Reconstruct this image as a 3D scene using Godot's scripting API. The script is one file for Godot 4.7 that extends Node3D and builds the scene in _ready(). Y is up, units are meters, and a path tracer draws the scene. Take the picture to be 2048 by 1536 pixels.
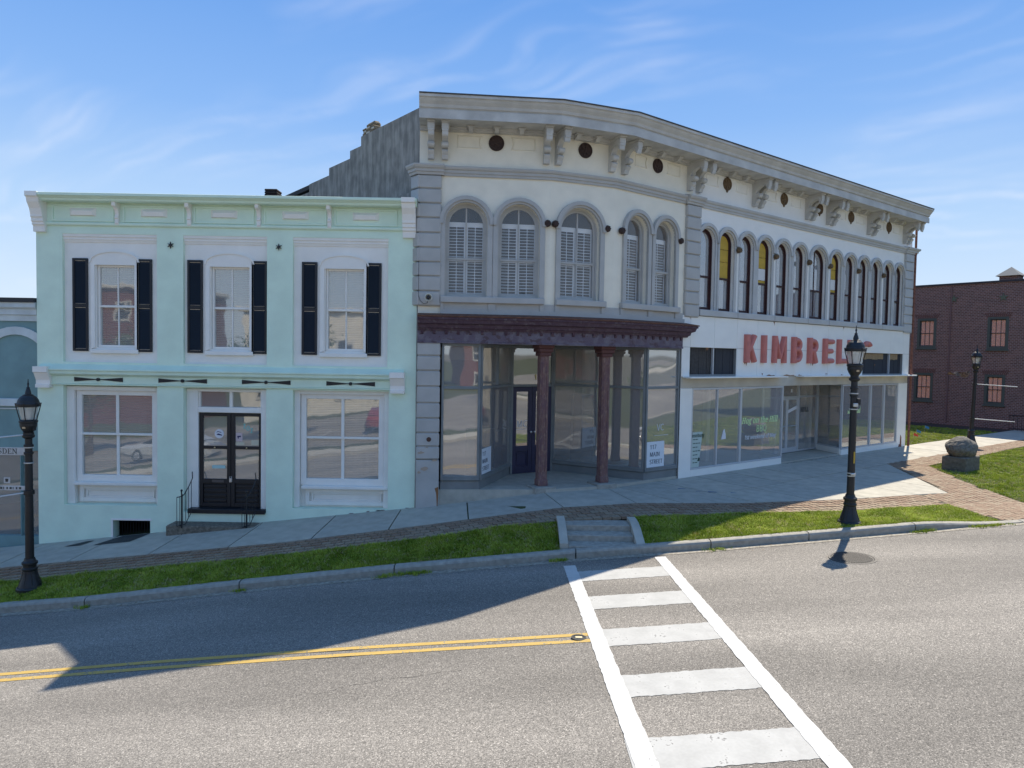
extends Node3D

# ---------------------------------------------------------------- helpers
var mats := {}
var texs := {}
var used := {}
var rng := RandomNumberGenerator.new()
const UPV := Vector3.UP

func numbered(called: String) -> String:
	var n: int = used.get(called, 0)
	used[called] = n + 1
	return called if n == 0 else "%s_%03d" % [called, n]

func tag(o: Node, label: String, category := "", group := "", kind := "") -> void:
	if label: o.set_meta("label", label)
	if category: o.set_meta("category", category)
	if group: o.set_meta("group", group)
	if kind: o.set_meta("kind", kind)

func thing(called: String, label: String, category: String, at := Vector3.ZERO, group := "", kind := "") -> Node3D:
	var o := Node3D.new()
	o.name = numbered(called)
	add_child(o)
	o.position = at
	tag(o, label, category, group, kind)
	return o

func begin() -> SurfaceTool:
	var st := SurfaceTool.new()
	st.begin(Mesh.PRIMITIVE_TRIANGLES)
	return st

func part(called: String, geo, m: Material, par: Node3D, xf := Transform3D.IDENTITY) -> MeshInstance3D:
	var o := MeshInstance3D.new()
	o.mesh = geo.commit() if geo is SurfaceTool else geo
	o.material_override = m
	o.name = called
	par.add_child(o, true)
	o.transform = xf
	return o

# a part given in world coordinates under a thing that stands at par.position
func wpart(called: String, geo, m: Material, par: Node3D, xf := Transform3D.IDENTITY) -> MeshInstance3D:
	return part(called, geo, m, par, Transform3D(xf.basis, xf.origin - par.position))

func uvof(p: Vector3, n: Vector3) -> Vector2:
	if absf(n.y) > 0.7: return Vector2(p.x, p.z)
	var t := UPV.cross(n).normalized()
	return Vector2(p.dot(t), -p.y)

func tri(st: SurfaceTool, a: Vector3, b: Vector3, c: Vector3) -> void:
	var n := (b - a).cross(c - a)
	if n.length_squared() < 1e-14: return
	n = n.normalized()
	for p in [a, c, b]:
		st.set_normal(n); st.set_uv(uvof(p, n)); st.add_vertex(p)

func quad(st: SurfaceTool, a: Vector3, b: Vector3, c: Vector3, d: Vector3) -> void:
	tri(st, a, b, c); tri(st, a, c, d)

func stri(st: SurfaceTool, p: Array, n: Array) -> void:
	for k in [0, 2, 1]:
		var nn: Vector3 = n[k]
		st.set_normal(nn); st.set_uv(uvof(p[k], nn)); st.add_vertex(p[k])

func box(st: SurfaceTool, a: Vector3, b: Vector3, t := Transform3D.IDENTITY) -> void:
	var v := []
	for i in 8:
		v.append(t * Vector3(b.x if i & 1 else a.x, b.y if i & 2 else a.y, b.z if i & 4 else a.z))
	for f in [[4, 5, 7, 6], [1, 0, 2, 3], [5, 1, 3, 7], [0, 4, 6, 2], [6, 7, 3, 2], [0, 1, 5, 4]]:
		quad(st, v[f[0]], v[f[1]], v[f[2]], v[f[3]])

# box with chamfered edges
func cbox(st: SurfaceTool, a: Vector3, b: Vector3, c := 0.012, t := Transform3D.IDENTITY) -> void:
	var cc := (a + b) * 0.5
	var h := (b - a) * 0.5
	var faces := []
	for ax in 3:
		for s in [-1.0, 1.0]:
			var u := (ax + 1) % 3
			var w := (ax + 2) % 3
			var f := []
			for k in [[-1, -1], [1, -1], [1, 1], [-1, 1]]:
				var p := Vector3.ZERO
				p[ax] = s * h[ax]; p[u] = k[0] * (h[u] - c); p[w] = k[1] * (h[w] - c)
				f.append(t * (cc + p))
			if s > 0: quad(st, f[0], f[1], f[2], f[3])
			else: quad(st, f[3], f[2], f[1], f[0])
	for ax in 3:
		var u := (ax + 1) % 3
		var w := (ax + 2) % 3
		for su in [-1.0, 1.0]:
			for sw in [-1.0, 1.0]:
				var q := []
				for e in [[-1.0, 0], [1.0, 0], [1.0, 1], [-1.0, 1]]:
					var p := Vector3.ZERO
					p[ax] = e[0] * (h[ax] - c)
					p[u] = su * (h[u] - (0.0 if e[1] == 0 else c)); p[w] = sw * (h[w] - (c if e[1] == 0 else 0.0))
					q.append(t * (cc + p))
				if su * sw > 0: quad(st, q[3], q[2], q[1], q[0])
				else: quad(st, q[0], q[1], q[2], q[3])
	for i in 8:
		var s := Vector3(1 if i & 1 else -1, 1 if i & 2 else -1, 1 if i & 4 else -1)
		var q := []
		for ax in 3:
			var p := Vector3(s.x * (h.x - c), s.y * (h.y - c), s.z * (h.z - c))
			p[ax] = s[ax] * h[ax]
			q.append(t * (cc + p))
		if s.x * s.y * s.z > 0: tri(st, q[0], q[1], q[2])
		else: tri(st, q[2], q[1], q[0])

func sarea(p: PackedVector2Array) -> float:
	var s := 0.0
	for i in p.size():
		s += p[i].cross(p[(i + 1) % p.size()])
	return s * 0.5

func ccw(p: PackedVector2Array) -> PackedVector2Array:
	var q := p.duplicate()
	if sarea(q) < 0: q.reverse()
	return q

func flat(st: SurfaceTool, poly: PackedVector2Array, z: float, up: bool, t := Transform3D.IDENTITY) -> void:
	var ix := Geometry2D.triangulate_polygon(poly)
	for k in range(0, ix.size(), 3):
		var a := poly[ix[k]]; var b := poly[ix[k + 1]]; var c := poly[ix[k + 2]]
		if ((b - a).cross(c - a) < 0) == up:
			var s := b; b = c; c = s
		tri(st, t * Vector3(a.x, a.y, z), t * Vector3(b.x, b.y, z), t * Vector3(c.x, c.y, z))

func prism(st: SurfaceTool, poly_in: PackedVector2Array, z0: float, z1: float, t := Transform3D.IDENTITY, back := true) -> void:
	var poly := ccw(poly_in)
	flat(st, poly, z1, true, t)
	if back: flat(st, poly, z0, false, t)
	for i in poly.size():
		var a := poly[i]; var b := poly[(i + 1) % poly.size()]
		quad(st, t * Vector3(a.x, a.y, z0), t * Vector3(b.x, b.y, z0), t * Vector3(b.x, b.y, z1), t * Vector3(a.x, a.y, z1))

func pv(a: Array) -> PackedVector2Array:
	var r := PackedVector2Array()
	for k in range(0, a.size(), 2): r.append(Vector2(a[k], a[k + 1]))
	return r

func lathe(st: SurfaceTool, prof_in: PackedVector2Array, segs := 16, t := Transform3D.IDENTITY) -> void:
	var prof := prof_in.duplicate()
	if prof[0].y > prof[-1].y: prof.reverse()
	for j in prof.size() - 1:
		var p := prof[j]; var q := prof[j + 1]
		var e := q - p
		if e.length() < 1e-5: continue
		var nr := Vector2(e.y, -e.x).normalized()
		for i in segs:
			var a := TAU * i / segs; var b := TAU * (i + 1) / segs
			var ca := Vector3(cos(a), 0, -sin(a)); var cb := Vector3(cos(b), 0, -sin(b))
			var v := [t * (ca * p.x + UPV * p.y), t * (cb * p.x + UPV * p.y), t * (cb * q.x + UPV * q.y), t * (ca * q.x + UPV * q.y)]
			var na: Vector3 = (t.basis * (ca * nr.x + UPV * nr.y)).normalized(); var nb: Vector3 = (t.basis * (cb * nr.x + UPV * nr.y)).normalized()
			if p.x > 1e-5: stri(st, [v[0], v[1], v[2]], [na, nb, nb])
			if q.x > 1e-5: stri(st, [v[0], v[2], v[3]], [na, nb, na])

func tube(st: SurfaceTool, pts: Array, r0: float, r1 := -1.0, segs := 8) -> void:
	if r1 < 0: r1 = r0
	var n := pts.size()
	var ring := []
	var side := Vector3.ZERO
	for i in n:
		var d: Vector3 = (pts[mini(i + 1, n - 1)] - pts[maxi(i - 1, 0)]).normalized()
		if side == Vector3.ZERO: side = d.cross(Vector3(0.3, 0.2, 0.93) if absf(d.z) < 0.9 else Vector3.UP).normalized()
		side = (side - d * side.dot(d)).normalized()
		var up := d.cross(side)
		var r := lerpf(r0, r1, float(i) / maxf(n - 1, 1))
		var c := []
		for k in segs:
			var a := TAU * k / segs
			c.append(side * cos(a) * r + up * sin(a) * r)
		ring.append(c)
	for i in n - 1:
		for k in segs:
			var k2 := (k + 1) % segs
			var a: Vector3 = ring[i][k]; var b: Vector3 = ring[i][k2]; var c: Vector3 = ring[i + 1][k2]; var d: Vector3 = ring[i + 1][k]
			stri(st, [pts[i] + a, pts[i] + b, pts[i + 1] + c], [a.normalized(), b.normalized(), c.normalized()])
			stri(st, [pts[i] + a, pts[i + 1] + c, pts[i + 1] + d], [a.normalized(), c.normalized(), d.normalized()])
	for e in [0, n - 1]:
		for k in segs:
			var a: Vector3 = pts[e] + ring[e][k]; var b: Vector3 = pts[e] + ring[e][(k + 1) % segs]
			if e == 0: tri(st, pts[e], b, a)
			else: tri(st, pts[e], a, b)

# a moulding: profile (outward, y) swept along a plan path (x, z) with mitred corners; the path runs left to right seen from outside
func mold(st: SurfaceTool, prof: PackedVector2Array, path: Array, caps := true) -> void:
	var off := []
	var n := path.size()
	for i in n:
		var n1 := Vector2.ZERO; var n2 := Vector2.ZERO
		if i > 0:
			var d: Vector2 = (path[i] - path[i - 1]).normalized(); n1 = Vector2(-d.y, d.x)
		if i < n - 1:
			var d: Vector2 = (path[i + 1] - path[i]).normalized(); n2 = Vector2(-d.y, d.x)
		if i == 0: off.append(n2)
		elif i == n - 1: off.append(n1)
		else: off.append((n1 + n2) / (1.0 + n1.dot(n2)))
	var P := func(i: int, q: Vector2) -> Vector3:
		var p: Vector2 = path[i] + off[i] * q.x
		return Vector3(p.x, q.y, p.y)
	for i in n - 1:
		for j in prof.size() - 1:
			quad(st, P.call(i, prof[j]), P.call(i + 1, prof[j]), P.call(i + 1, prof[j + 1]), P.call(i, prof[j + 1]))
	if caps:
		var ix := Geometry2D.triangulate_polygon(prof)
		for k in range(0, ix.size(), 3):
			for e in [0, n - 1]:
				var a: Vector3 = P.call(e, prof[ix[k]]); var b: Vector3 = P.call(e, prof[ix[k + 1]]); var c: Vector3 = P.call(e, prof[ix[k + 2]])
				var nn := (b - a).cross(c - a)
				var o: Vector2 = path[0] - path[1] if e == 0 else path[n - 1] - path[n - 2]
				if nn.x * o.x + nn.z * o.y < 0: tri(st, a, c, b)
				else: tri(st, a, b, c)

# outline of an opening, left foot - arch - right foot
func outl(hw: float, yb: float, ys: float, rise: float, n := 16) -> PackedVector2Array:
	var r := PackedVector2Array([Vector2(-hw, yb)])
	for i in n + 1:
		var a := PI * i / n
		r.append(Vector2(-hw * cos(a), ys + rise * sin(a)))
	r.append(Vector2(hw, yb))
	return r

# a frame between two outlines of equal count: front at z1, outer side back to zo, inner side back to zi
func ring(st: SurfaceTool, o: PackedVector2Array, i: PackedVector2Array, z1: float, zo: float, zi: float, cx := 0.0, foot := true) -> void:
	for k in o.size() - 1:
		var a := Vector3(o[k].x + cx, o[k].y, 0); var b := Vector3(o[k + 1].x + cx, o[k + 1].y, 0)
		var c := Vector3(i[k + 1].x + cx, i[k + 1].y, 0); var d := Vector3(i[k].x + cx, i[k].y, 0)
		var f := Vector3(0, 0, z1)
		quad(st, a + f, d + f, c + f, b + f)
		if zo < z1: quad(st, a + Vector3(0, 0, zo), a + f, b + f, b + Vector3(0, 0, zo))
		if zi < z1: quad(st, d + f, d + Vector3(0, 0, zi), c + Vector3(0, 0, zi), c + f)
	if foot:
		for k in [0, o.size() - 1]:
			var a := Vector3(o[k].x + cx, o[k].y, 0); var d := Vector3(i[k].x + cx, i[k].y, 0)
			var zb := minf(zo, zi)
			if k == 0: quad(st, a + Vector3(0, 0, zb), d + Vector3(0, 0, zb), d + Vector3(0, 0, z1), a + Vector3(0, 0, z1))
			else: quad(st, d + Vector3(0, 0, zb), a + Vector3(0, 0, zb), a + Vector3(0, 0, z1), d + Vector3(0, 0, z1))

# a closed rectangular frame
func rframe(st: SurfaceTool, x0: float, y0: float, x1: float, y1: float, w: float, z0: float, z1: float, wb := -1.0) -> void:
	if wb < 0: wb = w
	cbox(st, Vector3(x0, y0, z0), Vector3(x0 + w, y1, z1), 0.006)
	cbox(st, Vector3(x1 - w, y0, z0), Vector3(x1, y1, z1), 0.006)
	cbox(st, Vector3(x0 + w, y1 - w, z0), Vector3(x1 - w, y1, z1 - 0.002), 0.006)
	cbox(st, Vector3(x0 + w, y0, z0), Vector3(x1 - w, y0 + wb, z1 - 0.002), 0.006)

# wall sheet at z with openings [s, hw, yb, ys, rise] and reveals to depth
func wall(st: SurfaceTool, s0: float, s1: float, y0: float, y1: float, ops: Array, z := 0.0, depth := 0.2) -> void:
	var cur := s0
	for o in ops:
		var c: float = o[0]; var hw: float = o[1]; var yb: float = o[2]; var ys: float = o[3]; var rise: float = o[4]
		quad(st, Vector3(cur, y0, z), Vector3(c - hw, y0, z), Vector3(c - hw, y1, z), Vector3(cur, y1, z))
		cur = c + hw
		if yb > y0: quad(st, Vector3(c - hw, y0, z), Vector3(c + hw, y0, z), Vector3(c + hw, yb, z), Vector3(c - hw, yb, z))
		var p := outl(hw, yb, ys, rise, 1 if rise <= 0 else 18)
		for k in p.size() - 1:
			var a := p[k] + Vector2(c, 0); var b := p[k + 1] + Vector2(c, 0)
			if k > 0 and k < p.size() - 2:
				quad(st, Vector3(a.x, a.y, z), Vector3(b.x, b.y, z), Vector3(b.x, y1, z), Vector3(a.x, y1, z))
			quad(st, Vector3(a.x, a.y, z), Vector3(a.x, a.y, z - depth), Vector3(b.x, b.y, z - depth), Vector3(b.x, b.y, z))
		quad(st, Vector3(c - hw, yb, z), Vector3(c + hw, yb, z), Vector3(c + hw, yb, z - depth), Vector3(c - hw, yb, z - depth))
	quad(st, Vector3(cur, y0, z), Vector3(s1, y0, z), Vector3(s1, y1, z), Vector3(cur, y1, z))

func pane_shape(poly: PackedVector2Array, z: float) -> SurfaceTool:
	var st := begin()
	flat(st, ccw(poly), z, true)
	return st

func rect(x0: float, y0: float, x1: float, y1: float) -> PackedVector2Array:
	return PackedVector2Array([Vector2(x0, y0), Vector2(x1, y0), Vector2(x1, y1), Vector2(x0, y1)])

func words(txt: String, size: float, depth := 0.004, bold := false, serif := false, italic := false) -> TextMesh:
	var f := SystemFont.new()
	f.font_names = PackedStringArray(["Droid Serif" if serif else "Droid Sans"])
	if bold: f.font_weight = 700
	f.font_italic = italic
	var t := TextMesh.new()
	t.text = txt; t.font = f; t.font_size = 64; t.pixel_size = size / 64.0; t.depth = depth
	t.curve_step = 1.0
	return t

# ---------------------------------------------------------------- materials
func noise_tex(key: String, freq: float, lo: float, hi := 1.0, oct := 4, kind := FastNoiseLite.TYPE_SIMPLEX_SMOOTH, size := 512, normal := false, bump := 2.0) -> NoiseTexture2D:
	if texs.has(key): return texs[key]
	var n := FastNoiseLite.new()
	n.noise_type = kind; n.frequency = freq; n.fractal_octaves = oct; n.seed = hash(key) % 1000
	var t := NoiseTexture2D.new()
	t.width = size; t.height = size; t.seamless = true; t.noise = n
	if normal:
		t.as_normal_map = true; t.bump_strength = bump
	else:
		var g := Gradient.new()
		g.set_color(0, Color(lo, lo, lo)); g.set_color(1, Color(hi, hi, hi))
		t.color_ramp = g
	texs[key] = t
	return t

func img_tex(key: String, w: int, h: int, fn: Callable) -> ImageTexture:
	if texs.has(key): return texs[key]
	var im := Image.create(w, h, false, Image.FORMAT_RGB8)
	for y in h:
		for x in w:
			im.set_pixel(x, y, fn.call(x, y))
	var t := ImageTexture.create_from_image(im)
	texs[key] = t
	return t

# opts: tex, scale (tiles per metre), fine, fscale, bump, bscale, bdepth, metal, spec, local
func mat(key: String, lin: Color, rough := 0.8, o := {}) -> StandardMaterial3D:
	if mats.has(key): return mats[key]
	var m := StandardMaterial3D.new()
	m.resource_name = key
	m.albedo_color = lin.linear_to_srgb()
	m.roughness = rough
	m.metallic = o.get("metal", 0.0)
	m.metallic_specular = o.get("spec", 0.5)
	if o.has("tex"):
		m.albedo_texture = o.tex
		if not o.get("uv", false):
			m.uv1_triplanar = true; m.uv1_world_triplanar = true
		var s: float = o.get("scale", 0.5)
		m.uv1_scale = o.get("scale3", Vector3(s, s, s))
	if o.has("fine"):
		m.detail_enabled = true; m.detail_albedo = o.fine; m.detail_blend_mode = BaseMaterial3D.BLEND_MODE_MUL
		m.detail_uv_layer = BaseMaterial3D.DETAIL_UV_2
		m.uv2_triplanar = true; m.uv2_world_triplanar = true
		var f: float = o.get("fscale", 3.0)
		m.uv2_scale = Vector3(f, f, f)
	if o.has("bump"):
		m.heightmap_enabled = true; m.heightmap_texture = o.bump; m.heightmap_scale = o.get("bdepth", 0.3)
	if o.has("normal"):
		m.normal_enabled = true; m.normal_texture = o.normal; m.normal_scale = o.get("nscale", 0.5)
		if not o.has("tex"):
			m.uv1_triplanar = true; m.uv1_world_triplanar = true
			var s: float = o.get("scale", 0.5)
			m.uv1_scale = Vector3(s, s, s)
	mats[key] = m
	return m

func glass(key: String, tint: Color, alpha: float, metal: float, wave := 0.0, wscale := 0.6) -> StandardMaterial3D:
	if mats.has(key): return mats[key]
	var m := mat(key, tint, 0.02, {"metal": metal} if wave <= 0 else {"metal": metal, "normal": noise_tex("glass_wave", 0.006, 0, 1, 2, FastNoiseLite.TYPE_SIMPLEX_SMOOTH, 512, true, 6.0), "nscale": wave, "scale": wscale})
	m.albedo_color.a = alpha
	m.transparency = BaseMaterial3D.TRANSPARENCY_ALPHA
	return m

func painted(key: String, lin: Color, rough := 0.6, dirt := 0.86) -> StandardMaterial3D:
	if mats.has(key): return mats[key]
	return mat(key, lin, rough, {"tex": noise_tex("blotch_%d" % int(dirt * 100), 0.008, dirt, 1.0, 5), "scale": 0.37, "fine": noise_tex("grain", 0.05, 0.95, 1.0, 3), "fscale": 2.1, "bump": noise_tex("relief", 0.03, 0.0, 1.0, 5), "bdepth": 0.25})

# ---------------------------------------------------------------- ground
# lines along the street: x, z, y
var G := [-60, -20, -4.5, -30, -16, -2.6, -16, -14.2, -1.0, -10, -13.95, -0.27, -8.3, -13.85, -0.08, -5.3, -13.95, 0.27, -2.3, -14.05, 0.6, 1.27, -14.42, 0.87, 4.06, -14.66, 1.05, 7.08, -15.2, 1.2, 11, -15.9, 1.4, 15, -16.8, 1.5, 30, -20, 1.6, 60, -26, 1.7]
var T := [-60, -21.4, -4.2, -30, -17.2, -2.3, -16, -15.4, -0.75, -10.7, -15.1, 0.0, -4.75, -15.07, 0.7, -1.75, -15.2, 1.07, -0.25, -15.57, 1.24, 0.87, -15.77, 1.32, 2.6, -16.05, 1.4, 5.5, -16.65, 1.4, 8, -17.15, 1.38, 11.2, -18.1, 1.4, 20, -20, 1.45, 30, -22.5, 1.5, 60, -30, 1.6]
var CF := [-60, -22.4, -4.2, -30, -18.1, -2.2, -16, -16.2, -0.7, -11.4, -15.97, 0.03, -5.06, -15.8, 0.75, -1.9, -16.2, 1.1, -0.28, -16.4, 1.3, 1.28, -16.95, 1.4, 3.1, -17.35, 1.45, 5.87, -17.6, 1.45, 8.7, -18.4, 1.42, 12, -19.56, 1.43, 30, -24.5, 1.5, 60, -33, 1.6]
var FL := [-60, -24, -4.1, -30, -20, -2.0, -16, -18, -0.45, -12, -18, 0.005, -2.4, -18, 1.106, 0.9, -18.25, 1.5, 2.6, -18.96, 1.5, 15.8, -29.3, 1.5, 30, -40, 1.5, 60, -64, 1.6]

func at(line: Array, x: float) -> Vector2:      # (z, y)
	var n := line.size() / 3
	if x <= line[0]: return Vector2(line[1], line[2])
	for i in n - 1:
		if x <= line[i * 3 + 3]:
			var t: float = (x - line[i * 3]) / float(line[i * 3 + 3] - line[i * 3])
			return Vector2(lerpf(line[i * 3 + 1], line[i * 3 + 4], t), lerpf(line[i * 3 + 2], line[i * 3 + 5], t))
	return Vector2(line[n * 3 - 2], line[n * 3 - 1])

func kh(x: float) -> float: return 0.17 if x < 9.2 else lerpf(0.17, 0.03, clampf((x - 9.2) / 1.7, 0, 1))

func gy(x: float, z: float) -> float:
	var g := at(G, x)
	if z >= g.x: return g.y + 0.026 * (z - g.x)
	if z > g.x - 0.2: return g.y + kh(x)
	var t := at(T, x)
	if z >= t.x: return lerpf(g.y + kh(x), t.y, (g.x - 0.2 - z) / (g.x - 0.2 - t.x))
	var c := at(CF, x)
	if z >= c.x: return lerpf(t.y, c.y, (t.x - z) / (t.x - c.x))
	var f := at(FL, x)
	if z >= f.x: return lerpf(c.y, f.y, (c.x - z) / (c.x - f.x))
	return f.y

func gp(x: float, z: float, up := 0.0) -> Vector3: return Vector3(x, gy(x, z) + up, z)

# facade facets: origin, direction
var fa: Transform3D
var fb: Transform3D
var fc: Transform3D
var fw: Transform3D
var fm: Transform3D

func facet(o: Vector3, deg: float) -> Transform3D:
	var d := Vector3(cos(deg_to_rad(deg)), 0, -sin(deg_to_rad(deg)))
	return Transform3D(Basis(d, UPV, d.cross(UPV)), o)

func sl(t: Transform3D, s: float, n: float) -> Vector2:
	var p := t * Vector3(s, 0, n)
	return Vector2(p.x, p.z)

# ---------------------------------------------------------------- sky and light
const EXPOSURE := 1.9

func make_sky() -> Sky:
	var w := 2048; var h := 1024
	var im := Image.create(w, h, false, Image.FORMAT_RGBF)
	var n1 := FastNoiseLite.new(); n1.seed = 11; n1.frequency = 1.0; n1.fractal_octaves = 5; n1.noise_type = FastNoiseLite.TYPE_SIMPLEX_SMOOTH
	var n2 := FastNoiseLite.new(); n2.seed = 5; n2.frequency = 1.0; n2.fractal_octaves = 3; n2.noise_type = FastNoiseLite.TYPE_SIMPLEX_SMOOTH
	var stops := [[0.0, Color(0.79, 0.90, 1.01)], [0.06, Color(0.69, 0.84, 1.01)], [0.17, Color(0.49, 0.70, 0.99)], [0.30, Color(0.27, 0.50, 0.93)], [0.45, Color(0.155, 0.37, 0.84)], [1.0, Color(0.15, 0.36, 0.81)]]
	var k := 1.0 / EXPOSURE
	for y in h:
		var el := (0.5 - (y + 0.5) / h) * PI
		var sy := sin(el)
		if sy < 0:
			im.fill_rect(Rect2i(0, y, w, 1), Color(0.30 * k, 0.31 * k, 0.30 * k))
			continue
		var base := Color()
		for i in stops.size() - 1:
			if sy >= stops[i][0]:
				var t: float = clampf((sy - stops[i][0]) / (stops[i + 1][0] - stops[i][0]), 0, 1)
				base = stops[i][1].lerp(stops[i + 1][1], t)
		for x in w:
			var az := ((x + 0.5) / w - 0.5) * TAU
			var d := Vector3(sin(az) * cos(el), sy, -cos(az) * cos(el))
			# high thin cloud on a flat layer: position on the layer
			var q := Vector2(d.x, d.z) / (sy + 0.12)
			var u := q.x * 0.86 + q.y * 0.5; var v := -q.x * 0.5 + q.y * 0.86
			var wx := n2.get_noise_2d(u * 0.7, v * 0.7)
			var streak := n1.get_noise_2d(u * 0.8 + wx * 0.6, v * 5.2 + wx * 1.4)
			var fine := n1.get_noise_2d(u * 3.1 + 40.0 + wx, v * 15.0 + wx * 3.0)
			var big := n2.get_noise_2d(u * 0.55 + 3.9, v * 0.9 - 4.4)
			var c := clampf(streak * 1.2 + 0.22, 0, 1) * clampf(big * 1.8 + 0.35, 0, 1) * clampf(0.75 + fine * 0.9, 0, 1)
			c = clampf(c, 0, 1) * smoothstep(0.0, 0.12, sy) * 0.27
			var col := base.lerp(Color(1.02, 1.03, 1.1), c)
			im.set_pixel(x, y, Color(col.r * k, col.g * k, col.b * k))
	var m := PanoramaSkyMaterial.new()
	m.panorama = ImageTexture.create_from_image(im)
	var s := Sky.new(); s.sky_material = m
	return s

func _ready() -> void:
	rng.seed = 7
	var cam := Camera3D.new()
	cam.name = "camera"
	add_child(cam)
	cam.position = Vector3(0, 5.0, 0)
	cam.rotation = Vector3(-atan(57.0 / 1430.0), 0, 0.017)
	cam.fov = rad_to_deg(2.0 * atan(768.0 / 1430.0))
	cam.near = 0.1; cam.far = 3000.0
	cam.current = true
	var we := WorldEnvironment.new()
	we.name = "world_environment"
	var env := Environment.new()
	env.background_mode = Environment.BG_SKY
	env.sky = make_sky()
	env.tonemap_mode = Environment.TONE_MAPPER_LINEAR
	env.tonemap_exposure = EXPOSURE
	env.sdfgi_enabled = true; env.ssao_enabled = true; env.ssil_enabled = true
	we.environment = env
	add_child(we)
	var sun := DirectionalLight3D.new()
	sun.name = "sun"
	add_child(sun)
	sun.look_at_from_position(Vector3.ZERO, Vector3(-3.66, -9.59, 6.42), UPV)
	sun.light_energy = 1.22
	sun.light_color = Color(1.0, 0.955, 0.88)
	sun.light_angular_distance = 0.5
	sun.shadow_enabled = true

	fa = facet(Vector3(0.911, 0, -18.271), 5.625)
	fb = facet(Vector3(0.911, 0, -18.271), 22.23)
	fc = facet(Vector3(2.603, 0, -18.963), 38.067)
	fw = facet(Vector3(-2.383, 0, -17.947), -51.933)
	fm = Transform3D(Basis.IDENTITY, Vector3(0, 0, -18))

	build_ground()
	build_mint()
	build_teal()
	build_grey()
	build_white()
	build_brick()
	build_opposite()
	build_street_things()
	build_grass()

# ---------------------------------------------------------------- ground
func asphalt() -> Material:
	var r := RandomNumberGenerator.new(); r.seed = 3
	var n := FastNoiseLite.new(); n.frequency = 0.02; n.seed = 4; n.fractal_octaves = 4
	var hs := PackedFloat32Array()
	hs.resize(1024 * 1024)
	for i in hs.size(): hs[i] = r.randf()
	var f := func(x: int, y: int) -> Color:
		var v := (hs[y * 1024 + x] + hs[y * 1024 + (x + 1) % 1024] + hs[((y + 1) % 1024) * 1024 + x]) / 3.0
		var s := 0.42 + 0.32 * v
		if v > 0.74: s += 0.2
		elif v < 0.26: s -= 0.16
		var w := hs[(y / 3) * 1024 + x / 3]
		s *= 0.9 + 0.2 * w
		return Color(s * 1.03, s, s * 0.955)
	var t := img_tex("asphalt", 1024, 1024, f)
	var am := mat("asphalt", Color(0.86, 0.845, 0.81), 0.9, {"tex": t, "scale": 0.18, "fine": noise_tex("asphalt_wear", 0.006, 0.74, 1.0, 6), "fscale": 0.083, "bump": t, "bdepth": 0.5})
	am.uv2_scale = Vector3(0.03, 0.083, 0.13)
	return am

# road paint with chips where the asphalt shows
func chips(key: String, col: Color, sd: int, cover: float) -> ImageTexture:
	var n := FastNoiseLite.new(); n.seed = sd; n.frequency = 0.09; n.fractal_octaves = 3
	var n2 := FastNoiseLite.new(); n2.seed = sd + 4; n2.frequency = 0.012; n2.fractal_octaves = 4
	var f := func(x: int, y: int) -> Color:
		var v := n.get_noise_2d(x, y); var w := n2.get_noise_2d(x, y)
		var c := (col * (0.90 + 0.14 * w + 0.06 * v)).clamp()
		if v + w * 0.8 > 0.62 - cover * 3.0: c = Color(0.19, 0.185, 0.175)
		return c.linear_to_srgb()
	return img_tex(key, 512, 512, f)

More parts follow.
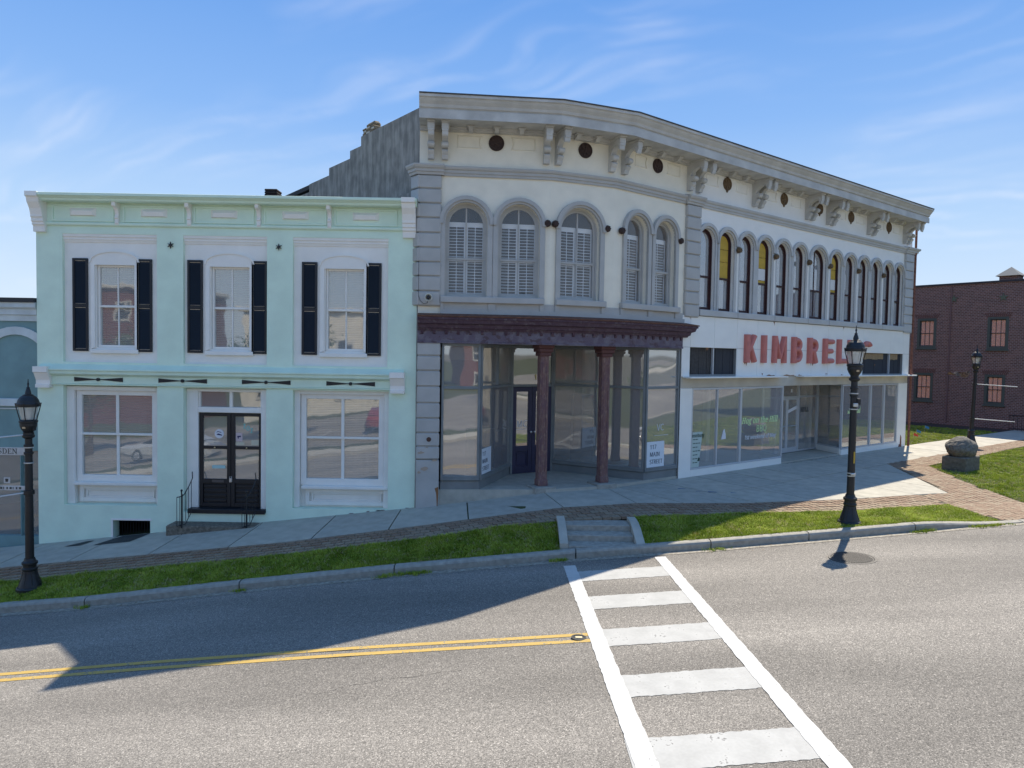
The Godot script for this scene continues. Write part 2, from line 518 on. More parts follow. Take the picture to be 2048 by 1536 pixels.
func build_ground() -> void:
	var soil := mat("soil_turf", Color(0.13, 0.16, 0.04), 1.0, {"tex": noise_tex("turf", 0.05, 0.45, 1.0, 5), "scale": 0.8, "fine": noise_tex("turf_big", 0.01, 0.7, 1.0, 4), "fscale": 0.11})
	var concrete := mat("concrete_walk", Color(0.58, 0.545, 0.45), 0.9, {"tex": noise_tex("conc", 0.012, 0.86, 1.0, 6), "scale": 0.33, "fine": noise_tex("conc_fine", 0.09, 0.9, 1.0, 3), "fscale": 1.7, "bump": noise_tex("relief", 0.03, 0.0, 1.0, 5), "bdepth": 0.2})
	var kerbm := mat("kerb_concrete", Color(0.46, 0.435, 0.37), 0.92, {"tex": noise_tex("kerb_c", 0.02, 0.8, 1.0, 6), "scale": 0.6, "fine": noise_tex("conc_fine", 0.09, 0.9, 1.0, 3), "fscale": 2.3, "bump": noise_tex("relief", 0.03, 0.0, 1.0, 5), "bdepth": 0.5})
	var xs := []
	var xv := -60.0
	while xv <= 60.0:
		xs.append(xv); xv += 1.0 if absf(xv) < 20 else 2.0
	xs.append_array([1.10, 1.13, 2.74, 2.77]); xs.sort()
	# ground behind the kerb, one sheet to the horizon
	var st := begin()
	var cols := []
	for x in xs:
		var g := at(G, x); var c := []
		c.append(Vector3(x, g.y + kh(x) - 0.07, g.x - 0.1))
		for k in 5:
			var t := at(T, x)
			var z := lerpf(g.x - 0.2, t.x, k / 4.0)
			c.append(gp(x, z, -0.4 if x > 1.12 and x < 2.75 else -0.03))
		c.append(gp(x, at(CF, x).x, -0.03))
		c.append(gp(x, at(FL, x).x, -0.03))
		c.append(gp(x, at(FL, x).x - 12.0, -0.03))
		c.append(Vector3(x, at(FL, x).y, -160)); c.append(Vector3(x, 3.0, -900))
		cols.append(c)
	var c0: Array = cols[0].duplicate(); var c1: Array = cols[-1].duplicate()
	for i in c0.size():
		c0[i] = c0[i] + Vector3(-840, -1, 0); c1[i] = c1[i] + Vector3(840, 0, 0)
	cols.push_front(c0); cols.push_back(c1)
	for i in cols.size() - 1:
		for k in cols[i].size() - 1:
			quad(st, cols[i][k], cols[i + 1][k], cols[i + 1][k + 1], cols[i][k + 1])
	var ground := part("ground", st, soil, self)
	tag(ground, "green turf ground rising gently to the right behind the kerb", "ground", "", "structure")
	# road
	st = begin()
	cols = []
	for x in xs:
		var g := at(G, x); var c := []
		for t in [-0.05, 2.6, 5.2, 7.8, 10.4]:
			c.append(Vector3(x, g.y + 0.026 * t, g.x + t))
		cols.append(c)
	c0 = cols[0].duplicate(); c1 = cols[-1].duplicate()
	for i in c0.size():
		c0[i] = c0[i] + Vector3(-300, -20, -60); c1[i] = c1[i] + Vector3(300, 0, -80)
	cols.push_front(c0); cols.push_back(c1)
	for i in cols.size() - 1:
		for k in 4:
			quad(st, cols[i][k + 1], cols[i + 1][k + 1], cols[i + 1][k], cols[i][k])
	var road := part("road", st, asphalt(), self)
	tag(road, "worn grey asphalt street climbing to the right", "road", "", "structure")
	# cracks in the asphalt
	var crackm := mat("crack_dark", Color(0.035, 0.033, 0.03), 1.0)
	for cr in [[2.4, -12.2, 3.6, -12.05], [-2.4, -8.75, -0.6, -9.25]]:
		st = begin()
		var p := Vector2(cr[0], cr[1]); var q := Vector2(cr[2], cr[3])
		var m := 26; var off := 0.0
		var pts := []
		for i in m + 1:
			off += rng.randf_range(-0.035, 0.035); off *= 0.93
			pts.append(p.lerp(q, float(i) / m) + (q - p).normalized().orthogonal() * off)
		for i in m:
			var d: Vector2 = (pts[i + 1] - pts[i]).normalized().orthogonal()
			var wa := rng.randf_range(0.001, 0.004); var wb := rng.randf_range(0.001, 0.004)
			var A: Vector2 = pts[i] + d * wa; var B: Vector2 = pts[i + 1] + d * wb; var Cc: Vector2 = pts[i + 1] - d * wb; var D: Vector2 = pts[i] - d * wa
			if i % 7 == 5: continue
			quad(st, gp(A.x, A.y, 0.004), gp(B.x, B.y, 0.004), gp(Cc.x, Cc.y, 0.004), gp(D.x, D.y, 0.004))
		part("crack", st, crackm, road)
	# gutter strip
	st = begin()
	for i in xs.size() - 1:
		var a: float = xs[i]; var b: float = xs[i + 1]
		var ga := at(G, a); var gb := at(G, b)
		quad(st, Vector3(a, ga.y + 0.012, ga.x + 0.2), Vector3(b, gb.y + 0.012, gb.x + 0.2), Vector3(b, gb.y + 0.008, gb.x), Vector3(a, ga.y + 0.008, ga.x))
	tag(part("gutter", st, mat("gutter_concrete", Color(0.52, 0.47, 0.375), 0.95, {"tex": noise_tex("kerb_t", 0.02, 0.6, 1.0, 6), "scale": 0.9}), self), "thin sandy concrete gutter strip at the foot of the kerb", "gutter", "", "structure")
	# kerb stones
	var kerb := thing("kerb", "grey concrete kerb along the grass bank", "kerb", Vector3.ZERO, "", "structure")
	var joints := [-60.0, -30.0, -20.0, -17.4, -14.4, -11.36, -8.32, -5.32, -2.28, 1.36, 4.18, 6.37, 8.88, 11.6]
	for i in joints.size():
		var a: float = joints[i] + 0.012
		var b: float = (joints[i + 1] if i + 1 < joints.size() else 15.0) - 0.012
		st = begin()
		var n := maxi(2, int((b - a) / 0.5))
		var prev := []
		for k in n + 1:
			var x := lerpf(a, b, float(k) / n)
			var g := at(G, x)
			var hh := kh(x) + 0.003
			var c := []
			for q in [[0.0, -0.05], [0.012, hh * 0.72], [-0.01, hh * 0.92], [-0.045, hh], [-0.17, hh + 0.004], [-0.195, hh - 0.015], [-0.2, -0.05]]:
				c.append(Vector3(x, g.y + q[1], g.x + q[0]))
			if k > 0:
				for j in c.size() - 1:
					quad(st, prev[j], c[j], c[j + 1], prev[j + 1])
			else:
				for j in range(1, c.size() - 1): tri(st, c[0], c[j], c[j + 1])
			if k == n:
				for j in range(1, c.size() - 1): tri(st, c[0], c[j + 1], c[j])
			prev = c
		part("kerb_stone", st, kerbm, kerb)
	build_walks(concrete)
	# painted markings
	var paint := mat("white_paint", Color(0.95, 0.95, 0.95), 0.75, {"tex": chips("stripe_chips", Color(0.47, 0.47, 0.445), 8, -0.06), "scale": 0.35})
	var bright := mat("white_paint_line", Color(0.95, 0.95, 0.95), 0.7, {"tex": chips("line_chips", Color(0.62, 0.62, 0.59), 9, -0.08), "scale": 0.4})
	var cross := thing("crosswalk", "white ladder crosswalk painted from the steps across the street", "road marking", Vector3.ZERO, "", "structure")
	for side in [[1.19, 1.42, -13.93, 0.23], [3.04, 3.16, -14.25, 0.22]]:
		st = begin()
		var pl0 := 0.0; var pr0 := 0.0
		for k in 130:
			var z0 := lerpf(side[2], -4.2, k / 130.0); var z1 := lerpf(side[2], -4.2, (k + 1) / 130.0)
			var xa := lerpf(side[0], side[1], k / 130.0); var xb := lerpf(side[0], side[1], (k + 1) / 130.0)
			var h: float = side[3] * 0.5
			var pl1 := rng.randf_range(-0.007, 0.007); var pr1 := rng.randf_range(-0.007, 0.007)
			quad(st, gp(xb - h + pl1, z1, 0.009), gp(xb + h + pr1, z1, 0.009), gp(xa + h + pr0, z0, 0.009), gp(xa - h + pl0, z0, 0.009))
			pl0 = pl1; pr0 = pr1
		part("side_line", st, bright, cross)
	for b in [[-13.53, -12.89], [-11.99, -11.33], [-10.43, -9.77], [-8.81, -8.21], [-7.27, -6.66], [-5.7, -5.1]]:
		st = begin()
		var e0 := 0.0; var e1 := 0.0
		for k in 40:
			var xa := lerpf(1.22, 3.1, k / 40.0); var xb := lerpf(1.22, 3.1, (k + 1) / 40.0)
			var dz := (xa - 2.1) * -0.05; var dzb := (xb - 2.1) * -0.05
			var f0 := rng.randf_range(-0.012, 0.012); var f1 := rng.randf_range(-0.012, 0.012)
			quad(st, gp(xa, b[1] + dz + e1, 0.005), gp(xb, b[1] + dzb + f1, 0.005), gp(xb, b[0] + dzb + f0, 0.005), gp(xa, b[0] + dz + e0, 0.005))
			e0 = f0; e1 = f1
		part("stripe", st, paint, cross)
	var yl := thing("centre_line", "double yellow centre line ending at the crosswalk", "road marking", Vector3.ZERO, "", "structure")
	var ym := mat("yellow_paint", Color(0.95, 0.95, 0.95), 0.8, {"tex": chips("yellow_chips", Color(0.58, 0.39, 0.10), 3, 0.03), "scale": 0.5})
	for o in [0.0, 0.24]:
		st = begin()
		var pl := [[-60.0, -15.6], [-20.0, -11.4], [-12.0, -10.72], [-7.5, -10.53], [-4.9, -10.40], [-2.28, -10.24], [1.2, -10.23]]
		for i in pl.size() - 1:
			for k in 6:
				var t0 := k / 6.0; var t1 := (k + 1) / 6.0
				var xa := lerpf(pl[i][0], pl[i + 1][0], t0); var xb := lerpf(pl[i][0], pl[i + 1][0], t1)
				var za: float = lerpf(pl[i][1], pl[i + 1][1], t0) + o; var zb: float = lerpf(pl[i][1], pl[i + 1][1], t1) + o
				quad(st, gp(xa, za + 0.055, 0.005), gp(xb, zb + 0.055, 0.005), gp(xb, zb - 0.055, 0.005), gp(xa, za - 0.055, 0.005))
		part("yellow_stripe", st, ym, yl)

func slab(par: Node3D, poly_in: PackedVector2Array, m: Material, called := "slab", gap := 0.016, thick := 0.09, up := 0.0) -> void:
	for q in Geometry2D.offset_polygon(poly_in, -gap):
		var poly: PackedVector2Array = ccw(q)
		if absf(sarea(poly)) < 0.02: continue
		var st := begin()
		var ix := Geometry2D.triangulate_polygon(poly)
		var lift := rng.randf_range(-0.003, 0.003) + up
		for k in range(0, ix.size(), 3):
			var v := []
			for j in 3: v.append(gp(poly[ix[k + j]].x, poly[ix[k + j]].y, lift))
			if (v[1] - v[0]).cross(v[2] - v[0]).y < 0: tri(st, v[0], v[2], v[1])
			else: tri(st, v[0], v[1], v[2])
		for i in poly.size():
			var a := poly[i]; var b := poly[(i + 1) % poly.size()]
			quad(st, gp(b.x, b.y, lift), gp(a.x, a.y, lift), gp(a.x, a.y, lift - thick), gp(b.x, b.y, lift - thick))
		part(called, st, m, par)

func build_walks(concrete: Material) -> void:
	var walk := thing("sidewalk", "pale concrete sidewalk of large slabs along the shop fronts", "sidewalk", Vector3.ZERO, "", "structure")
	var xs := [[-34.0, -34.0], [-22.0, -22.0], [-18.0, -18.0], [-15.6, -15.6], [-13.7, -13.7], [-11.8, -11.8], [-9.95, -9.95], [-8.1, -8.1], [-6.25, -6.3], [-4.4, -4.45], [-2.75, -2.75], [-1.1, -0.95], [0.87, 1.28], [2.6, 3.1]]
	var wet := [concrete, mat("concrete_walk_b", Color(0.54, 0.51, 0.425), 0.9, {"tex": noise_tex("conc", 0.012, 0.86, 1.0, 6), "scale": 0.41, "fine": noise_tex("conc_fine", 0.09, 0.9, 1.0, 3), "fscale": 1.5, "bump": noise_tex("relief", 0.03, 0.0, 1.0, 5), "bdepth": 0.2})]
	for i in xs.size() - 1:
		var a: Array = xs[i]; var b: Array = xs[i + 1]
		var p := PackedVector2Array()
		for k in 5:
			var x := lerpf(a[1], b[1], k / 4.0); p.append(Vector2(x, at(CF, x).x))
		for k in 5:
			var x := lerpf(b[0], a[0], k / 4.0); p.append(Vector2(x, at(FL, x).x - 0.02))
		slab(walk, p, wet[i % 2])
	# along the angled front: strip beside the wall and the wide apron
	var edge := PackedVector2Array()
	var x := 3.1
	while x < 12.0:
		edge.append(Vector2(x, at(CF, x).x)); x += 0.7
	edge.append(Vector2(12.05, -19.5))
	var apron := PackedVector2Array([Vector2(2.6, -18.96)])
	apron.append_array(edge)
	apron.append(Vector2(13.05, -24.7))
	apron.append(sl(fc, 11.8, 2.0)); apron.append(sl(fc, 17.2, 2.0)); apron.append(sl(fc, 17.2, -0.02))
	for k in 12:
		var s0 := -1.2 + 1.6 * k; var s1 := s0 + 1.6
		for nn in [[-0.3, 2.0], [2.0, 7.0]]:
			if k < 2 and nn[0] > 1: continue
			var n1: float = 7.0 if k < 2 else nn[1]
			var cell := PackedVector2Array([sl(fc, s0, nn[0]), sl(fc, s1, nn[0]), sl(fc, s1, n1), sl(fc, s0, n1)])
			for q in Geometry2D.intersect_polygons(apron, cell): slab(walk, q, wet[(k + int(nn[0])) % 2])
	for k in 18:
		var s0 := 17.2 + 1.7 * k
		slab(walk, PackedVector2Array([sl(fc, s0, -0.02), sl(fc, s0 + 1.7, -0.02), sl(fc, s0 + 1.7, 1.92), sl(fc, s0, 1.92)]), wet[k % 2])
	# brick paving
	var paving := thing("brick_paving", "weathered red and tan brick band between the grass and the sidewalk", "brick paving", Vector3.ZERO, "", "structure")
	var bm := []
	for c in [Color(0.40, 0.275, 0.18), Color(0.44, 0.32, 0.215), Color(0.37, 0.25, 0.165), Color(0.45, 0.345, 0.235)]:
		bm.append(mat("paver_%d" % bm.size(), c, 0.92, {"tex": noise_tex("paver_t", 0.03, 0.7, 1.0, 5), "scale": 1.3, "fine": noise_tex("conc_fine", 0.09, 0.9, 1.0, 3), "fscale": 2.3}))
	var bx := BoxMesh.new(); bx.size = Vector3(0.196, 0.06, 0.2)
	# base under the bricks: sandy joint fill
	var st := begin()
	x = -30.0
	while x < 11.1:
		var xe := minf(x + 1.0, 11.15)
		quad(st, gp(x, at(T, x).x, -0.012), gp(xe, at(T, xe).x, -0.012), gp(xe, at(CF, xe).x, -0.012), gp(x, at(CF, x).x, -0.012))
		x += 1.0
	part("joint_sand", st, mat("joint_sand", Color(0.30, 0.25, 0.17), 1.0, {"tex": noise_tex("turf", 0.05, 0.45, 1.0, 5), "scale": 0.9}), paving)
	var many := {}
	var count := 0
	var kx := 205
	while kx > -560:
		var cx0 := kx * 0.053333
		kx -= 4
		var rows := 5
		for r in rows:
			var xx := cx0 + (0.107 if r % 2 else 0.0)
			if xx > 11.1: continue
			var t := at(T, xx); var c := at(CF, xx)
			var zz := lerpf(t.x, c.x, (r + 0.5) / rows)
			var dz := absf(c.x - t.x) / rows - 0.012
			var sx := gy(xx + 0.1, zz) - gy(xx - 0.1, zz)
			var b := Basis(Vector3(0.2, sx, (at(T, xx + 0.1).x - at(T, xx - 0.1).x)).normalized(), UPV, Vector3(0, 0, 1)).orthonormalized()
			b = b * Basis.from_scale(Vector3(1, 1, dz / 0.2))
			var tf := Transform3D(b, gp(xx, zz, -0.03 + rng.randf_range(-0.004, 0.004)))
			var mi := rng.randi() % 3 if r > 2 else (rng.randi() % 4)
			if r < 2 and rng.randf() < 0.5: mi = 3
			if xx > -1.6 and count < 295:
				part("brick", bx, bm[mi], paving, tf); count += 1
			else:
				if not many.has(mi): many[mi] = begin()
				many[mi].append_from(bx, 0, tf)
	# the wide brick corner by the lawn and the band beside the far path, joined
	var corner := PackedVector2Array([Vector2(11.12, -18.08), Vector2(11.16, -19.26), Vector2(12.1, -19.52), Vector2(13.08, -24.7), sl(fc, 11.9, 1.95), sl(fc, 40.0, 1.95), sl(fc, 40.0, 2.75), Vector2(14.3, -24.4), Vector2(13.43, -20.43), Vector2(13.34, -18.43), Vector2(14.6, -17.2), Vector2(15.0, -17.02), Vector2(11.25, -16.17)])
	var base := begin()
	for gx in 52:
		for gz in 60:
			var cx := 11.0 + gx * 0.6; var cz := -45.0 + gz * 0.5
			for q in Geometry2D.intersect_polygons(corner, rect(cx, cz, cx + 0.6, cz + 0.5)):
				var cq := ccw(q)
				var ix := Geometry2D.triangulate_polygon(cq)
				for k in range(0, ix.size(), 3):
					var v := []
					for j in 3: v.append(gp(cq[ix[k + j]].x, cq[ix[k + j]].y, -0.012))
					if (v[1] - v[0]).cross(v[2] - v[0]).y < 0: tri(base, v[0], v[2], v[1])
					else: tri(base, v[0], v[1], v[2])
	part("joint_sand", base, mats["joint_sand"], paving)
	var iy := 0
	var b2 := BoxMesh.new(); b2.size = Vector3(0.2, 0.06, 0.096)
	while iy < 330:
		for jx in 190:
			var s := 2.0 + jx * 0.208 + (0.104 if iy % 2 else 0.0)
			var nn := -2.0 + iy * 0.104
			var p := sl(fc, s, nn)
			if p.x < 10.9 or p.x > 36: continue
			if not Geometry2D.is_point_in_polygon(p, corner): continue
			var mi := rng.randi() % 4
			if not many.has(mi): many[mi] = begin()
			many[mi].append_from(b2, 0, Transform3D(fc.basis, gp(p.x, p.y, -0.03 + rng.randf_range(-0.004, 0.004))))
		iy += 1
	for mi in many:
		tag(part("bricks", many[mi], bm[mi], paving), "", "", "", "stuff")
	# steps in the bank
	var stepm: Material = mats["kerb_concrete"]
	var steps := thing("concrete_steps", "short flight of grey concrete steps in the grass bank", "steps", Vector3(1.9, 1.0, -15.1))
	var stz := [[-14.66, -15.05, 1.085], [-15.05, -15.45, 1.21], [-15.45, -15.97, 1.335]]
	for k in 3:
		st = begin()
		var q: Array = stz[k]
		cbox(st, Vector3(1.22, 0.7, q[1] - (0.02 if k < 2 else 0.0)), Vector3(2.64, q[2], q[0]), 0.012)
		wpart("step", st, mats["kerb_concrete"], steps)
	for sd in [[1.05, 1.22], [2.64, 2.82]]:
		st = begin()
		var pf := pv([14.66, 0.7, 14.66, 1.13, 15.25, 1.34, 15.55, 1.40, 16.0, 1.41, 16.0, 0.7])
		prism(st, pf, sd[0], sd[1], Transform3D(Basis(Vector3(0, 0, -1), UPV, Vector3(1, 0, 0)), Vector3.ZERO))
		wpart("cheek_wall", st, concrete, steps)

# ---------------------------------------------------------------- mint building
func star6(r: float, r2: float, n := 6) -> PackedVector2Array:
	var p := PackedVector2Array()
	for i in n * 2:
		var a := PI * i / n + PI / 2
		p.append(Vector2(cos(a), sin(a)) * (r if i % 2 == 0 else r2))
	return p

# venetian blind: many thin tilted slats, and their cords
func blind(x0: float, x1: float, y0: float, y1: float, z: float, pitch := 0.045) -> SurfaceTool:
	var st := begin()
	var y := y0 + 0.01
	while y < y1 - 0.03:
		quad(st, Vector3(x0, y, z + 0.016), Vector3(x1, y, z + 0.016), Vector3(x1, y + pitch * 0.62, z - 0.014), Vector3(x0, y + pitch * 0.62, z - 0.014))
		y += pitch
	box(st, Vector3(x0, y1 - 0.035, z - 0.02), Vector3(x1, y1, z + 0.02))
	for f in [0.12, 0.5, 0.88]:
		var x := lerpf(x0, x1, f)
		box(st, Vector3(x - 0.004, y0, z + 0.018), Vector3(x + 0.004, y1, z + 0.022))
	return st

# two-over-two sash window in a facet frame. Rectangle of the sash, front plane z
func sash_window(par: Node3D, xf: Transform3D, x0: float, y0: float, x1: float, y1: float, ym: float, z: float, frame_m: Material, glass_m: Material, blind_m: Material, stile := 0.05, munt := 0.032) -> void:
	var w := MeshInstance3D.new()
	var st := begin()
	rframe(st, x0, y0, x1, y1, stile, z - 0.09, z, stile * 1.25)
	w.mesh = st.commit(); w.material_override = frame_m; w.name = "window"
	par.add_child(w, true)
	w.transform = Transform3D(xf.basis, xf.origin - par.position)
	var xm := (x0 + x1) / 2
	st = begin()
	cbox(st, Vector3(x0 + stile, ym - 0.028, z - 0.075), Vector3(x1 - stile, ym + 0.028, z - 0.006), 0.006)
	part("meeting_rail", st, frame_m, w)
	for q in [[y0 + stile, ym - 0.03, -0.055], [ym + 0.03, y1 - stile, -0.03]]:
		st = begin()
		cbox(st, Vector3(xm - munt / 2, q[0], z + q[2] - 0.025), Vector3(xm + munt / 2, q[1], z + q[2] + 0.01), 0.005)
		part("glazing_bar", st, frame_m, w)
		for h in [[x0 + stile, xm], [xm, x1 - stile]]:
			part("pane", pane_shape(rect(h[0], q[0] - 0.02, h[1], q[1] + 0.02), z + q[2] - 0.012), glass_m, w)
	if blind_m:
		tag(part("blind", blind(x0 + stile * 0.7, x1 - stile * 0.7, y0 + stile, y1 - stile * 0.5, z - 0.14), blind_m, w), "", "", "", "stuff")

func curl(h: float, d0: float, d1: float) -> PackedVector2Array:   # console bracket side profile (out, y), hangs from y = 0
	var p := PackedVector2Array([Vector2(0, 0), Vector2(d1, 0), Vector2(d1, -h * 0.16)])
	for i in 7:
		var a := PI / 2 * i / 6.0
		p.append(Vector2(lerpf(d1 * 0.92, d0, sin(a)), -h * 0.2 - h * 0.38 * (1 - cos(a))))
	p.append(Vector2(d0 * 1.35, -h * 0.62)); p.append(Vector2(d0 * 1.45, -h * 0.70)); p.append(Vector2(d0 * 1.1, -h * 0.74))
	p.append(Vector2(d0 * 1.2, -h * 0.80)); p.append(Vector2(d0 * 1.2, -h * 0.92)); p.append(Vector2(d0 * 0.9, -h)); p.append(Vector2(0, -h))
	return p

# local x of a profile -> facet z, so that a side profile extrudes along the facet
func side_tf(x: float, y: float, z := 0.0) -> Transform3D:
	return Transform3D(Basis(Vector3(0, 0, 1), UPV, Vector3(-1, 0, 0)), Vector3(x, y, z))

func build_mint() -> void:
	var green := painted("mint_paint", Color(0.79, 0.955, 0.77), 0.6, 0.95)
	var white := painted("mint_white", Color(0.96, 0.92, 0.84), 0.6, 0.96)
	var black := mat("black_paint", Color(0.012, 0.013, 0.017), 0.45, {"tex": noise_tex("blotch_86", 0.008, 0.86, 1.0, 5), "scale": 0.5})
	var gl := glass("window_glass", Color(0.78, 0.77, 0.74), 0.01, 0.48, 0.03, 0.35)
	var blindm := mat("blind_cream", Color(0.40, 0.36, 0.29), 0.7)
	var blindr := mat("blind_brown", Color(0.13, 0.075, 0.055), 0.7)
	var m := thing("mint_building", "two storey mint green shop with white panels, black shutters and black double door", "building", Vector3(-7.2, 0.0, -18))
	var X0 := -11.96; var X1 := -2.42
	var panels := [[-11.305, -8.939], [-8.28, -6.182], [-5.536, -3.145]]
	var wall_ops := []
	for p in panels: wall_ops.append([(p[0] + p[1]) / 2, (p[1] - p[0]) / 2, 4.655, 7.86, 0.0])
	var st := begin()
	wall(st, X0, X1, 4.3, 8.75, wall_ops, 0.0, 0.09)
	wall(st, X0, X1, 0.72, 4.3, [[-10.125, 1.185, 1.03, 4.06, 0.0], [-7.235, 1.045, 0.90, 4.045, 0.0], [-4.31, 1.21, 1.03, 4.035, 0.0]], 0.0, 0.30)
	wall(st, X0, X1, -0.4, 0.72, [[-9.60, 0.47, 0.14, 0.65, 0.0]], 0.0, 0.3)
	# side walls, back and roof edge
	quad(st, Vector3(X0, -0.6, -9), Vector3(X0, -0.6, 0), Vector3(X0, 8.75, 0), Vector3(X0, 8.75, -9))
	quad(st, Vector3(X1, -0.6, 0), Vector3(X1, -0.6, -0.3), Vector3(X1, 8.75, -0.3), Vector3(X1, 8.75, 0))
	quad(st, Vector3(X1 - 6, 0, -9), Vector3(X0, 0, -9), Vector3(X0, 8.75, -9), Vector3(X1 - 6, 8.75, -9))
	wpart("wall", st, green, m, fm)
	st = begin()
	prism(st, pv([X0 + 0.02, 0.3, X1 - 0.1, 0.3, X1 - 7.0, 8.9, X0 + 0.02, 8.9]), 8.1, 8.25, Transform3D(Basis(Vector3.RIGHT, Vector3(0, 0, -1), UPV), Vector3.ZERO))
	prism(st, pv([X0 + 0.02, 0.3, X1 - 0.1, 0.3, X1 - 7.0, 8.9, X0 + 0.02, 8.9]), 4.2, 4.3, Transform3D(Basis(Vector3.RIGHT, Vector3(0, 0, -1), UPV), Vector3.ZERO))
	prism(st, pv([X0 + 0.02, 0.3, X1 - 0.1, 0.3, X1 - 7.0, 8.9, X0 + 0.02, 8.9]), 0.8, 0.9, Transform3D(Basis(Vector3.RIGHT, Vector3(0, 0, -1), UPV), Vector3.ZERO))
	wpart("roof", st, mat("roof_tar", Color(0.05, 0.05, 0.05), 0.95), m, fm)
	# top cornice
	st = begin()
	mold(st, pv([0, 8.62, 0.26, 8.62, 0.28, 8.64, 0.28, 8.67, 0.36, 8.72, 0.40, 8.73, 0.40, 8.79, 0.37, 8.80, 0, 8.84]), [Vector2(X0 + 0.16, -18), Vector2(X1, -18)])
	wpart("cornice", st, green, m)
	st = begin()
	mold(st, pv([0, 8.06, 0.045, 8.06, 0.06, 8.085, 0.06, 8.12, 0.03, 8.145, 0, 8.145]), [Vector2(X0, -18), Vector2(X1, -18)])
	wpart("frieze_moulding", st, green, m)
	for p in [[-11.53, -10.03], [-9.75, -8.26], [-7.98, -6.53], [-6.23, -4.72], [-4.475, -2.96]]:
		st = begin()
		rframe(st, p[0] - 0.03, 8.16, p[1] + 0.03, 8.58, 0.045, 0.0, 0.03)
		wpart("frieze_panel", st, green, m, fm)
		var c: float = (p[0] + p[1]) / 2
		st = begin()
		# raised plaque with bevelled top
		var q := [Vector3(c - 0.33, 8.50, 0.0), Vector3(c + 0.33, 8.50, 0.0), Vector3(c + 0.24, 8.42, 0.075), Vector3(c - 0.24, 8.42, 0.075), Vector3(c - 0.33, 8.30, 0.0), Vector3(c + 0.33, 8.30, 0.0), Vector3(c + 0.27, 8.315, 0.06), Vector3(c - 0.27, 8.315, 0.06)]
		quad(st, q[3], q[2], q[1], q[0]); quad(st, q[7], q[6], q[2], q[3]); quad(st, q[4], q[5], q[6], q[7]); quad(st, q[4], q[7], q[3], q[0]); quad(st, q[6], q[5], q[1], q[2])
		wpart("plaque", st, white, m, fm)
	for x in [-9.9, -8.1, -6.37, -4.61]:
		st = begin()
		prism(st, curl(0.53, 0.07, 0.24), -0.045, 0.045, side_tf(x, 8.62))
		wpart("bracket", st, white, m, fm)
	for x in [[X0 - 0.01, X0 + 0.28], [X1 - 0.36, X1 - 0.03]]:
		st = begin()
		var c: float = (x[0] + x[1]) / 2; var hw: float = (x[1] - x[0]) / 2
		prism(st, pv([0, 0, 0.41, 0, 0.41, -0.11, 0.36, -0.13, 0.33, -0.24, 0.24, -0.38, 0.20, -0.52, 0.20, -0.58, 0.17, -0.6, 0.17, -0.68, 0.14, -0.7, 0.14, -0.76, 0.1, -0.78, 0.09, -0.93, 0, -0.93]), -hw, hw, side_tf(c, 8.812))
		wpart("end_bracket", st, white, m, fm)
	# upper white panels with windows and shutters
	var wins := [[-10.008, 0.495], [-7.11, 0.49], [-4.25, 0.50]]
	for i in 3:
		var p: Array = panels[i]
		var c: float = [-10.055, -7.165, -4.285][i]
		st = begin()
		wall(st, p[0], p[1], 4.655, 7.86, [[c + 0.05, 0.50, 5.03, 7.10, 0.0]], -0.09, 0.16)
		wpart("panel", st, white, m, fm)
		st = begin()
		mold(st, pv([0, 7.66, 0.02, 7.66, 0.03, 7.70, 0.05, 7.73, 0.05, 7.77, 0.075, 7.80, 0.075, 7.86, 0, 7.86]), [Vector2(p[0], -18.09), Vector2(p[1], -18.09)])
		wpart("panel_moulding", st, white, m)
		st = begin()
		ring(st, outl(0.60, 4.99, 7.19, 0.24), outl(0.50, 5.03, 7.10, 0.0), -0.045, -0.09, -0.09, c + 0.025)
		ring(st, outl(0.62, 7.17, 7.19, 0.265), outl(0.585, 7.17, 7.19, 0.23), -0.02, -0.09, -0.045, c + 0.025)
		wpart("casing", st, white, m, fm)
		st = begin()
		cbox(st, Vector3(c - 0.59, 4.88, -0.09), Vector3(c + 0.62, 4.985, -0.015), 0.01)
		wpart("sill", st, white, m, fm)
		sash_window(m, fm, c - 0.445, 5.03, c + 0.545, 7.10, 6.07, -0.14, white, gl, blindr if i == 0 else blindm)
		for s in [[-1.04, -0.655], [0.575, 0.96]]:
			st = begin()
			var a: float = c + s[0]; var b: float = c + s[1]
			rframe(st, a, 4.93, b, 7.26, 0.055, -0.09, -0.045)
			cbox(st, Vector3(a + 0.055, 6.03, -0.085), Vector3(b - 0.055, 6.12, -0.047), 0.005)
			var y := 5.0
			while y < 7.17:
				if absf(y - 6.06) > 0.07:
					quad(st, Vector3(a + 0.055, y, -0.055), Vector3(b - 0.055, y, -0.055), Vector3(b - 0.055, y + 0.05, -0.082), Vector3(a + 0.055, y + 0.05, -0.082))
				y += 0.042
			wpart("shutter", st, black, m, fm)
	for x in [-8.59, -5.885]:
		st = begin()
		prism(st, star6(0.085, 0.028), 0.0, 0.035, Transform3D(Basis.IDENTITY, Vector3(x, 7.61, 0)))
		wpart("star", st, black, m, fm)
	# string course and lower entablature
	st = begin()
	mold(st, pv([0, 4.30, 0.05, 4.30, 0.12, 4.34, 0.15, 4.36, 0.15, 4.43, 0.19, 4.445, 0.19, 4.475, 0.0, 4.60]), [Vector2(X0 + 0.1, -18), Vector2(X1 - 0.3, -18)])
	wpart("string_course", st, green, m)
	st = begin()
	cbox(st, Vector3(X0 + 0.12, 4.11, 0.0), Vector3(X1 - 0.32, 4.32, 0.04), 0.008)
	cbox(st, Vector3(X0 + 0.12, 4.075, 0.0), Vector3(X1 - 0.32, 4.108, 0.06), 0.008)
	wpart("entablature", st, green, m, fm)
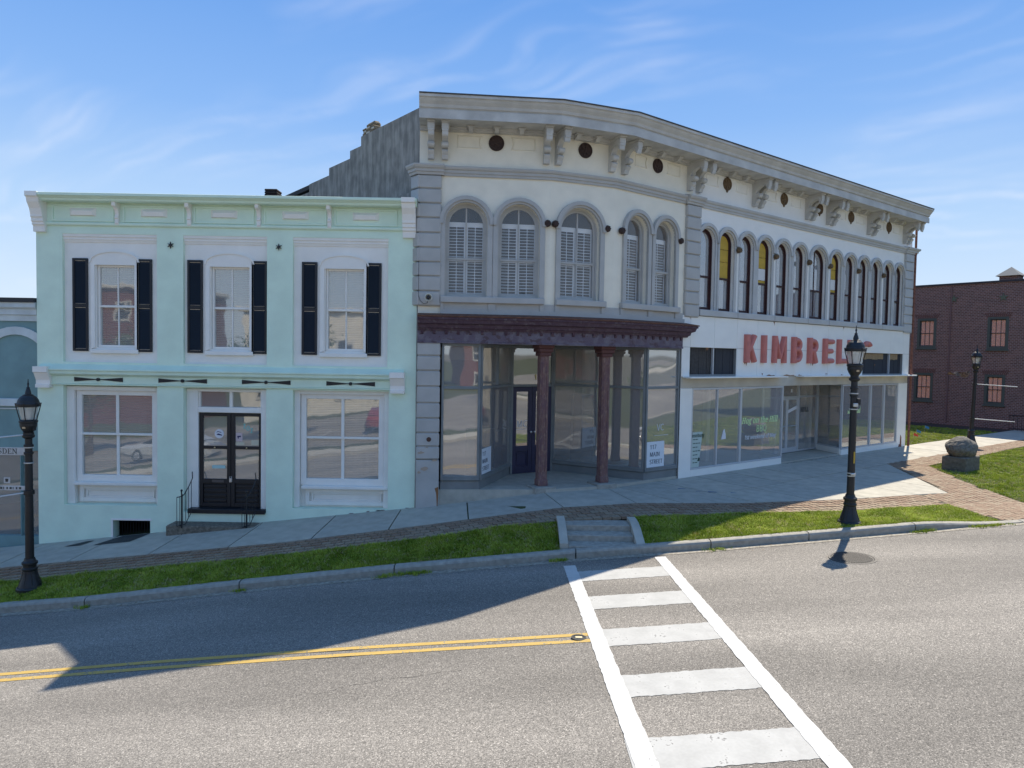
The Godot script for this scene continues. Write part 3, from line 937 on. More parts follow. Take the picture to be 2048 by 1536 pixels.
	for x in [[X0 + 0.04, X0 + 0.39], [X1 - 0.63, X1 - 0.27]]:
		st = begin()
		var c: float = (x[0] + x[1]) / 2; var hw: float = (x[1] - x[0]) / 2
		prism(st, pv([0, 0, 0.25, 0, 0.25, -0.14, 0.21, -0.16, 0.12, -0.34, 0.12, -0.44, 0.15, -0.45, 0.15, -0.53, 0, -0.53]), -hw, hw, side_tf(c, 4.53))
		wpart("end_bracket", st, white, m, fm)
	for x in [-10.392, -8.275, -6.176, -4.054]:
		st = begin()
		for s in [-1, 1]:
			prism(st, pv([s * 0.03, 4.214, s * 0.61, 4.165, s * 0.61, 4.275, s * 0.03, 4.226]), 0.04, 0.055, Transform3D(Basis.IDENTITY, Vector3(x, 0, 0)))
		lathe(st, PackedVector2Array([Vector2(0, 0.08), Vector2(0.03, 0.078), Vector2(0.042, 0.06), Vector2(0.042, 0.0)]), 12, Transform3D(Basis(Vector3.RIGHT, Vector3(0, 0, 1), Vector3(0, -1, 0)), Vector3(x, 4.22, 0.03)))
		wpart("bow_ornament", st, black, m, fm)
	# ground floor show windows
	for q in [[-11.31, -8.94, -10.95, -9.19], [-5.52, -3.10, -5.22, -3.40]]:
		var a: float = q[0]; var b: float = q[1]
		st = begin()
		quad(st, Vector3(a, 1.03, -0.28), Vector3(b, 1.03, -0.28), Vector3(b, 1.70, -0.28), Vector3(a, 1.70, -0.28))
		cbox(st, Vector3(a, 1.03, -0.28), Vector3(q[2] - 0.16, 4.04, -0.12), 0.012)
		cbox(st, Vector3(q[3] + 0.16, 1.03, -0.28), Vector3(b, 4.04, -0.12), 0.012)
		cbox(st, Vector3(q[2] - 0.16, 3.93, -0.28), Vector3(q[3] + 0.16, 4.04, -0.12), 0.012)
		wpart("casing", st, white, m, fm)
		st = begin()
		cbox(st, Vector3(a + 0.2, 1.52, -0.27), Vector3(b - 0.005, 1.60, -0.05), 0.012)
		wpart("sill", st, white, m, fm)
		st = begin()
		rframe(st, a + 0.27, 1.08, b - 0.05, 1.5, 0.10, -0.28, -0.21)
		rframe(st, a + 0.42, 1.18, b - 0.20, 1.40, 0.04, -0.28, -0.235)
		wpart("apron_panel", st, white, m, fm)
		sash_window(m, fm, q[2] - 0.15, 1.60, q[3] + 0.15, 3.95, 2.82, -0.2, white, gl, blindm, 0.135, 0.075)
	# doorway
	st = begin()
	cbox(st, Vector3(-8.28, 0.9, -0.3), Vector3(-7.98, 4.03, -0.16), 0.012)
	cbox(st, Vector3(-6.36, 0.9, -0.3), Vector3(-6.2, 4.03, -0.10), 0.012)
	cbox(st, Vector3(-7.98, 3.95, -0.3), Vector3(-6.36, 4.03, -0.16), 0.012)
	cbox(st, Vector3(-7.98, 3.42, -0.3), Vector3(-6.36, 3.56, -0.14), 0.012)
	cbox(st, Vector3(-7.98, 3.56, -0.28), Vector3(-7.94, 3.95, -0.2), 0.006)
	cbox(st, Vector3(-6.41, 3.56, -0.28), Vector3(-6.36, 3.95, -0.2), 0.006)
	cbox(st, Vector3(-7.20, 3.56, -0.28), Vector3(-7.12, 3.95, -0.2), 0.006)
	wpart("door_frame", st, white, m, fm)
	for h in [[-7.95, -7.18], [-7.14, -6.40]]:
		wpart("transom_pane", pane_shape(rect(h[0], 3.55, h[1], 3.96), -0.25), gl, m, fm)
	for d in [[-7.98, -7.175, 0], [-7.165, -6.36, 1]]:
		var a: float = d[0]; var b: float = d[1]
		st = begin()
		rframe(st, a, 0.99, b, 3.42, 0.095, -0.30, -0.22, 0.1)
		cbox(st, Vector3(a + 0.09, 2.48, -0.29), Vector3(b - 0.09, 2.56, -0.222), 0.005)
		cbox(st, Vector3(a + 0.09, 1.60, -0.29), Vector3(b - 0.09, 1.71, -0.222), 0.005)
		box(st, Vector3(a + 0.09, 1.0, -0.285), Vector3(b - 0.09, 1.62, -0.27))
		for k in 4:
			cbox(st, Vector3(a + 0.11, 1.11 + k * 0.125, -0.275), Vector3(b - 0.11, 1.185 + k * 0.125, -0.24), 0.01)
		var dr := wpart("door", st, black, m, fm)
		for y in [[1.71, 2.48], [2.56, 3.325]]:
			part("pane", pane_shape(rect(a + 0.09, y[0], b - 0.09, y[1]), -0.26), gl, dr)
		st = begin()
		lathe(st, PackedVector2Array([Vector2(0, 0.03), Vector2(0.018, 0.025), Vector2(0.02, 0.01), Vector2(0.012, 0)]), 8, Transform3D(Basis(Vector3.RIGHT, Vector3(0, 0, 1), Vector3(0, -1, 0)), Vector3((a + b) / 2, 2.52, -0.222)))
		part("knocker", st, mat("brass", Color(0.6, 0.5, 0.3), 0.3, {"metal": 0.8}), dr)
		var dec := mat("decal_white", Color(0.72, 0.72, 0.74), 0.7)
		if d[2] == 0:
			st = begin()
			lathe(st, PackedVector2Array([Vector2(0.118, 0.004), Vector2(0.118, 0)]), 24, Transform3D(Basis(Vector3.RIGHT, Vector3(0, 0, 1), Vector3(0, -1, 0)), Vector3(-7.48, 2.87, -0.257)))
			var disc := PackedVector2Array()
			for k in 24: disc.append(Vector2(cos(TAU * k / 24), sin(TAU * k / 24)) * 0.118)
			prism(st, disc, -0.257, -0.253, Transform3D(Basis.IDENTITY, Vector3(-7.48, 2.87, 0)))
			part("round_sticker", st, dec, dr)
			st = begin()
			prism(st, pv([-0.07, -0.03, 0.08, -0.05, 0.06, -0.02, -0.03, 0.01]), -0.252, -0.25, Transform3D(Basis.IDENTITY, Vector3(-7.48, 2.87, 0)))
			prism(st, pv([-0.08, 0.03, -0.04, 0.065, 0.03, 0.05, 0.07, 0.02, 0.03, 0.03, -0.03, 0.045]), -0.252, -0.25, Transform3D(Basis.IDENTITY, Vector3(-7.48, 2.87, 0)))
			part("sticker_print", st, mat("decal_navy", Color(0.03, 0.03, 0.10), 0.7), dr)
			st = begin()
			box(st, Vector3(-7.72, 2.585, -0.257), Vector3(-7.31, 2.61, -0.254)); box(st, Vector3(-7.62, 2.62, -0.257), Vector3(-7.4, 2.645, -0.254))
			part("window_print", st, mat("decal_grey", Color(0.4, 0.4, 0.4), 0.7), dr)
			st = begin()
			box(st, Vector3(-7.66, 1.975, -0.257), Vector3(-7.32, 2.06, -0.254))
			part("aqua_strip", st, mat("decal_aqua", Color(0.42, 0.62, 0.60), 0.7), dr)
			st = begin()
			box(st, Vector3(-7.65, 1.62, -0.222), Vector3(-7.35, 1.69, -0.214))
			part("mail_slot", st, mat("dull_steel", Color(0.10, 0.10, 0.11), 0.4, {"metal": 0.7}), dr)
		else:
			var aq := mat("decal_aqua_letter", Color(0.25, 0.55, 0.50), 0.6)
			var k := 0
			for ch in ["1", "0", "1"]:
				part("numeral", words(ch, 0.185, 0.004, true, true), aq, dr, Transform3D(Basis(Vector3(0, 0, 1), -0.15), Vector3(-6.835 + k * 0.092, 3.075 - k * 0.055, -0.255)))
				k += 1
			st = begin()
			box(st, Vector3(-7.055, 2.68, -0.257), Vector3(-6.885, 2.90, -0.254)); 
			part("alarm_sticker", st, mat("decal_pink", Color(0.62, 0.50, 0.50), 0.7), dr)
			st = begin()
			prism(st, pv([-0.05, 0.02, 0.05, 0.03, 0.04, -0.01, -0.01, -0.01, -0.01, -0.05, -0.03, -0.05]), -0.253, -0.251, Transform3D(Basis.IDENTITY, Vector3(-6.97, 2.80, 0)))
			part("camera_print", st, mats.get("decal_navy", black), dr)
			st = begin()
			for nq in [[-7.06, -6.835, 2.66], [-6.66, -6.46, 2.72]]:
				st = begin()
				box(st, Vector3(nq[0], 2.585, -0.257), Vector3(nq[1], nq[2], -0.254))
				part("notice", st, mat("decal_cream", Color(0.62, 0.58, 0.44), 0.7), dr)
			st = begin()
			cbox(st, Vector3(-7.20, 1.63, -0.225), Vector3(-7.13, 1.74, -0.18), 0.008); tube(st, [Vector3(-7.19, 1.72, -0.2), Vector3(-7.19, 1.78, -0.2), Vector3(-7.14, 1.78, -0.2), Vector3(-7.14, 1.72, -0.2)], 0.008)
			part("padlock", st, mat("steel_lock", Color(0.55, 0.55, 0.55), 0.35, {"metal": 0.8}), dr)
	st = begin()
	cbox(st, Vector3(-8.16, 0.87, -0.3), Vector3(-6.2, 0.985, 0.06), 0.012)
	wpart("threshold", st, black, m, fm)
	# basement light well
	st = begin()
	cbox(st, Vector3(-10.12, 0.65, -0.02), Vector3(-9.08, 0.70, 0.012), 0.004); cbox(st, Vector3(-10.12, 0.05, -0.02), Vector3(-10.07, 0.65, 0.012), 0.004)
	wpart("basement_frame", st, white, m, fm)
	st = begin()
	for k in 13:
		var x := -10.03 + k * 0.072
		tube(st, [Vector3(x, 0.14, -0.22), Vector3(x, 0.65, -0.22)], 0.007, -1, 5)
	wpart("basement_bars", st, black, m, fm)
	st = begin()
	for q in [[-10.15, -17.95, -9.1, -17.25], [-10.95, -17.75, -10.4, -17.4]]:
		quad(st, gp(q[0], q[3], 0.008), gp(q[2] - 0.15, q[3], 0.008), gp(q[2], q[1], 0.008), gp(q[0] + 0.35, q[1], 0.008))
	var hatch := part("pavement_hatch", st, mat("old_iron", Color(0.06, 0.065, 0.065), 0.8, {"tex": noise_tex("kerb_t", 0.02, 0.6, 1.0, 6), "scale": 2.0}), self)
	tag(hatch, "dark iron hatch plates set in the sidewalk below the basement opening", "hatch")
	# chimney above the parapet
	st = begin()
	var br := Transform3D(Basis.IDENTITY, Vector3(0, 0, -6.5))
	cbox(st, Vector3(-8.55, 8.2, -0.4), Vector3(-8.02, 10.23, 0.2), 0.02, br)
	var ch := wpart("chimney", st, mat("chimney_brick", Color(0.06, 0.045, 0.04), 0.95, {"tex": noise_tex("kerb_t", 0.02, 0.6, 1.0, 6), "scale": 1.5}), m, fm)
	st = begin()
	for k in 3:
		cbox(st, Vector3(-8.46, 10.235 + k * 0.085, -0.36), Vector3(-8.03, 10.31 + k * 0.085, 0.16), 0.02, br)
	part("chimney_cap", st, mats["chimney_brick"], ch)
	# chipped base line above the sidewalk
	var rr := RandomNumberGenerator.new(); rr.seed = 23
	for k in 12:
		var cx := lerpf(-11.8, -2.6, rr.randf())
		if cx > -10.2 and cx < -9.0: continue
		if cx > -8.6 and cx < -6.2: continue
		var pp := PackedVector2Array()
		var yb := gy(cx, -17.95)
		for j in 9: pp.append(Vector2(cx + cos(TAU * j / 9) * rr.randf_range(0.02, 0.09), yb + 0.008 + sin(TAU * j / 9) * rr.randf_range(0.005, 0.025)))
		st = begin()
		prism(st, pp, -0.01, 0.004)
		wpart("chipped_base", st, mat("bare_base", Color(0.24, 0.22, 0.19), 0.95), m, fm)
	# door step and railings
	var ds := thing("door_step", "worn stone step below the black double door", "step", Vector3(-7.4, 0.6, -17.8))
	st = begin()
	cbox(st, Vector3(-8.5, 0.2, -18.0), Vector3(-6.3, 0.66, -17.5), 0.03)
	wpart("tread", st, mat("old_stone", Color(0.27, 0.235, 0.18), 0.95, {"tex": noise_tex("kerb_t", 0.02, 0.6, 1.0, 6), "scale": 0.9}), ds)
	for s in [[-8.1, "wrought iron railing left of the black door, beside the white casing"], [-6.5, "wrought iron railing in front of the black door leaf numbered 101"]]:
		var rl := thing("handrail", s[1], "railing", Vector3(s[0], 0.6, -17.6), "door railings")
		var x: float = s[0]
		st = begin()
		tube(st, [Vector3(x, 0.6, -17.5), Vector3(x, 1.52, -17.5)], 0.016)
		lathe(st, PackedVector2Array([Vector2(0, 1.57), Vector2(0.025, 1.555), Vector2(0.03, 1.53), Vector2(0.016, 1.505)]), 8, Transform3D(Basis.IDENTITY, Vector3(x, 0, -17.5)))
		wpart("post", st, black, rl)
		st = begin()
		tube(st, [Vector3(x - 0.08, 1.38, -17.42), Vector3(x, 1.39, -17.5), Vector3(x + 0.02, 1.42, -17.6), Vector3(x + 0.08, 1.62, -17.75), Vector3(x + 0.1, 1.78, -17.88), Vector3(x + 0.04, 1.92, -18.0)], 0.012)
		wpart("rail", st, black, rl)
		st = begin()
		tube(st, [Vector3(x - 0.08, 0.66, -17.42), Vector3(x + 0.04, 0.68, -17.62), Vector3(x + 0.1, 0.95, -17.85)], 0.01)
		wpart("rail", st, black, rl)
		for k in 6:
			var f := k / 5.0
			var px := lerpf(x - 0.08, x + 0.09, f); var pz := lerpf(-17.42, -17.84, f)
			st = begin()
			tube(st, [Vector3(px, 0.64 + 0.28 * f * f, pz), Vector3(px, 1.38 + 0.33 * f * f, pz)], 0.007, -1, 6)
			wpart("baluster", st, black, rl)

func build_teal() -> void:
	var teal := painted("teal_paint", Color(0.22, 0.36, 0.36), 0.7, 0.9)
	var trim := painted("teal_trim", Color(0.70, 0.76, 0.75), 0.6, 0.88)
	var m := thing("teal_building", "low dark teal shop with a pale arch and dark roof edge beside the mint building", "building", Vector3(-15, -0.5, -18.1))
	var f := Transform3D(Basis.IDENTITY, Vector3(0, 0, -18.12))
	var st := begin()
	var ops := [[-15.4, 2.9, 0.18, 2.38, 0.0], [-12.24, 0.24, 0.18, 2.37, 0.0]]
	wall(st, -20, -11.97, -1.6, 5.7, ops, 0.0, 0.15)
	quad(st, Vector3(-20, -2, -8), Vector3(-20, -2, 0), Vector3(-20, 6.1, 0), Vector3(-20, 6.1, -8))
	quad(st, Vector3(-11.97, -1, -8), Vector3(-20, -1, -8), Vector3(-20, 6.1, -8), Vector3(-11.97, 6.1, -8))
	quad(st, Vector3(-20, 6.1, 0), Vector3(-11.97, 6.1, 0), Vector3(-11.97, 6.1, -8), Vector3(-20, 6.1, -8))
	wpart("wall", st, teal, m, f)
	st = begin()
	mold(st, pv([0, 5.66, 0.04, 5.66, 0.05, 5.80, 0.09, 5.82, 0.09, 5.95, 0.16, 6.0, 0.16, 6.12, 0, 6.14]), [Vector2(-20, -18.12), Vector2(-11.99, -18.12)])
	wpart("cornice", st, trim, m)
	st = begin()
	mold(st, pv([0, 6.125, 0.2, 6.125, 0.2, 6.235, 0, 6.24]), [Vector2(-20, -18.12), Vector2(-11.99, -18.12)])
	wpart("roof_edge", st, mat("roof_tar", Color(0.05, 0.05, 0.05), 0.95), m)
	for c in [-12.56, -15.4, -18.2]:
		st = begin()
		ring(st, outl(1.02, 3.70, 4.5, 1.02), outl(0.82, 3.70, 4.5, 0.82), 0.05, 0.0, -0.0, c)
		wpart("arch", st, trim, m, f)
	st = begin()
	cbox(st, Vector3(-20, 3.5, 0), Vector3(-11.99, 3.70, 0.09), 0.015)
	wpart("ledge", st, trim, m, f)
	st = begin()
	cbox(st, Vector3(-20, 3.42, 0), Vector3(-11.99, 3.46, 0.03), 0.006)
	wpart("ledge", st, trim, m, f)
	wpart("show_window", pane_shape(rect(-18.25, 0.18, -12.51, 2.37), -0.1), glass("dark_glass", Color(0.72, 0.72, 0.7), 0.05, 0.3), m, f)
	wpart("show_window", pane_shape(rect(-12.48, 0.18, -12.0, 2.37), -0.1), mats["dark_glass"], m, f)

# ---------------------------------------------------------------- curved corner block: shared shapes
func bracket_shape() -> SurfaceTool:
	var st := begin()
	# side profile (out, y) of the tall console, hung below the soffit at y = 0
	var p := PackedVector2Array([Vector2(0, 0), Vector2(0.62, 0), Vector2(0.62, -0.03), Vector2(0.60, -0.04), Vector2(0.60, -0.24), Vector2(0.585, -0.26), Vector2(0.57, -0.33), Vector2(0.545, -0.36), Vector2(0.52, -0.33), Vector2(0.49, -0.25)])
	for i in 8:
		var a := PI * 0.5 * i / 7.0
		p.append(Vector2(0.46 - 0.33 * sin(a), -0.19 - 0.25 * (1 - cos(a))))
	for i in 7:
		var a := PI * 0.6 - PI * 1.15 * i / 6.0
		p.append(Vector2(0.22 + 0.085 * cos(a), -0.475 + 0.075 * sin(a)))
	p.append(Vector2(0.13, -0.565)); p.append(Vector2(0.19, -0.58)); p.append(Vector2(0.225, -0.62)); p.append(Vector2(0.19, -0.67)); p.append(Vector2(0.155, -0.71)); p.append(Vector2(0.15, -0.74)); p.append(Vector2(0.12, -0.80)); p.append(Vector2(0, -0.80))
	prism(st, p, -0.075, 0.075, side_tf(0, 0))
	# wider cap block and the roll ends
	cbox(st, Vector3(-0.1, -0.055, 0), Vector3(0.1, 0.0, 0.645), 0.01)
	cbox(st, Vector3(-0.088, -0.20, 0.44), Vector3(0.088, -0.06, 0.61), 0.012)
	var rp := PackedVector2Array([Vector2(0, -0.09), Vector2(0.05, -0.09), Vector2(0.06, -0.08), Vector2(0.06, 0.08), Vector2(0.05, 0.09), Vector2(0, 0.09)])
	lathe(st, rp, 12, Transform3D(Basis(Vector3(0, 1, 0), Vector3(1, 0, 0), Vector3(0, 0, -1)), Vector3(0, -0.475, 0.22)))
	return st

func medallion_shape(lens := false) -> SurfaceTool:
	var st := begin()
	var fwd := Transform3D(Basis(Vector3.RIGHT, Vector3(0, 0, 1), Vector3(0, -1, 0)), Vector3.ZERO)
	lathe(st, PackedVector2Array([Vector2(0.195, 0), Vector2(0.195, 0.03), Vector2(0.19, 0.045), Vector2(0.17, 0.035), Vector2(0.165, 0.015), Vector2(0, 0.015)]), 24, fwd)
	lathe(st, PackedVector2Array([Vector2(0.05, 0.012), Vector2(0.045, 0.04), Vector2(0, 0.05)]), 12, fwd)
	for k in 6:
		var a := TAU * k / 6.0 + 0.26
		var t := Transform3D(Basis(Vector3(0, 0, 1), a), Vector3.ZERO)
		prism(st, pv([0.04, 0.0, 0.075, 0.035, 0.125, 0.03, 0.165, 0.0, 0.125, -0.03, 0.075, -0.035]), 0.012, 0.035, t)
	if lens:
		prism(st, pv([-0.05, 0.2, 0, 0.255, 0.05, 0.2]), 0, 0.03); prism(st, pv([-0.05, -0.2, 0.05, -0.2, 0, -0.255]), 0, 0.03)
	return st

func modillion_shape() -> SurfaceTool:
	var st := begin()
	cbox(st, Vector3(-0.085, -0.05, 0), Vector3(0.085, 0.0, 0.18), 0.008)
	prism(st, pv([0, -0.05, 0.16, -0.05, 0.13, -0.10, 0.09, -0.17, 0, -0.19]), -0.05, 0.05, side_tf(0, 0))
	return st

func corbel_shape() -> SurfaceTool:
	var st := begin()
	var f := Transform3D(Basis(Vector3.RIGHT, Vector3(0, 0, 1), Vector3(0, -1, 0)), Vector3.ZERO)
	lathe(st, PackedVector2Array([Vector2(0.085, 0.0), Vector2(0.09, 0.06), Vector2(0.07, 0.10), Vector2(0.045, 0.12), Vector2(0.02, 0.11), Vector2(0, 0.125)]), 14, f)
	for k in 7:
		var a := TAU * k / 7.0
		lathe(st, PackedVector2Array([Vector2(0.03, 0), Vector2(0.026, 0.02), Vector2(0, 0.03)]), 7, Transform3D(f.basis, Vector3(cos(a) * 0.055, sin(a) * 0.055, 0.085)))
	return st

func fpt(f: Transform3D, s: float, y: float, z := 0.0) -> Transform3D: return Transform3D(f.basis, f * Vector3(s, y, z))

# raised frieze panel with a hollow end
func frieze_panel(w: float, left: bool) -> SurfaceTool:
	var p := PackedVector2Array()
	var q := PackedVector2Array()
	var h := 0.16
	for pass_ in 2:
		var k := 0.018 * pass_
		var r := PackedVector2Array()
		r.append(Vector2(-w / 2 + k, -h + k)); r.append(Vector2(w / 2 - k, -h + k))
		for i in 5:
			var y := lerpf(-h + k, h - k, i / 4.0)
			r.append(Vector2(w / 2 - k - 0.05 * (1 - (y / h) * (y / h)), y))
		r.append(Vector2(w / 2 - k, h - k)); r.append(Vector2(-w / 2 + k, h - k)); r.append(Vector2(-w / 2 + k, -h + k))
		if not left:
			for i in r.size(): r[i].x = -r[i].x
			r.reverse()
		if pass_ == 0: p = r
		else: q = r
	var st := begin()
	for i in p.size() - 1:
		var a := p[i]; var b := p[i + 1]; var c := q[i + 1]; var d := q[i]
		quad(st, Vector3(a.x, a.y, 0), Vector3(b.x, b.y, 0), Vector3(c.x, c.y, 0.02), Vector3(d.x, d.y, 0.02))
		quad(st, Vector3(d.x, d.y, 0.02), Vector3(c.x, c.y, 0.02), Vector3(c.x * 0.97, c.y * 0.93, 0.006), Vector3(d.x * 0.97, d.y * 0.93, 0.006))
	return st

const CORNICE := [0, 10.52, 0.10, 10.52, 0.10, 10.57, 0.14, 10.60, 0.14, 10.622, 0.74, 10.622, 0.74, 10.60, 0.77, 10.60, 0.77, 10.80, 0.74, 10.805, 0.74, 10.835, 0.78, 10.86, 0.80, 10.92, 0.86, 10.99, 0.89, 11.04, 0.93, 11.06, 0.93, 11.12, 0.2, 11.16, 0, 11.16]
const BAND := [0, 9.44, 0.045, 9.44, 0.05, 9.50, 0.075, 9.51, 0.08, 9.575, 0.11, 9.59, 0.13, 9.635, 0.13, 9.66, 0, 9.70]
const QUOINS := [9.44, 9.10, 8.74, 8.385, 8.015, 7.65, 7.29, 6.94, 6.57, 6.20]

func arch_window(par: Node3D, xf: Transform3D, hw: float, spring: float, stone: Material, sashm: Material, gm: Material, o := {}) -> Node3D:
	# xf: centre of the window at the facade plane, y up from world zero. The architrave is the window's own mesh
	var w := MeshInstance3D.new()
	var st := begin()
	var r1: float = hw + o.get("ring", 0.13)
	var rd: float = o.get("proud", 0.06)
	ring(st, outl(r1, 6.45, spring, r1), outl(hw, 6.45, spring, hw), rd, 0.0, -0.02)
	w.mesh = st.commit(); w.material_override = stone; w.name = "window"
	par.add_child(w, true)
	w.transform = Transform3D(xf.basis, xf.origin - par.position)
	st = begin()
	ring(st, outl(r1 + 0.02, spring - 0.02, spring, r1 + 0.02), outl(r1 - 0.075, spring - 0.02, spring, r1 - 0.075), rd + 0.045, 0.0, rd - 0.005)
	part("hood_mould", st, stone, w)
	var rz: float = o.get("recess", -0.13)
	st = begin()
	ring(st, outl(hw, 6.45, spring, hw), outl(hw - 0.045, 6.45, spring, hw - 0.045), rz, rz - 0.05, rz - 0.05)
	part("blind_stop", st, o.get("stopm", stone), w)
	var so := hw - 0.045
	var si: float = so - o.get("stile", 0.06)
	st = begin()
	ring(st, outl(so, 6.47, spring, so), outl(si, 6.55, spring, si), rz - 0.03, rz - 0.08, rz - 0.08)
	cbox(st, Vector3(-so, 6.45, rz - 0.08), Vector3(so, 6.55, rz - 0.025), 0.006)
	var mr: float = o.get("rail", 7.42)
	part("sash", st, sashm, w)
	st = begin()
	cbox(st, Vector3(-so, mr - 0.03, rz - 0.085), Vector3(so, mr + 0.03, rz - 0.02), 0.006)
	part("meeting_rail", st, sashm, w)
	if o.get("bar", true):
		st = begin()
		cbox(st, Vector3(-0.02, 6.54, rz - 0.075), Vector3(0.02, spring + si - 0.01, rz - 0.035), 0.005)
		part("glazing_bar", st, sashm, w)
	var lower := rect(-si, 6.54, si, mr)
	var upper := outl(si, mr, spring, si)
	part("pane", pane_shape(lower, rz - 0.058), gm, w)
	if o.get("board", 0) == 0:
		part("pane", pane_shape(upper, rz - 0.052), gm, w)
	else:
		var yb: Material = mat("yellow_board", Color(0.62, 0.40, 0.05), 0.7, {"tex": noise_tex("blotch_86", 0.008, 0.86, 1.0, 5), "scale": 0.9})
		var cuts := [mr, mr + 0.52, mr + 0.9, spring + si]
		if o.board == 2: cuts = [mr, mr + 0.12, mr + 0.5, mr + 0.85, spring + si]
		for k in cuts.size() - 1:
			var pl := Geometry2D.intersect_polygons(upper, rect(-1, cuts[k] + 0.006, 1, cuts[k + 1] - 0.006))
			for q in pl:
				st = begin()
				prism(st, q, rz - 0.065, rz - 0.05)
				part("board", st, mat("white_board", Color(0.7, 0.69, 0.66), 0.7) if (o.board == 2 and k == 1) else yb, w)
	return w

func quoin_stones(par: Node3D, f: Transform3D, s0: float, s1: float, ys: Array, m: Material, z := 0.1) -> void:
	for i in ys.size() - 1:
		var st := begin()
		var y1: float = ys[i] - 0.012; var y0: float = ys[i + 1] + 0.012
		cbox(st, Vector3(s0, y0, -0.02), Vector3(s1, y1, z), 0.022)
		wpart("quoin_stone", st, m, par, f)
	var st2 := begin()
	box(st2, Vector3(s0 + 0.02, ys[-1], -0.03), Vector3(s1 - 0.02, ys[0], z - 0.045))
	wpart("pilaster_core", st2, m, par, f)

func streaks() -> ImageTexture:
	var n := FastNoiseLite.new(); n.seed = 21; n.frequency = 1.0; n.fractal_octaves = 4
	var n2 := FastNoiseLite.new(); n2.seed = 8; n2.frequency = 1.0; n2.fractal_octaves = 5
	var f := func(x: int, y: int) -> Color:
		var a := n.get_noise_2d(x * 0.035, y * 0.003) * 0.5 + 0.5
		var b := n2.get_noise_2d(x * 0.02, y * 0.016) * 0.5 + 0.5
		var c := n.get_noise_2d(x * 0.2, y * 0.012 + 90.0) * 0.5 + 0.5
		var v := clampf(0.74 + 0.26 * smoothstep(0.3, 0.75, a * 0.36 + b * 0.40 + c * 0.30), 0, 1)
		return Color(v, v * 0.985, v * 0.96)
	return img_tex("streaks", 512, 512, f)

func peel(key: String, a: Color, b: Color, c: Color, sd: int, cover := 0.08, fx := 3.2, fy := 0.35) -> ImageTexture:
	var n := FastNoiseLite.new(); n.seed = sd; n.frequency = 0.02; n.fractal_octaves = 5
	var n2 := FastNoiseLite.new(); n2.seed = sd + 9; n2.frequency = 0.035; n2.fractal_octaves = 4
	var f := func(x: int, y: int) -> Color:
		var v := n.get_noise_2d(x * fx, y * fy)
		var w := n2.get_noise_2d(x * fx * 0.56, y * fy * 1.3)
		var col := a.lerp(b, smoothstep(-0.12, 0.3, v))
		if w > 0.34 - cover: col = col.lerp(c, 0.85)
		return (col * (0.86 + 0.14 * sin(v * 40.0))).linear_to_srgb()
	return img_tex(key, 512, 512, f)

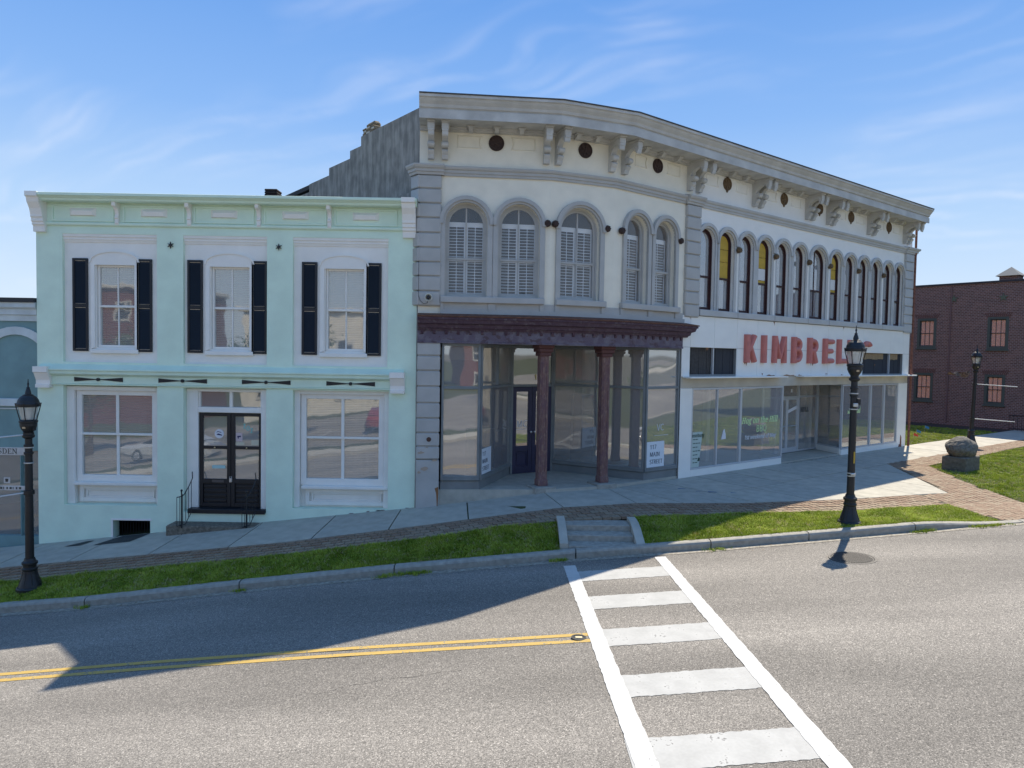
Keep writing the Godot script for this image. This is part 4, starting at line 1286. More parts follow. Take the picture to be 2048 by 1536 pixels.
# ---------------------------------------------------------------- grey corner building
func build_grey() -> void:
	var cream := painted("cream_stucco", Color(0.95, 0.88, 0.72), 0.75, 0.94)
	var grey := painted("grey_paint", Color(0.52, 0.505, 0.47), 0.6, 0.92)
	var greyl := painted("grey_cornice", Color(0.66, 0.645, 0.60), 0.65, 0.84)
	var iron := mat("rusty_iron", Color(0.085, 0.048, 0.038), 0.8, {"tex": noise_tex("kerb_t", 0.02, 0.6, 1.0, 6), "scale": 3.0})
	var shut := painted("shutter_white", Color(0.90, 0.89, 0.86), 0.6, 0.92)
	var shopglass := glass("shop_glass", Color(0.80, 0.78, 0.74), 0.01, 0.58, 0.06, 0.22)
	var upglass := glass("upper_glass", Color(0.74, 0.75, 0.76), 0.01, 0.13, 0.02, 0.4)
	var b := thing("corner_building", "grey and cream corner shop with five arched windows and a purple lintel", "building", Vector3(0.5, 1.2, -18.3))
	var K0 := sl(fa, -3.312, 0); var K1 := sl(fa, 0, 0); var K2 := sl(fb, 1.828, 0); var KE := sl(fc, 3.25, 0)
	# upper walls
	var st := begin()
	wall(st, -3.312, 0, 6.0, 9.45, [[-2.13, 0.53, 6.45, 8.28, 0.53], [-0.80, 0.53, 6.45, 8.28, 0.53]], 0.0, 0.22)
	var wl := wpart("wall", st, cream, b, fa)
	st = begin(); wall(st, 0, 1.828, 6.0, 9.45, [[0.845, 0.57, 6.45, 8.26, 0.57]], 0.0, 0.22); wpart("wall", st, cream, b, fb)
	st = begin(); wall(st, 0, 3.25, 6.0, 9.45, [[0.90, 0.43, 6.45, 8.41, 0.43], [2.06, 0.43, 6.45, 8.41, 0.43]], 0.0, 0.22); wpart("wall", st, cream, b, fc)
	st = begin()
	mold(st, pv([0, 9.45, 0, 10.53]), [K0, K1, K2, KE], false)
	wpart("frieze", st, cream, b)
	# pilasters and band course
	quoin_stones(b, fa, -3.312, -2.76, QUOINS, grey)
	quoin_stones(b, fc, 2.93, 3.57, QUOINS, grey)
	quoin_stones(b, fa, -3.312, -2.74, [5.30, 4.96, 4.585, 4.19, 3.775, 3.39, 3.025, 2.68, 2.35], grey)
	st = begin(); cbox(st, Vector3(-3.312, 0.8, -0.1), Vector3(-2.74, 2.338, 0.09), 0.02); wpart("pilaster_base", st, grey, b, fa)
	st = begin()
	for i in QUOINS.size() - 1:
		cbox(st, Vector3(-0.28, QUOINS[i + 1] + 0.012, -0.02), Vector3(0.1, QUOINS[i] - 0.012, 0.09), 0.022)
	wpart("pilaster_return", st, grey, b, fw)
	st = begin()
	mold(st, pv(BAND), [K0, K1, K2, KE])
	wpart("band_course", st, grey, b)
	var capf := [0, 9.44, 0.12, 9.44, 0.13, 9.50, 0.16, 9.51, 0.165, 9.575, 0.20, 9.59, 0.23, 9.64, 0.23, 9.68, 0, 9.72]
	st = begin(); mold(st, pv(capf), [sl(fw, -0.3, 0.0), K0, sl(fa, -2.70, 0)]); wpart("pilaster_cap", st, grey, b)
	st = begin(); mold(st, pv(capf), [sl(fc, 2.88, 0), sl(fc, 3.62, 0)]); wpart("pilaster_cap", st, grey, b)
	# main cornice
	st = begin()
	mold(st, pv(CORNICE), [K0, K1, K2, KE])
	wpart("cornice", st, greyl, b)
	st = begin()
	mold(st, pv([0.3, 11.165, 0.935, 11.122, 0.95, 11.122, 0.95, 11.15, 0.6, 11.19, 0.3, 11.21]), [K0, K1, K2, KE])
	wpart("roof_flashing", st, mat("flashing", Color(0.13, 0.12, 0.11), 0.7, {"tex": noise_tex("kerb_t", 0.02, 0.6, 1.0, 6), "scale": 0.8, "metal": 0.2}), b)
	var brk := bracket_shape().commit()
	for q in [[fa, -3.03], [fa, -2.69], [fa, -0.15], [fb, 0.15], [fb, 1.70], [fc, 0.30], [fc, 3.03]]:
		wpart("bracket", brk, greyl, b, fpt(q[0], q[1], 10.625))
	var mod := modillion_shape().commit()
	for q in [[fa, -2.06], [fa, -1.42], [fa, -0.80], [fb, 0.62], [fb, 1.18], [fc, 0.95], [fc, 1.62], [fc, 2.3]]:
		wpart("modillion", mod, greyl, b, fpt(q[0], q[1], 10.62, 0.10).scaled_local(Vector3(1.1, 0.72, 1.3)))
	var med := medallion_shape().commit()
	for q in [[fa, -1.41], [fb, 0.94], [fc, 1.667]]:
		wpart("medallion", med, iron, b, fpt(q[0], q[1], 10.30))
	for q in [[fa, -2.08, 0.62, true], [fa, -0.74, 0.62, false], [fc, 1.0, 0.5, true], [fc, 2.35, 0.6, false]]:
		wpart("frieze_panel", frieze_panel(q[2], q[3]), cream, b, fpt(q[0], q[1], 10.30))
	# windows and inner louvred shutters
	var slat_l := BoxMesh.new()
	for q in [[fa, -2.13, 0.53, 8.28], [fa, -0.80, 0.53, 8.28], [fb, 0.845, 0.57, 8.26], [fc, 0.90, 0.43, 8.41], [fc, 2.06, 0.43, 8.41]]:
		var hw: float = q[2]
		var narrow := hw < 0.5
		var w := arch_window(b, fpt(q[0], q[1], 0), hw, q[3], grey, grey, upglass, {"bar": not narrow})
		var half := hw - 0.07
		var colsx := [[-half, half]] if narrow else [[-half, -0.01], [0.01, half]]
		for c in colsx:
			var x0: float = c[0]; var x1: float = c[1]
			st = begin()
			rframe(st, x0, 6.50, x1, 8.36, 0.04, -0.31, -0.28)
			box(st, Vector3(x0 + 0.04, 8.24, -0.305), Vector3(x1 - 0.04, 8.33, -0.285))
			box(st, Vector3(x0 + 0.04, 7.37, -0.305), Vector3(x1 - 0.04, 7.44, -0.285))
			box(st, Vector3((x0 + x1) / 2 - 0.008, 6.54, -0.272), Vector3((x0 + x1) / 2 + 0.008, 8.24, -0.262))
			part("shutter_frame", st, shut, w)
			var sm := begin()
			box(sm, Vector3(x0 + 0.042, -0.028, -0.005), Vector3(x1 - 0.042, 0.028, 0.005))
			var smesh := sm.commit()
			for k in 22:
				var y := 6.575 + k * 0.0765
				if y > 7.34 and y < 7.47: continue
				if y > 8.23: continue
				part("slat", smesh, shut, w, Transform3D(Basis(Vector3.RIGHT, 1.84), Vector3(0, y, -0.295)))
	# corbel heads between the arches
	var cor := corbel_shape().commit()
	for q in [[fa, -0.09], [fb, 0.095], [fb, 1.60], [fc, 0.245], [fc, 2.66]]:
		wpart("boss", cor, iron, b, fpt(q[0], q[1], 8.345, 0.03))
	# sill course, recessed aprons
	st = begin()
	mold(st, pv([0, 5.95, 0.07, 5.95, 0.07, 6.13, 0.03, 6.135, 0.03, 6.30, 0, 6.30]), [sl(fa, -2.76, 0), K1, K2, sl(fc, 2.93, 0)])
	wpart("apron_course", st, grey, b)
	for q in [[fa, -2.76, -0.14], [fb, 0.14, 1.6], [fc, 0.27, 2.68]]:
		st = begin()
		cbox(st, Vector3(q[1], 6.30, 0.0), Vector3(q[2], 6.455, 0.13), 0.012)
		wpart("sill", st, grey, b, q[0])
	for q in [[fa, -2.76, -2.68], [fa, -1.56, -1.37], [fa, -0.25, -0.14], [fb, 0.14, 0.25], [fb, 1.48, 1.6], [fc, 0.27, 0.4], [fc, 1.37, 1.58], [fc, 2.52, 2.68]]:
		st = begin()
		cbox(st, Vector3(q[1], 6.13, 0.0), Vector3(q[2], 6.30, 0.068), 0.006)
		wpart("apron_post", st, grey, b, q[0])
	# stepped party wall rising behind the mint roof, streaked stucco
	var sw := mat("streaked_stucco", Color(0.37, 0.36, 0.335), 0.95, {"tex": streaks(), "uv": true, "scale": 0.22, "bump": noise_tex("relief", 0.03, 0.0, 1.0, 5), "bdepth": 0.4})
	st = begin()
	prism(st, pv([0, 0.5, 0, 11.1, -3.26, 11.12, -3.26, 10.86, -3.97, 10.87, -3.97, 10.65, -5.44, 10.66, -5.44, 10.44, -6.98, 10.44, -6.98, 10.19, -8.5, 10.2, -8.5, 9.9, -14, 9.9, -14, 0.5]), -0.35, 0.0, fw)
	var pw := wpart("party_wall", st, sw, b)
	st = begin()
	for q in [[-3.26, 0.0, 11.12], [-3.97, -3.26, 10.87], [-5.44, -3.97, 10.66], [-6.98, -5.44, 10.45], [-8.5, -6.98, 10.2]]:
		cbox(st, Vector3(q[0] - 0.02, q[2], -0.37), Vector3(q[1] - 0.01, q[2] + 0.035, 0.025), 0.01, fw)
	wpart("coping", st, mat("coping_dark", Color(0.07, 0.068, 0.06), 0.95), pw)
	# little chimney on the party wall
	var brickm := mat("chimney_tan", Color(0.34, 0.27, 0.17), 0.95, {"tex": noise_tex("kerb_t", 0.02, 0.6, 1.0, 6), "scale": 1.5})
	st = begin()
	cbox(st, Vector3(-3.2, 10.9, -0.36), Vector3(-2.55, 11.30, -0.03), 0.02, fw)
	cbox(st, Vector3(-3.12, 11.30, -0.32), Vector3(-2.63, 11.46, -0.07), 0.06, fw)
	var chim := wpart("chimney", st, brickm, b)
	for k in 3:
		for j in 3:
			st = begin()
			cbox(st, Vector3(-3.21 + j * 0.225 + (0.08 if k % 2 else 0.0), 11.13 + k * 0.065, -0.05), Vector3(-3.21 + j * 0.225 + 0.2, 11.18 + k * 0.065, -0.015), 0.01, fw)
			part("brick", st, mat("chimney_white", Color(0.55, 0.52, 0.45), 0.95) if (k + j) % 2 else brickm, chim)
	# roof, floors and rear so that the rooms are dark
	var roofm: Material = mats["roof_tar"]
	var RB0 := sl(fw, -13.8, -0.2); var RBE := sl(fc, 3.25, -13.5)
	for yy in [10.40, 5.55, 1.42]:
		st = begin()
		var poly := PackedVector2Array()
		for v in [sl(fw, -0.3, -0.2), sl(fa, -3.1, -0.25), sl(fa, 0, -0.25), sl(fb, 1.8, -0.25), sl(fc, 3.25, -0.25), RBE, RB0]: poly.append(Vector2(v.x, -v.y))
		if yy < 2: poly = PackedVector2Array([Vector2(sl(fw, -3, -0.2).x, -sl(fw, -3, -0.2).y), Vector2(-0.2, 20.4), Vector2(1.2, 21.3), Vector2(3.6, 19.9), Vector2(RBE.x, -RBE.y), Vector2(RB0.x, -RB0.y)])
		prism(st, poly, yy, yy + 0.14, Transform3D(Basis(Vector3.RIGHT, Vector3(0, 0, -1), UPV), Vector3.ZERO))
		wpart("roof" if yy > 10 else "floor", st, roofm if yy > 10 else mat("floor_boards", Color(0.13, 0.09, 0.06), 0.6), b)
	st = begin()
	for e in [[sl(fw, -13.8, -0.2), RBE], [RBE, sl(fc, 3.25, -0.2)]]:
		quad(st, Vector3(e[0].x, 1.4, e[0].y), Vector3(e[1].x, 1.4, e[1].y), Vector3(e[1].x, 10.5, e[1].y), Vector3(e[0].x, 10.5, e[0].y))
	wpart("inner_wall", st, mat("inner_wall_darkened", Color(0.30, 0.24, 0.18), 0.9), b)  # room shade put into the wall colour, keeps the glass dark
	# ---- shop front
	build_shopfront(b, grey, shopglass, K0, K1, K2)
	# flood light on the pilaster
	var fl := thing("wall_light", "small round white floodlight fixed to the grey pilaster above the lintel", "light fixture", fa * Vector3(-3.05, 6.40, 0.1))
	var face := Transform3D(fa.basis * Basis(Vector3(1, 0, 0), PI / 2), Vector3.ZERO)
	st = begin()
	lathe(st, PackedVector2Array([Vector2(0.04, 0.0), Vector2(0.05, 0.06), Vector2(0.085, 0.12), Vector2(0.095, 0.17), Vector2(0.08, 0.175), Vector2(0.055, 0.13), Vector2(0.0, 0.12)]), 18, face)
	part("reflector", st, mat("cream_plastic", Color(0.62, 0.60, 0.50), 0.5), fl)
	st = begin()
	lathe(st, PackedVector2Array([Vector2(0.05, 0.125), Vector2(0.05, 0.18), Vector2(0.03, 0.2), Vector2(0.0, 0.2)]), 14, face)
	part("bulb_cover", st, mat("black_paint", Color(0.01, 0.01, 0.01)), fl)
	st = begin()
	var bz := fa.basis
	tube(st, [bz * Vector3(0, -0.03, 0.03), bz * Vector3(-0.03, -0.13, 0.015), bz * Vector3(-0.12, -0.15, 0.012), bz * Vector3(-0.2, -0.08, 0.012), bz * Vector3(-0.25, 0.05, 0.012), bz * Vector3(-0.25, 0.9, 0.012)], 0.006, -1, 5)
	part("cable", st, mats["black_paint"], fl)
	st = begin()
	lathe(st, PackedVector2Array([Vector2(0.06, 0.0), Vector2(0.06, 0.012), Vector2(0, 0.012)]), 16, Transform3D(fa.basis * Basis(Vector3(1, 0, 0), PI / 2), fa * Vector3(-3.0, 2.86, 0.1)))
	wpart("vent_cap", st, mat("rust_brown", Color(0.10, 0.05, 0.035), 0.85), b)

func glazed(par: Node3D, a: Vector2, c: Vector2, ys: Array, fm_: Material, gm: Material, munt := []) -> Transform3D:
	# a glazed bay from plan point a to c; ys: bottom, transom, top; munt: x positions of extra uprights in the upper light
	var d := (c - a)
	var L := d.length()
	var f := Transform3D(Basis(Vector3(d.x, 0, d.y) / L, UPV, (Vector3(d.x, 0, d.y) / L).cross(UPV)), Vector3(a.x, 0, a.y))
	var w := MeshInstance3D.new()
	var st := begin()
	rframe(st, 0, ys[0], L, ys[2], 0.06, -0.05, 0.05)
	cbox(st, Vector3(0.06, ys[1] - 0.035, -0.05), Vector3(L - 0.06, ys[1] + 0.035, 0.055), 0.008)
	for x in munt: cbox(st, Vector3(x - 0.03, ys[1] + 0.035, -0.04), Vector3(x + 0.03, ys[2] - 0.06, 0.04), 0.006)
	w.mesh = st.commit(); w.material_override = fm_; w.name = "shop_window"
	par.add_child(w, true)
	w.transform = Transform3D(f.basis, f.origin - par.position)
	part("pane", pane_shape(rect(0.05, ys[0] + 0.05, L - 0.05, ys[1] - 0.03), 0.0), gm, w)
	part("pane", pane_shape(rect(0.05, ys[1] + 0.03, L - 0.05, ys[2] - 0.05), 0.0), gm, w)
	return f

func build_shopfront(b: Node3D, grey: Material, gm: Material, K0: Vector2, K1: Vector2, K2: Vector2) -> void:
	var frame := painted("shop_frame_grey", Color(0.25, 0.265, 0.26), 0.6, 0.85)
	var purple := mat("purple_peeling", Color(1, 1, 1), 0.75, {"tex": peel("peel_purple", Color(0.085, 0.042, 0.062), Color(0.105, 0.06, 0.08), Color(0.18, 0.14, 0.14), 31, 0.0, 1.2, 0.9), "scale": 0.35, "bump": noise_tex("relief", 0.03, 0.0, 1.0, 5), "bdepth": 0.6})
	var purplef := mat("purple_frieze", Color(1, 1, 1), 0.8, {"tex": peel("peel_frieze", Color(0.15, 0.115, 0.15), Color(0.20, 0.17, 0.20), Color(0.11, 0.065, 0.07), 47, 0.06, 1.0, 0.8), "scale": 0.3, "bump": noise_tex("relief", 0.03, 0.0, 1.0, 5), "bdepth": 0.6})
	var rust := mat("rust_flashing", Color(0.24, 0.10, 0.06), 0.85, {"tex": noise_tex("kerb_t", 0.02, 0.6, 1.0, 6), "scale": 0.7})
	var post := mat("post_peeling", Color(1, 1, 1), 0.8, {"tex": peel("peel_post", Color(0.22, 0.115, 0.098), Color(0.175, 0.095, 0.105), Color(0.33, 0.22, 0.165), 77, 0.06), "scale": 0.5, "bump": noise_tex("relief", 0.03, 0.0, 1.0, 5), "bdepth": 0.7})
	var KE := sl(fc, 2.84, 0)
	var path := [sl(fw, -0.02, 0.02), K0, K1, K2, KE, sl(fc, 2.85, -0.3)]
	# lintel: frieze board, bed of little brackets, cornice, flashing
	var st := begin()
	mold(st, pv([0.0, 5.28, 0.12, 5.28, 0.12, 5.32, 0.10, 5.33, 0.10, 5.62, 0.0, 5.62]), [K0, K1, K2, KE])
	var lin := wpart("lintel", st, purplef, b)
	st = begin()
	mold(st, pv([0.0, 5.60, 0.14, 5.60, 0.16, 5.64, 0.20, 5.66, 0.22, 5.74, 0.30, 5.77, 0.33, 5.86, 0.36, 5.87, 0.36, 5.92, 0.0, 5.95]), [K0, K1, K2, sl(fc, 2.86, 0), sl(fc, 2.87, -0.2)])
	part("lintel_cornice", st, purple, lin)
	st = begin()
	mold(st, pv([0.05, 5.952, 0.37, 5.925, 0.385, 5.925, 0.385, 5.955, 0.1, 6.02, 0.05, 6.02]), [K0, K1, K2, sl(fc, 2.86, 0), sl(fc, 2.87, -0.2)])
	part("rusty_flashing", st, rust, lin)
	for f in [[fa, -3.2, 0.0], [fb, 0.05, 1.75], [fc, 0.05, 2.8]]:
		var s: float = f[1]
		while s < f[2]:
			st = begin()
			prism(st, pv([0.1, 5.60, 0.15, 5.60, 0.14, 5.56, 0.125, 5.52, 0.1, 5.50]), -0.035, 0.035, side_tf(s, 0))
			part("dentil", st, purple, lin, f[0])
			s += 0.30
	# soffit
	st = begin()
	var sof := PackedVector2Array()
	for v in [sl(fa, -3.2, 0.0), K1, K2, KE, Vector2(4.6, -21.6), Vector2(1.2, -22.0), Vector2(-3.0, -20.6)]: sof.append(Vector2(v.x, -v.y))
	prism(st, sof, 5.29, 5.5, Transform3D(Basis(Vector3.RIGHT, Vector3(0, 0, -1), UPV), Vector3.ZERO))
	wpart("soffit", st, mat("soffit_tan", Color(0.36, 0.33, 0.26), 0.8), b)
	# recess floor
	st = begin()
	var fl := PackedVector2Array()
	for v in [sl(fa, -2.74, -0.0), sl(fa, 0.02, 0.02), sl(fb, 1.8, 0.02), sl(fc, 2.84, 0.0), Vector2(4.2, -20.6), Vector2(1.3, -21.6), Vector2(-0.1, -20.7), Vector2(-2.3, -18.8)]: fl.append(Vector2(v.x, -v.y))
	prism(st, fl, 0.9, 1.575, Transform3D(Basis(Vector3.RIGHT, Vector3(0, 0, -1), UPV), Vector3.ZERO))
	wpart("recess_floor", st, mats["concrete_walk_b"], b)
	# posts on plinths
	for q in [[0.80, -18.53, 1.47], [2.47, -19.18, 1.47]]:
		var t := Transform3D(fb.basis, Vector3(q[0], 0, q[1]))
		st = begin()
		cbox(st, Vector3(-0.118, 1.78, -0.118), Vector3(0.118, 5.02, 0.118), 0.02)
		cbox(st, Vector3(-0.135, 1.62, -0.135), Vector3(0.135, 1.80, 0.135), 0.02)
		for s in [[-0.08, -0.045], [0.045, 0.08]]:
			cbox(st, Vector3(s[0], 2.0, 0.11), Vector3(s[1], 4.85, 0.134), 0.006)
		cbox(st, Vector3(-0.08, 4.78, 0.11), Vector3(0.08, 4.85, 0.133), 0.006)
		var col := wpart("post", st, post, b, t)
		st = begin()
		cbox(st, Vector3(-0.16, 5.0, -0.16), Vector3(0.16, 5.10, 0.16), 0.015); cbox(st, Vector3(-0.20, 5.10, -0.2), Vector3(0.2, 5.20, 0.2), 0.02); cbox(st, Vector3(-0.22, 5.20, -0.22), Vector3(0.22, 5.29, 0.22), 0.015)
		part("capital", st, mat("capital_brown", Color(0.12, 0.05, 0.045), 0.8), col)
		st = begin()
		cbox(st, Vector3(-0.3, 1.30, -0.3), Vector3(0.3, 1.63, 0.3), 0.02)
		part("plinth", st, mats["kerb_concrete"], col)
	# peeled paint and a rust run on the pilaster foot
	var scar := mat("bare_stucco", Color(0.42, 0.33, 0.25), 0.9)
	var rr := RandomNumberGenerator.new(); rr.seed = 19
	for q in [[-3.20, 2.52, 0.11, 0.05], [-3.1, 2.12, 0.13, 0.06], [-3.24, 2.02, 0.06, 0.05], [-2.86, 2.33, 0.09, 0.03], [-3.05, 2.66, 0.05, 0.02]]:
		st = begin()
		var pp := PackedVector2Array()
		for k in 13: pp.append(Vector2(q[0] + cos(TAU * k / 13) * q[2] * rr.randf_range(0.4, 1.0), q[1] + sin(TAU * k / 13) * q[3] * rr.randf_range(0.4, 1.0)))
		prism(st, pp, 0.085, 0.103)
		wpart("peeled_paint", st, scar, b, fa)
	st = begin()
	prism(st, pv([-2.84, 1.62, -2.75, 1.66, -2.745, 1.50, -2.76, 1.2, -2.775, 0.95, -2.785, 1.25, -2.80, 1.48]), 0.085, 0.094)
	wpart("rust_stain", st, mat("rust_run", Color(0.26, 0.12, 0.05), 0.9), b, fa)
	# glazing line
	var A0 := sl(fa, -2.70, -0.03); var A1 := sl(fa, -1.72, -0.03)
	var D0 := Vector2(-0.04, -20.49); var D1 := Vector2(1.22, -21.30); var C1 := sl(fc, 1.44, -0.03); var C2 := sl(fc, 2.84, -0.03)
	var ys := [1.86, 4.16, 5.28]
	var f1 := glazed(b, A0, A1, ys, frame, gm)
	var f2 := glazed(b, A1, D0, ys, frame, gm, [1.3])
	var f4 := glazed(b, D1, C1, ys, frame, gm)
	var f5 := glazed(b, C1, C2, ys, frame, gm)
	for q in [[A0, A1], [A1, D0], [D1, C1], [C1, C2]]:
		st = begin()
		mold(st, pv([-0.05, 1.50, 0.02, 1.50, 0.02, 1.56, 0.0, 1.57, 0.0, 1.78, 0.03, 1.79, 0.06, 1.82, 0.06, 1.862, -0.05, 1.862]), [q[0], q[1]])
		wpart("bulkhead", st, frame, b)
	# mid uprights of the long right bay
	st = begin()
	# doors
	var d := D1 - D0; var L := d.length()
	var fd := Transform3D(Basis(Vector3(d.x, 0, d.y) / L, UPV, (Vector3(d.x, 0, d.y) / L).cross(UPV)), Vector3(D0.x, 0, D0.y))
	st = begin()
	rframe(st, 0, 4.10, L, 5.28, 0.07, -0.05, 0.05)
	cbox(st, Vector3(0, 1.575, -0.05), Vector3(0.07, 4.10, 0.05), 0.01); cbox(st, Vector3(L - 0.07, 1.575, -0.05), Vector3(L, 4.10, 0.05), 0.01)
	var df := wpart("door_frame", st, frame, b, fd)
	part("transom_pane", pane_shape(rect(0.06, 4.16, L - 0.06, 5.22), 0.0), gm, df)
	part("street_number", words("117", 0.2, 0.004, true, true), mat("gold_letter", Color(0.5, 0.38, 0.10), 0.5), df, Transform3D(Basis.IDENTITY, Vector3(0.98, 4.38, 0.01)))
	var navy := painted("navy_door", Color(0.028, 0.026, 0.075), 0.45, 0.85)
	for q in [[0.07, L / 2 - 0.004], [L / 2 + 0.004, L - 0.07]]:
		st = begin()
		rframe(st, q[0], 1.58, q[1], 4.09, 0.13, -0.03, 0.03, 0.2)
		cbox(st, Vector3(q[0] + 0.13, 2.22, -0.03), Vector3(q[1] - 0.13, 2.38, 0.028), 0.008)
		box(st, Vector3(q[0] + 0.13, 1.78, -0.02), Vector3(q[1] - 0.13, 2.22, 0.0))
		rframe(st, q[0] + 0.16, 1.82, q[1] - 0.16, 2.18, 0.03, -0.01, 0.02)
		var dr := wpart("door", st, navy, b, fd)
		part("pane", pane_shape(rect(q[0] + 0.12, 2.37, q[1] - 0.12, 3.97), 0.0), gm, dr)
		if q[0] < 0.2:
			var dl := mat("decal_white_letter", Color(0.66, 0.66, 0.66), 0.6)
			part("lettering", words("MC", 0.26, 0.004), dl, dr, Transform3D(Basis.IDENTITY, Vector3((q[0] + q[1]) / 2, 3.02, 0.006)))
			st = begin(); box(st, Vector3(q[0] + 0.15, 2.86, 0.004), Vector3(q[1] - 0.15, 2.872, 0.008)); part("underline", st, dl, dr)
		st = begin()
		var hx: float = q[1] - 0.06 if q[0] < 0.2 else q[0] + 0.06
		lathe(st, PackedVector2Array([Vector2(0.012, 0.0), Vector2(0.012, 0.03), Vector2(0.032, 0.045), Vector2(0.03, 0.07), Vector2(0.0, 0.08)]), 10, Transform3D(Basis(Vector3.RIGHT, Vector3(0, 0, 1), Vector3(0, -1, 0)), Vector3(hx, 2.78, 0.03)))
		part("door_knob", st, mat("steel_lock", Color(0.5, 0.5, 0.5)), dr)
	# lettering on the corner pane
	var dl2: Material = mats["decal_white_letter"]
	var win5: Node3D = b.get_node("shop_window4")
	part("lettering", words("VC", 0.26, 0.004), dl2, win5, Transform3D(Basis.IDENTITY, Vector3(0.66, 3.03, 0.006)))
	st = begin(); box(st, Vector3(0.42, 2.80, 0.004), Vector3(1.0, 2.812, 0.008)); part("underline", st, dl2, win5)
	# posters in the windows
	var board := mat("poster_white", Color(0.70, 0.74, 0.77), 0.7)
	var ink := mat("poster_ink", Color(0.03, 0.04, 0.06), 0.8)
	for q in [[f2, 0.42, 1.93, 0.80, 0.66, "white street number poster behind the angled pane left of the navy doors"], [f5, 0.45, 1.92, 0.74, 0.72, "white street number poster in the corner pane beside the white shop front"]]:
		var ft: Transform3D = q[0]
		var po := thing("poster", q[5], "poster", ft * Vector3(q[1], q[2], 0.02), "address posters")
		po.basis = ft.basis
		st = begin()
		cbox(st, Vector3(-q[3] / 2, 0, 0), Vector3(q[3] / 2, q[4], 0.008), 0.002)
		part("sheet", st, board, po)
		for k in 3:
			var tm := words(["117", "MAIN", "STREET"][k], q[4] * 0.235, 0.003)
			tm.horizontal_alignment = HORIZONTAL_ALIGNMENT_LEFT
			part("lettering", tm, ink, po, Transform3D(Basis.IDENTITY, Vector3(-q[3] * 0.33, q[4] * (0.79 - k * 0.29), 0.011)))
	# things in the shop: dark display panels and a stand
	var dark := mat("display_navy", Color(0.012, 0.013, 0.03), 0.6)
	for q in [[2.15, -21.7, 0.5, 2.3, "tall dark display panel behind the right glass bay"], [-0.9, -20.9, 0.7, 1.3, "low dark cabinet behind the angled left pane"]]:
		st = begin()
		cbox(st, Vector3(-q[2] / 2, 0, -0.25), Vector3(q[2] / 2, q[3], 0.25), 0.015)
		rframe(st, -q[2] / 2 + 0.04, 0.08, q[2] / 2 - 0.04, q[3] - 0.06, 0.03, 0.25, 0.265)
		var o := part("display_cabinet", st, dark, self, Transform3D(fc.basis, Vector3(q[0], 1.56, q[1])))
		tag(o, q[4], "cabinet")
	for q in [[-1.9, -20.2]]:
		st = begin()
		box(st, Vector3(-0.9, 4.85, 0), Vector3(0.9, 5.2, 0.01), Transform3D(fa.basis, Vector3(q[0], 0, q[1])))
		wpart("window_shade", st, mat("shade_cream", Color(0.5, 0.46, 0.33), 0.9), b)

# ---------------------------------------------------------------- white shop building
func letter_stroke(st: SurfaceTool, pts: Array, w: float, depth: float) -> void:
	# a half-round bar along a 2D path
	var n := pts.size(); var m := 8
	var rings := []
	for i in n:
		var d1: Vector2 = (pts[i] - pts[i - 1]).normalized() if i > 0 else (pts[1] - pts[0]).normalized()
		var d2: Vector2 = (pts[i + 1] - pts[i]).normalized() if i < n - 1 else d1
		var nn := Vector2(-(d1 + d2).y, (d1 + d2).x).normalized()
		var k := 1.0 / maxf(0.5, nn.dot(Vector2(-d1.y, d1.x)))
		var r := []
		for j in m + 1:
			var a := PI * j / m
			var x := cos(a); var z := pow(sin(a), 0.55)
			var p: Vector2 = pts[i] + nn * x * w * 0.5 * k
			r.append(Vector3(p.x, p.y, z * depth))
		rings.append(r)
	for i in n - 1:
		for j in m:
			quad(st, rings[i][j], rings[i][j + 1], rings[i + 1][j + 1], rings[i + 1][j])
	for e in [0, n - 1]:
		for j in range(1, m):
			if e == 0: tri(st, rings[e][0], rings[e][j], rings[e][j + 1])
			else: tri(st, rings[e][0], rings[e][j + 1], rings[e][j])

func arc(c: Vector2, rx: float, ry: float, a0: float, a1: float, n := 8) -> Array:
	var r := []
	for i in n + 1:
		var a := deg_to_rad(lerpf(a0, a1, float(i) / n))
		r.append(c + Vector2(cos(a) * rx, sin(a) * ry))
	return r

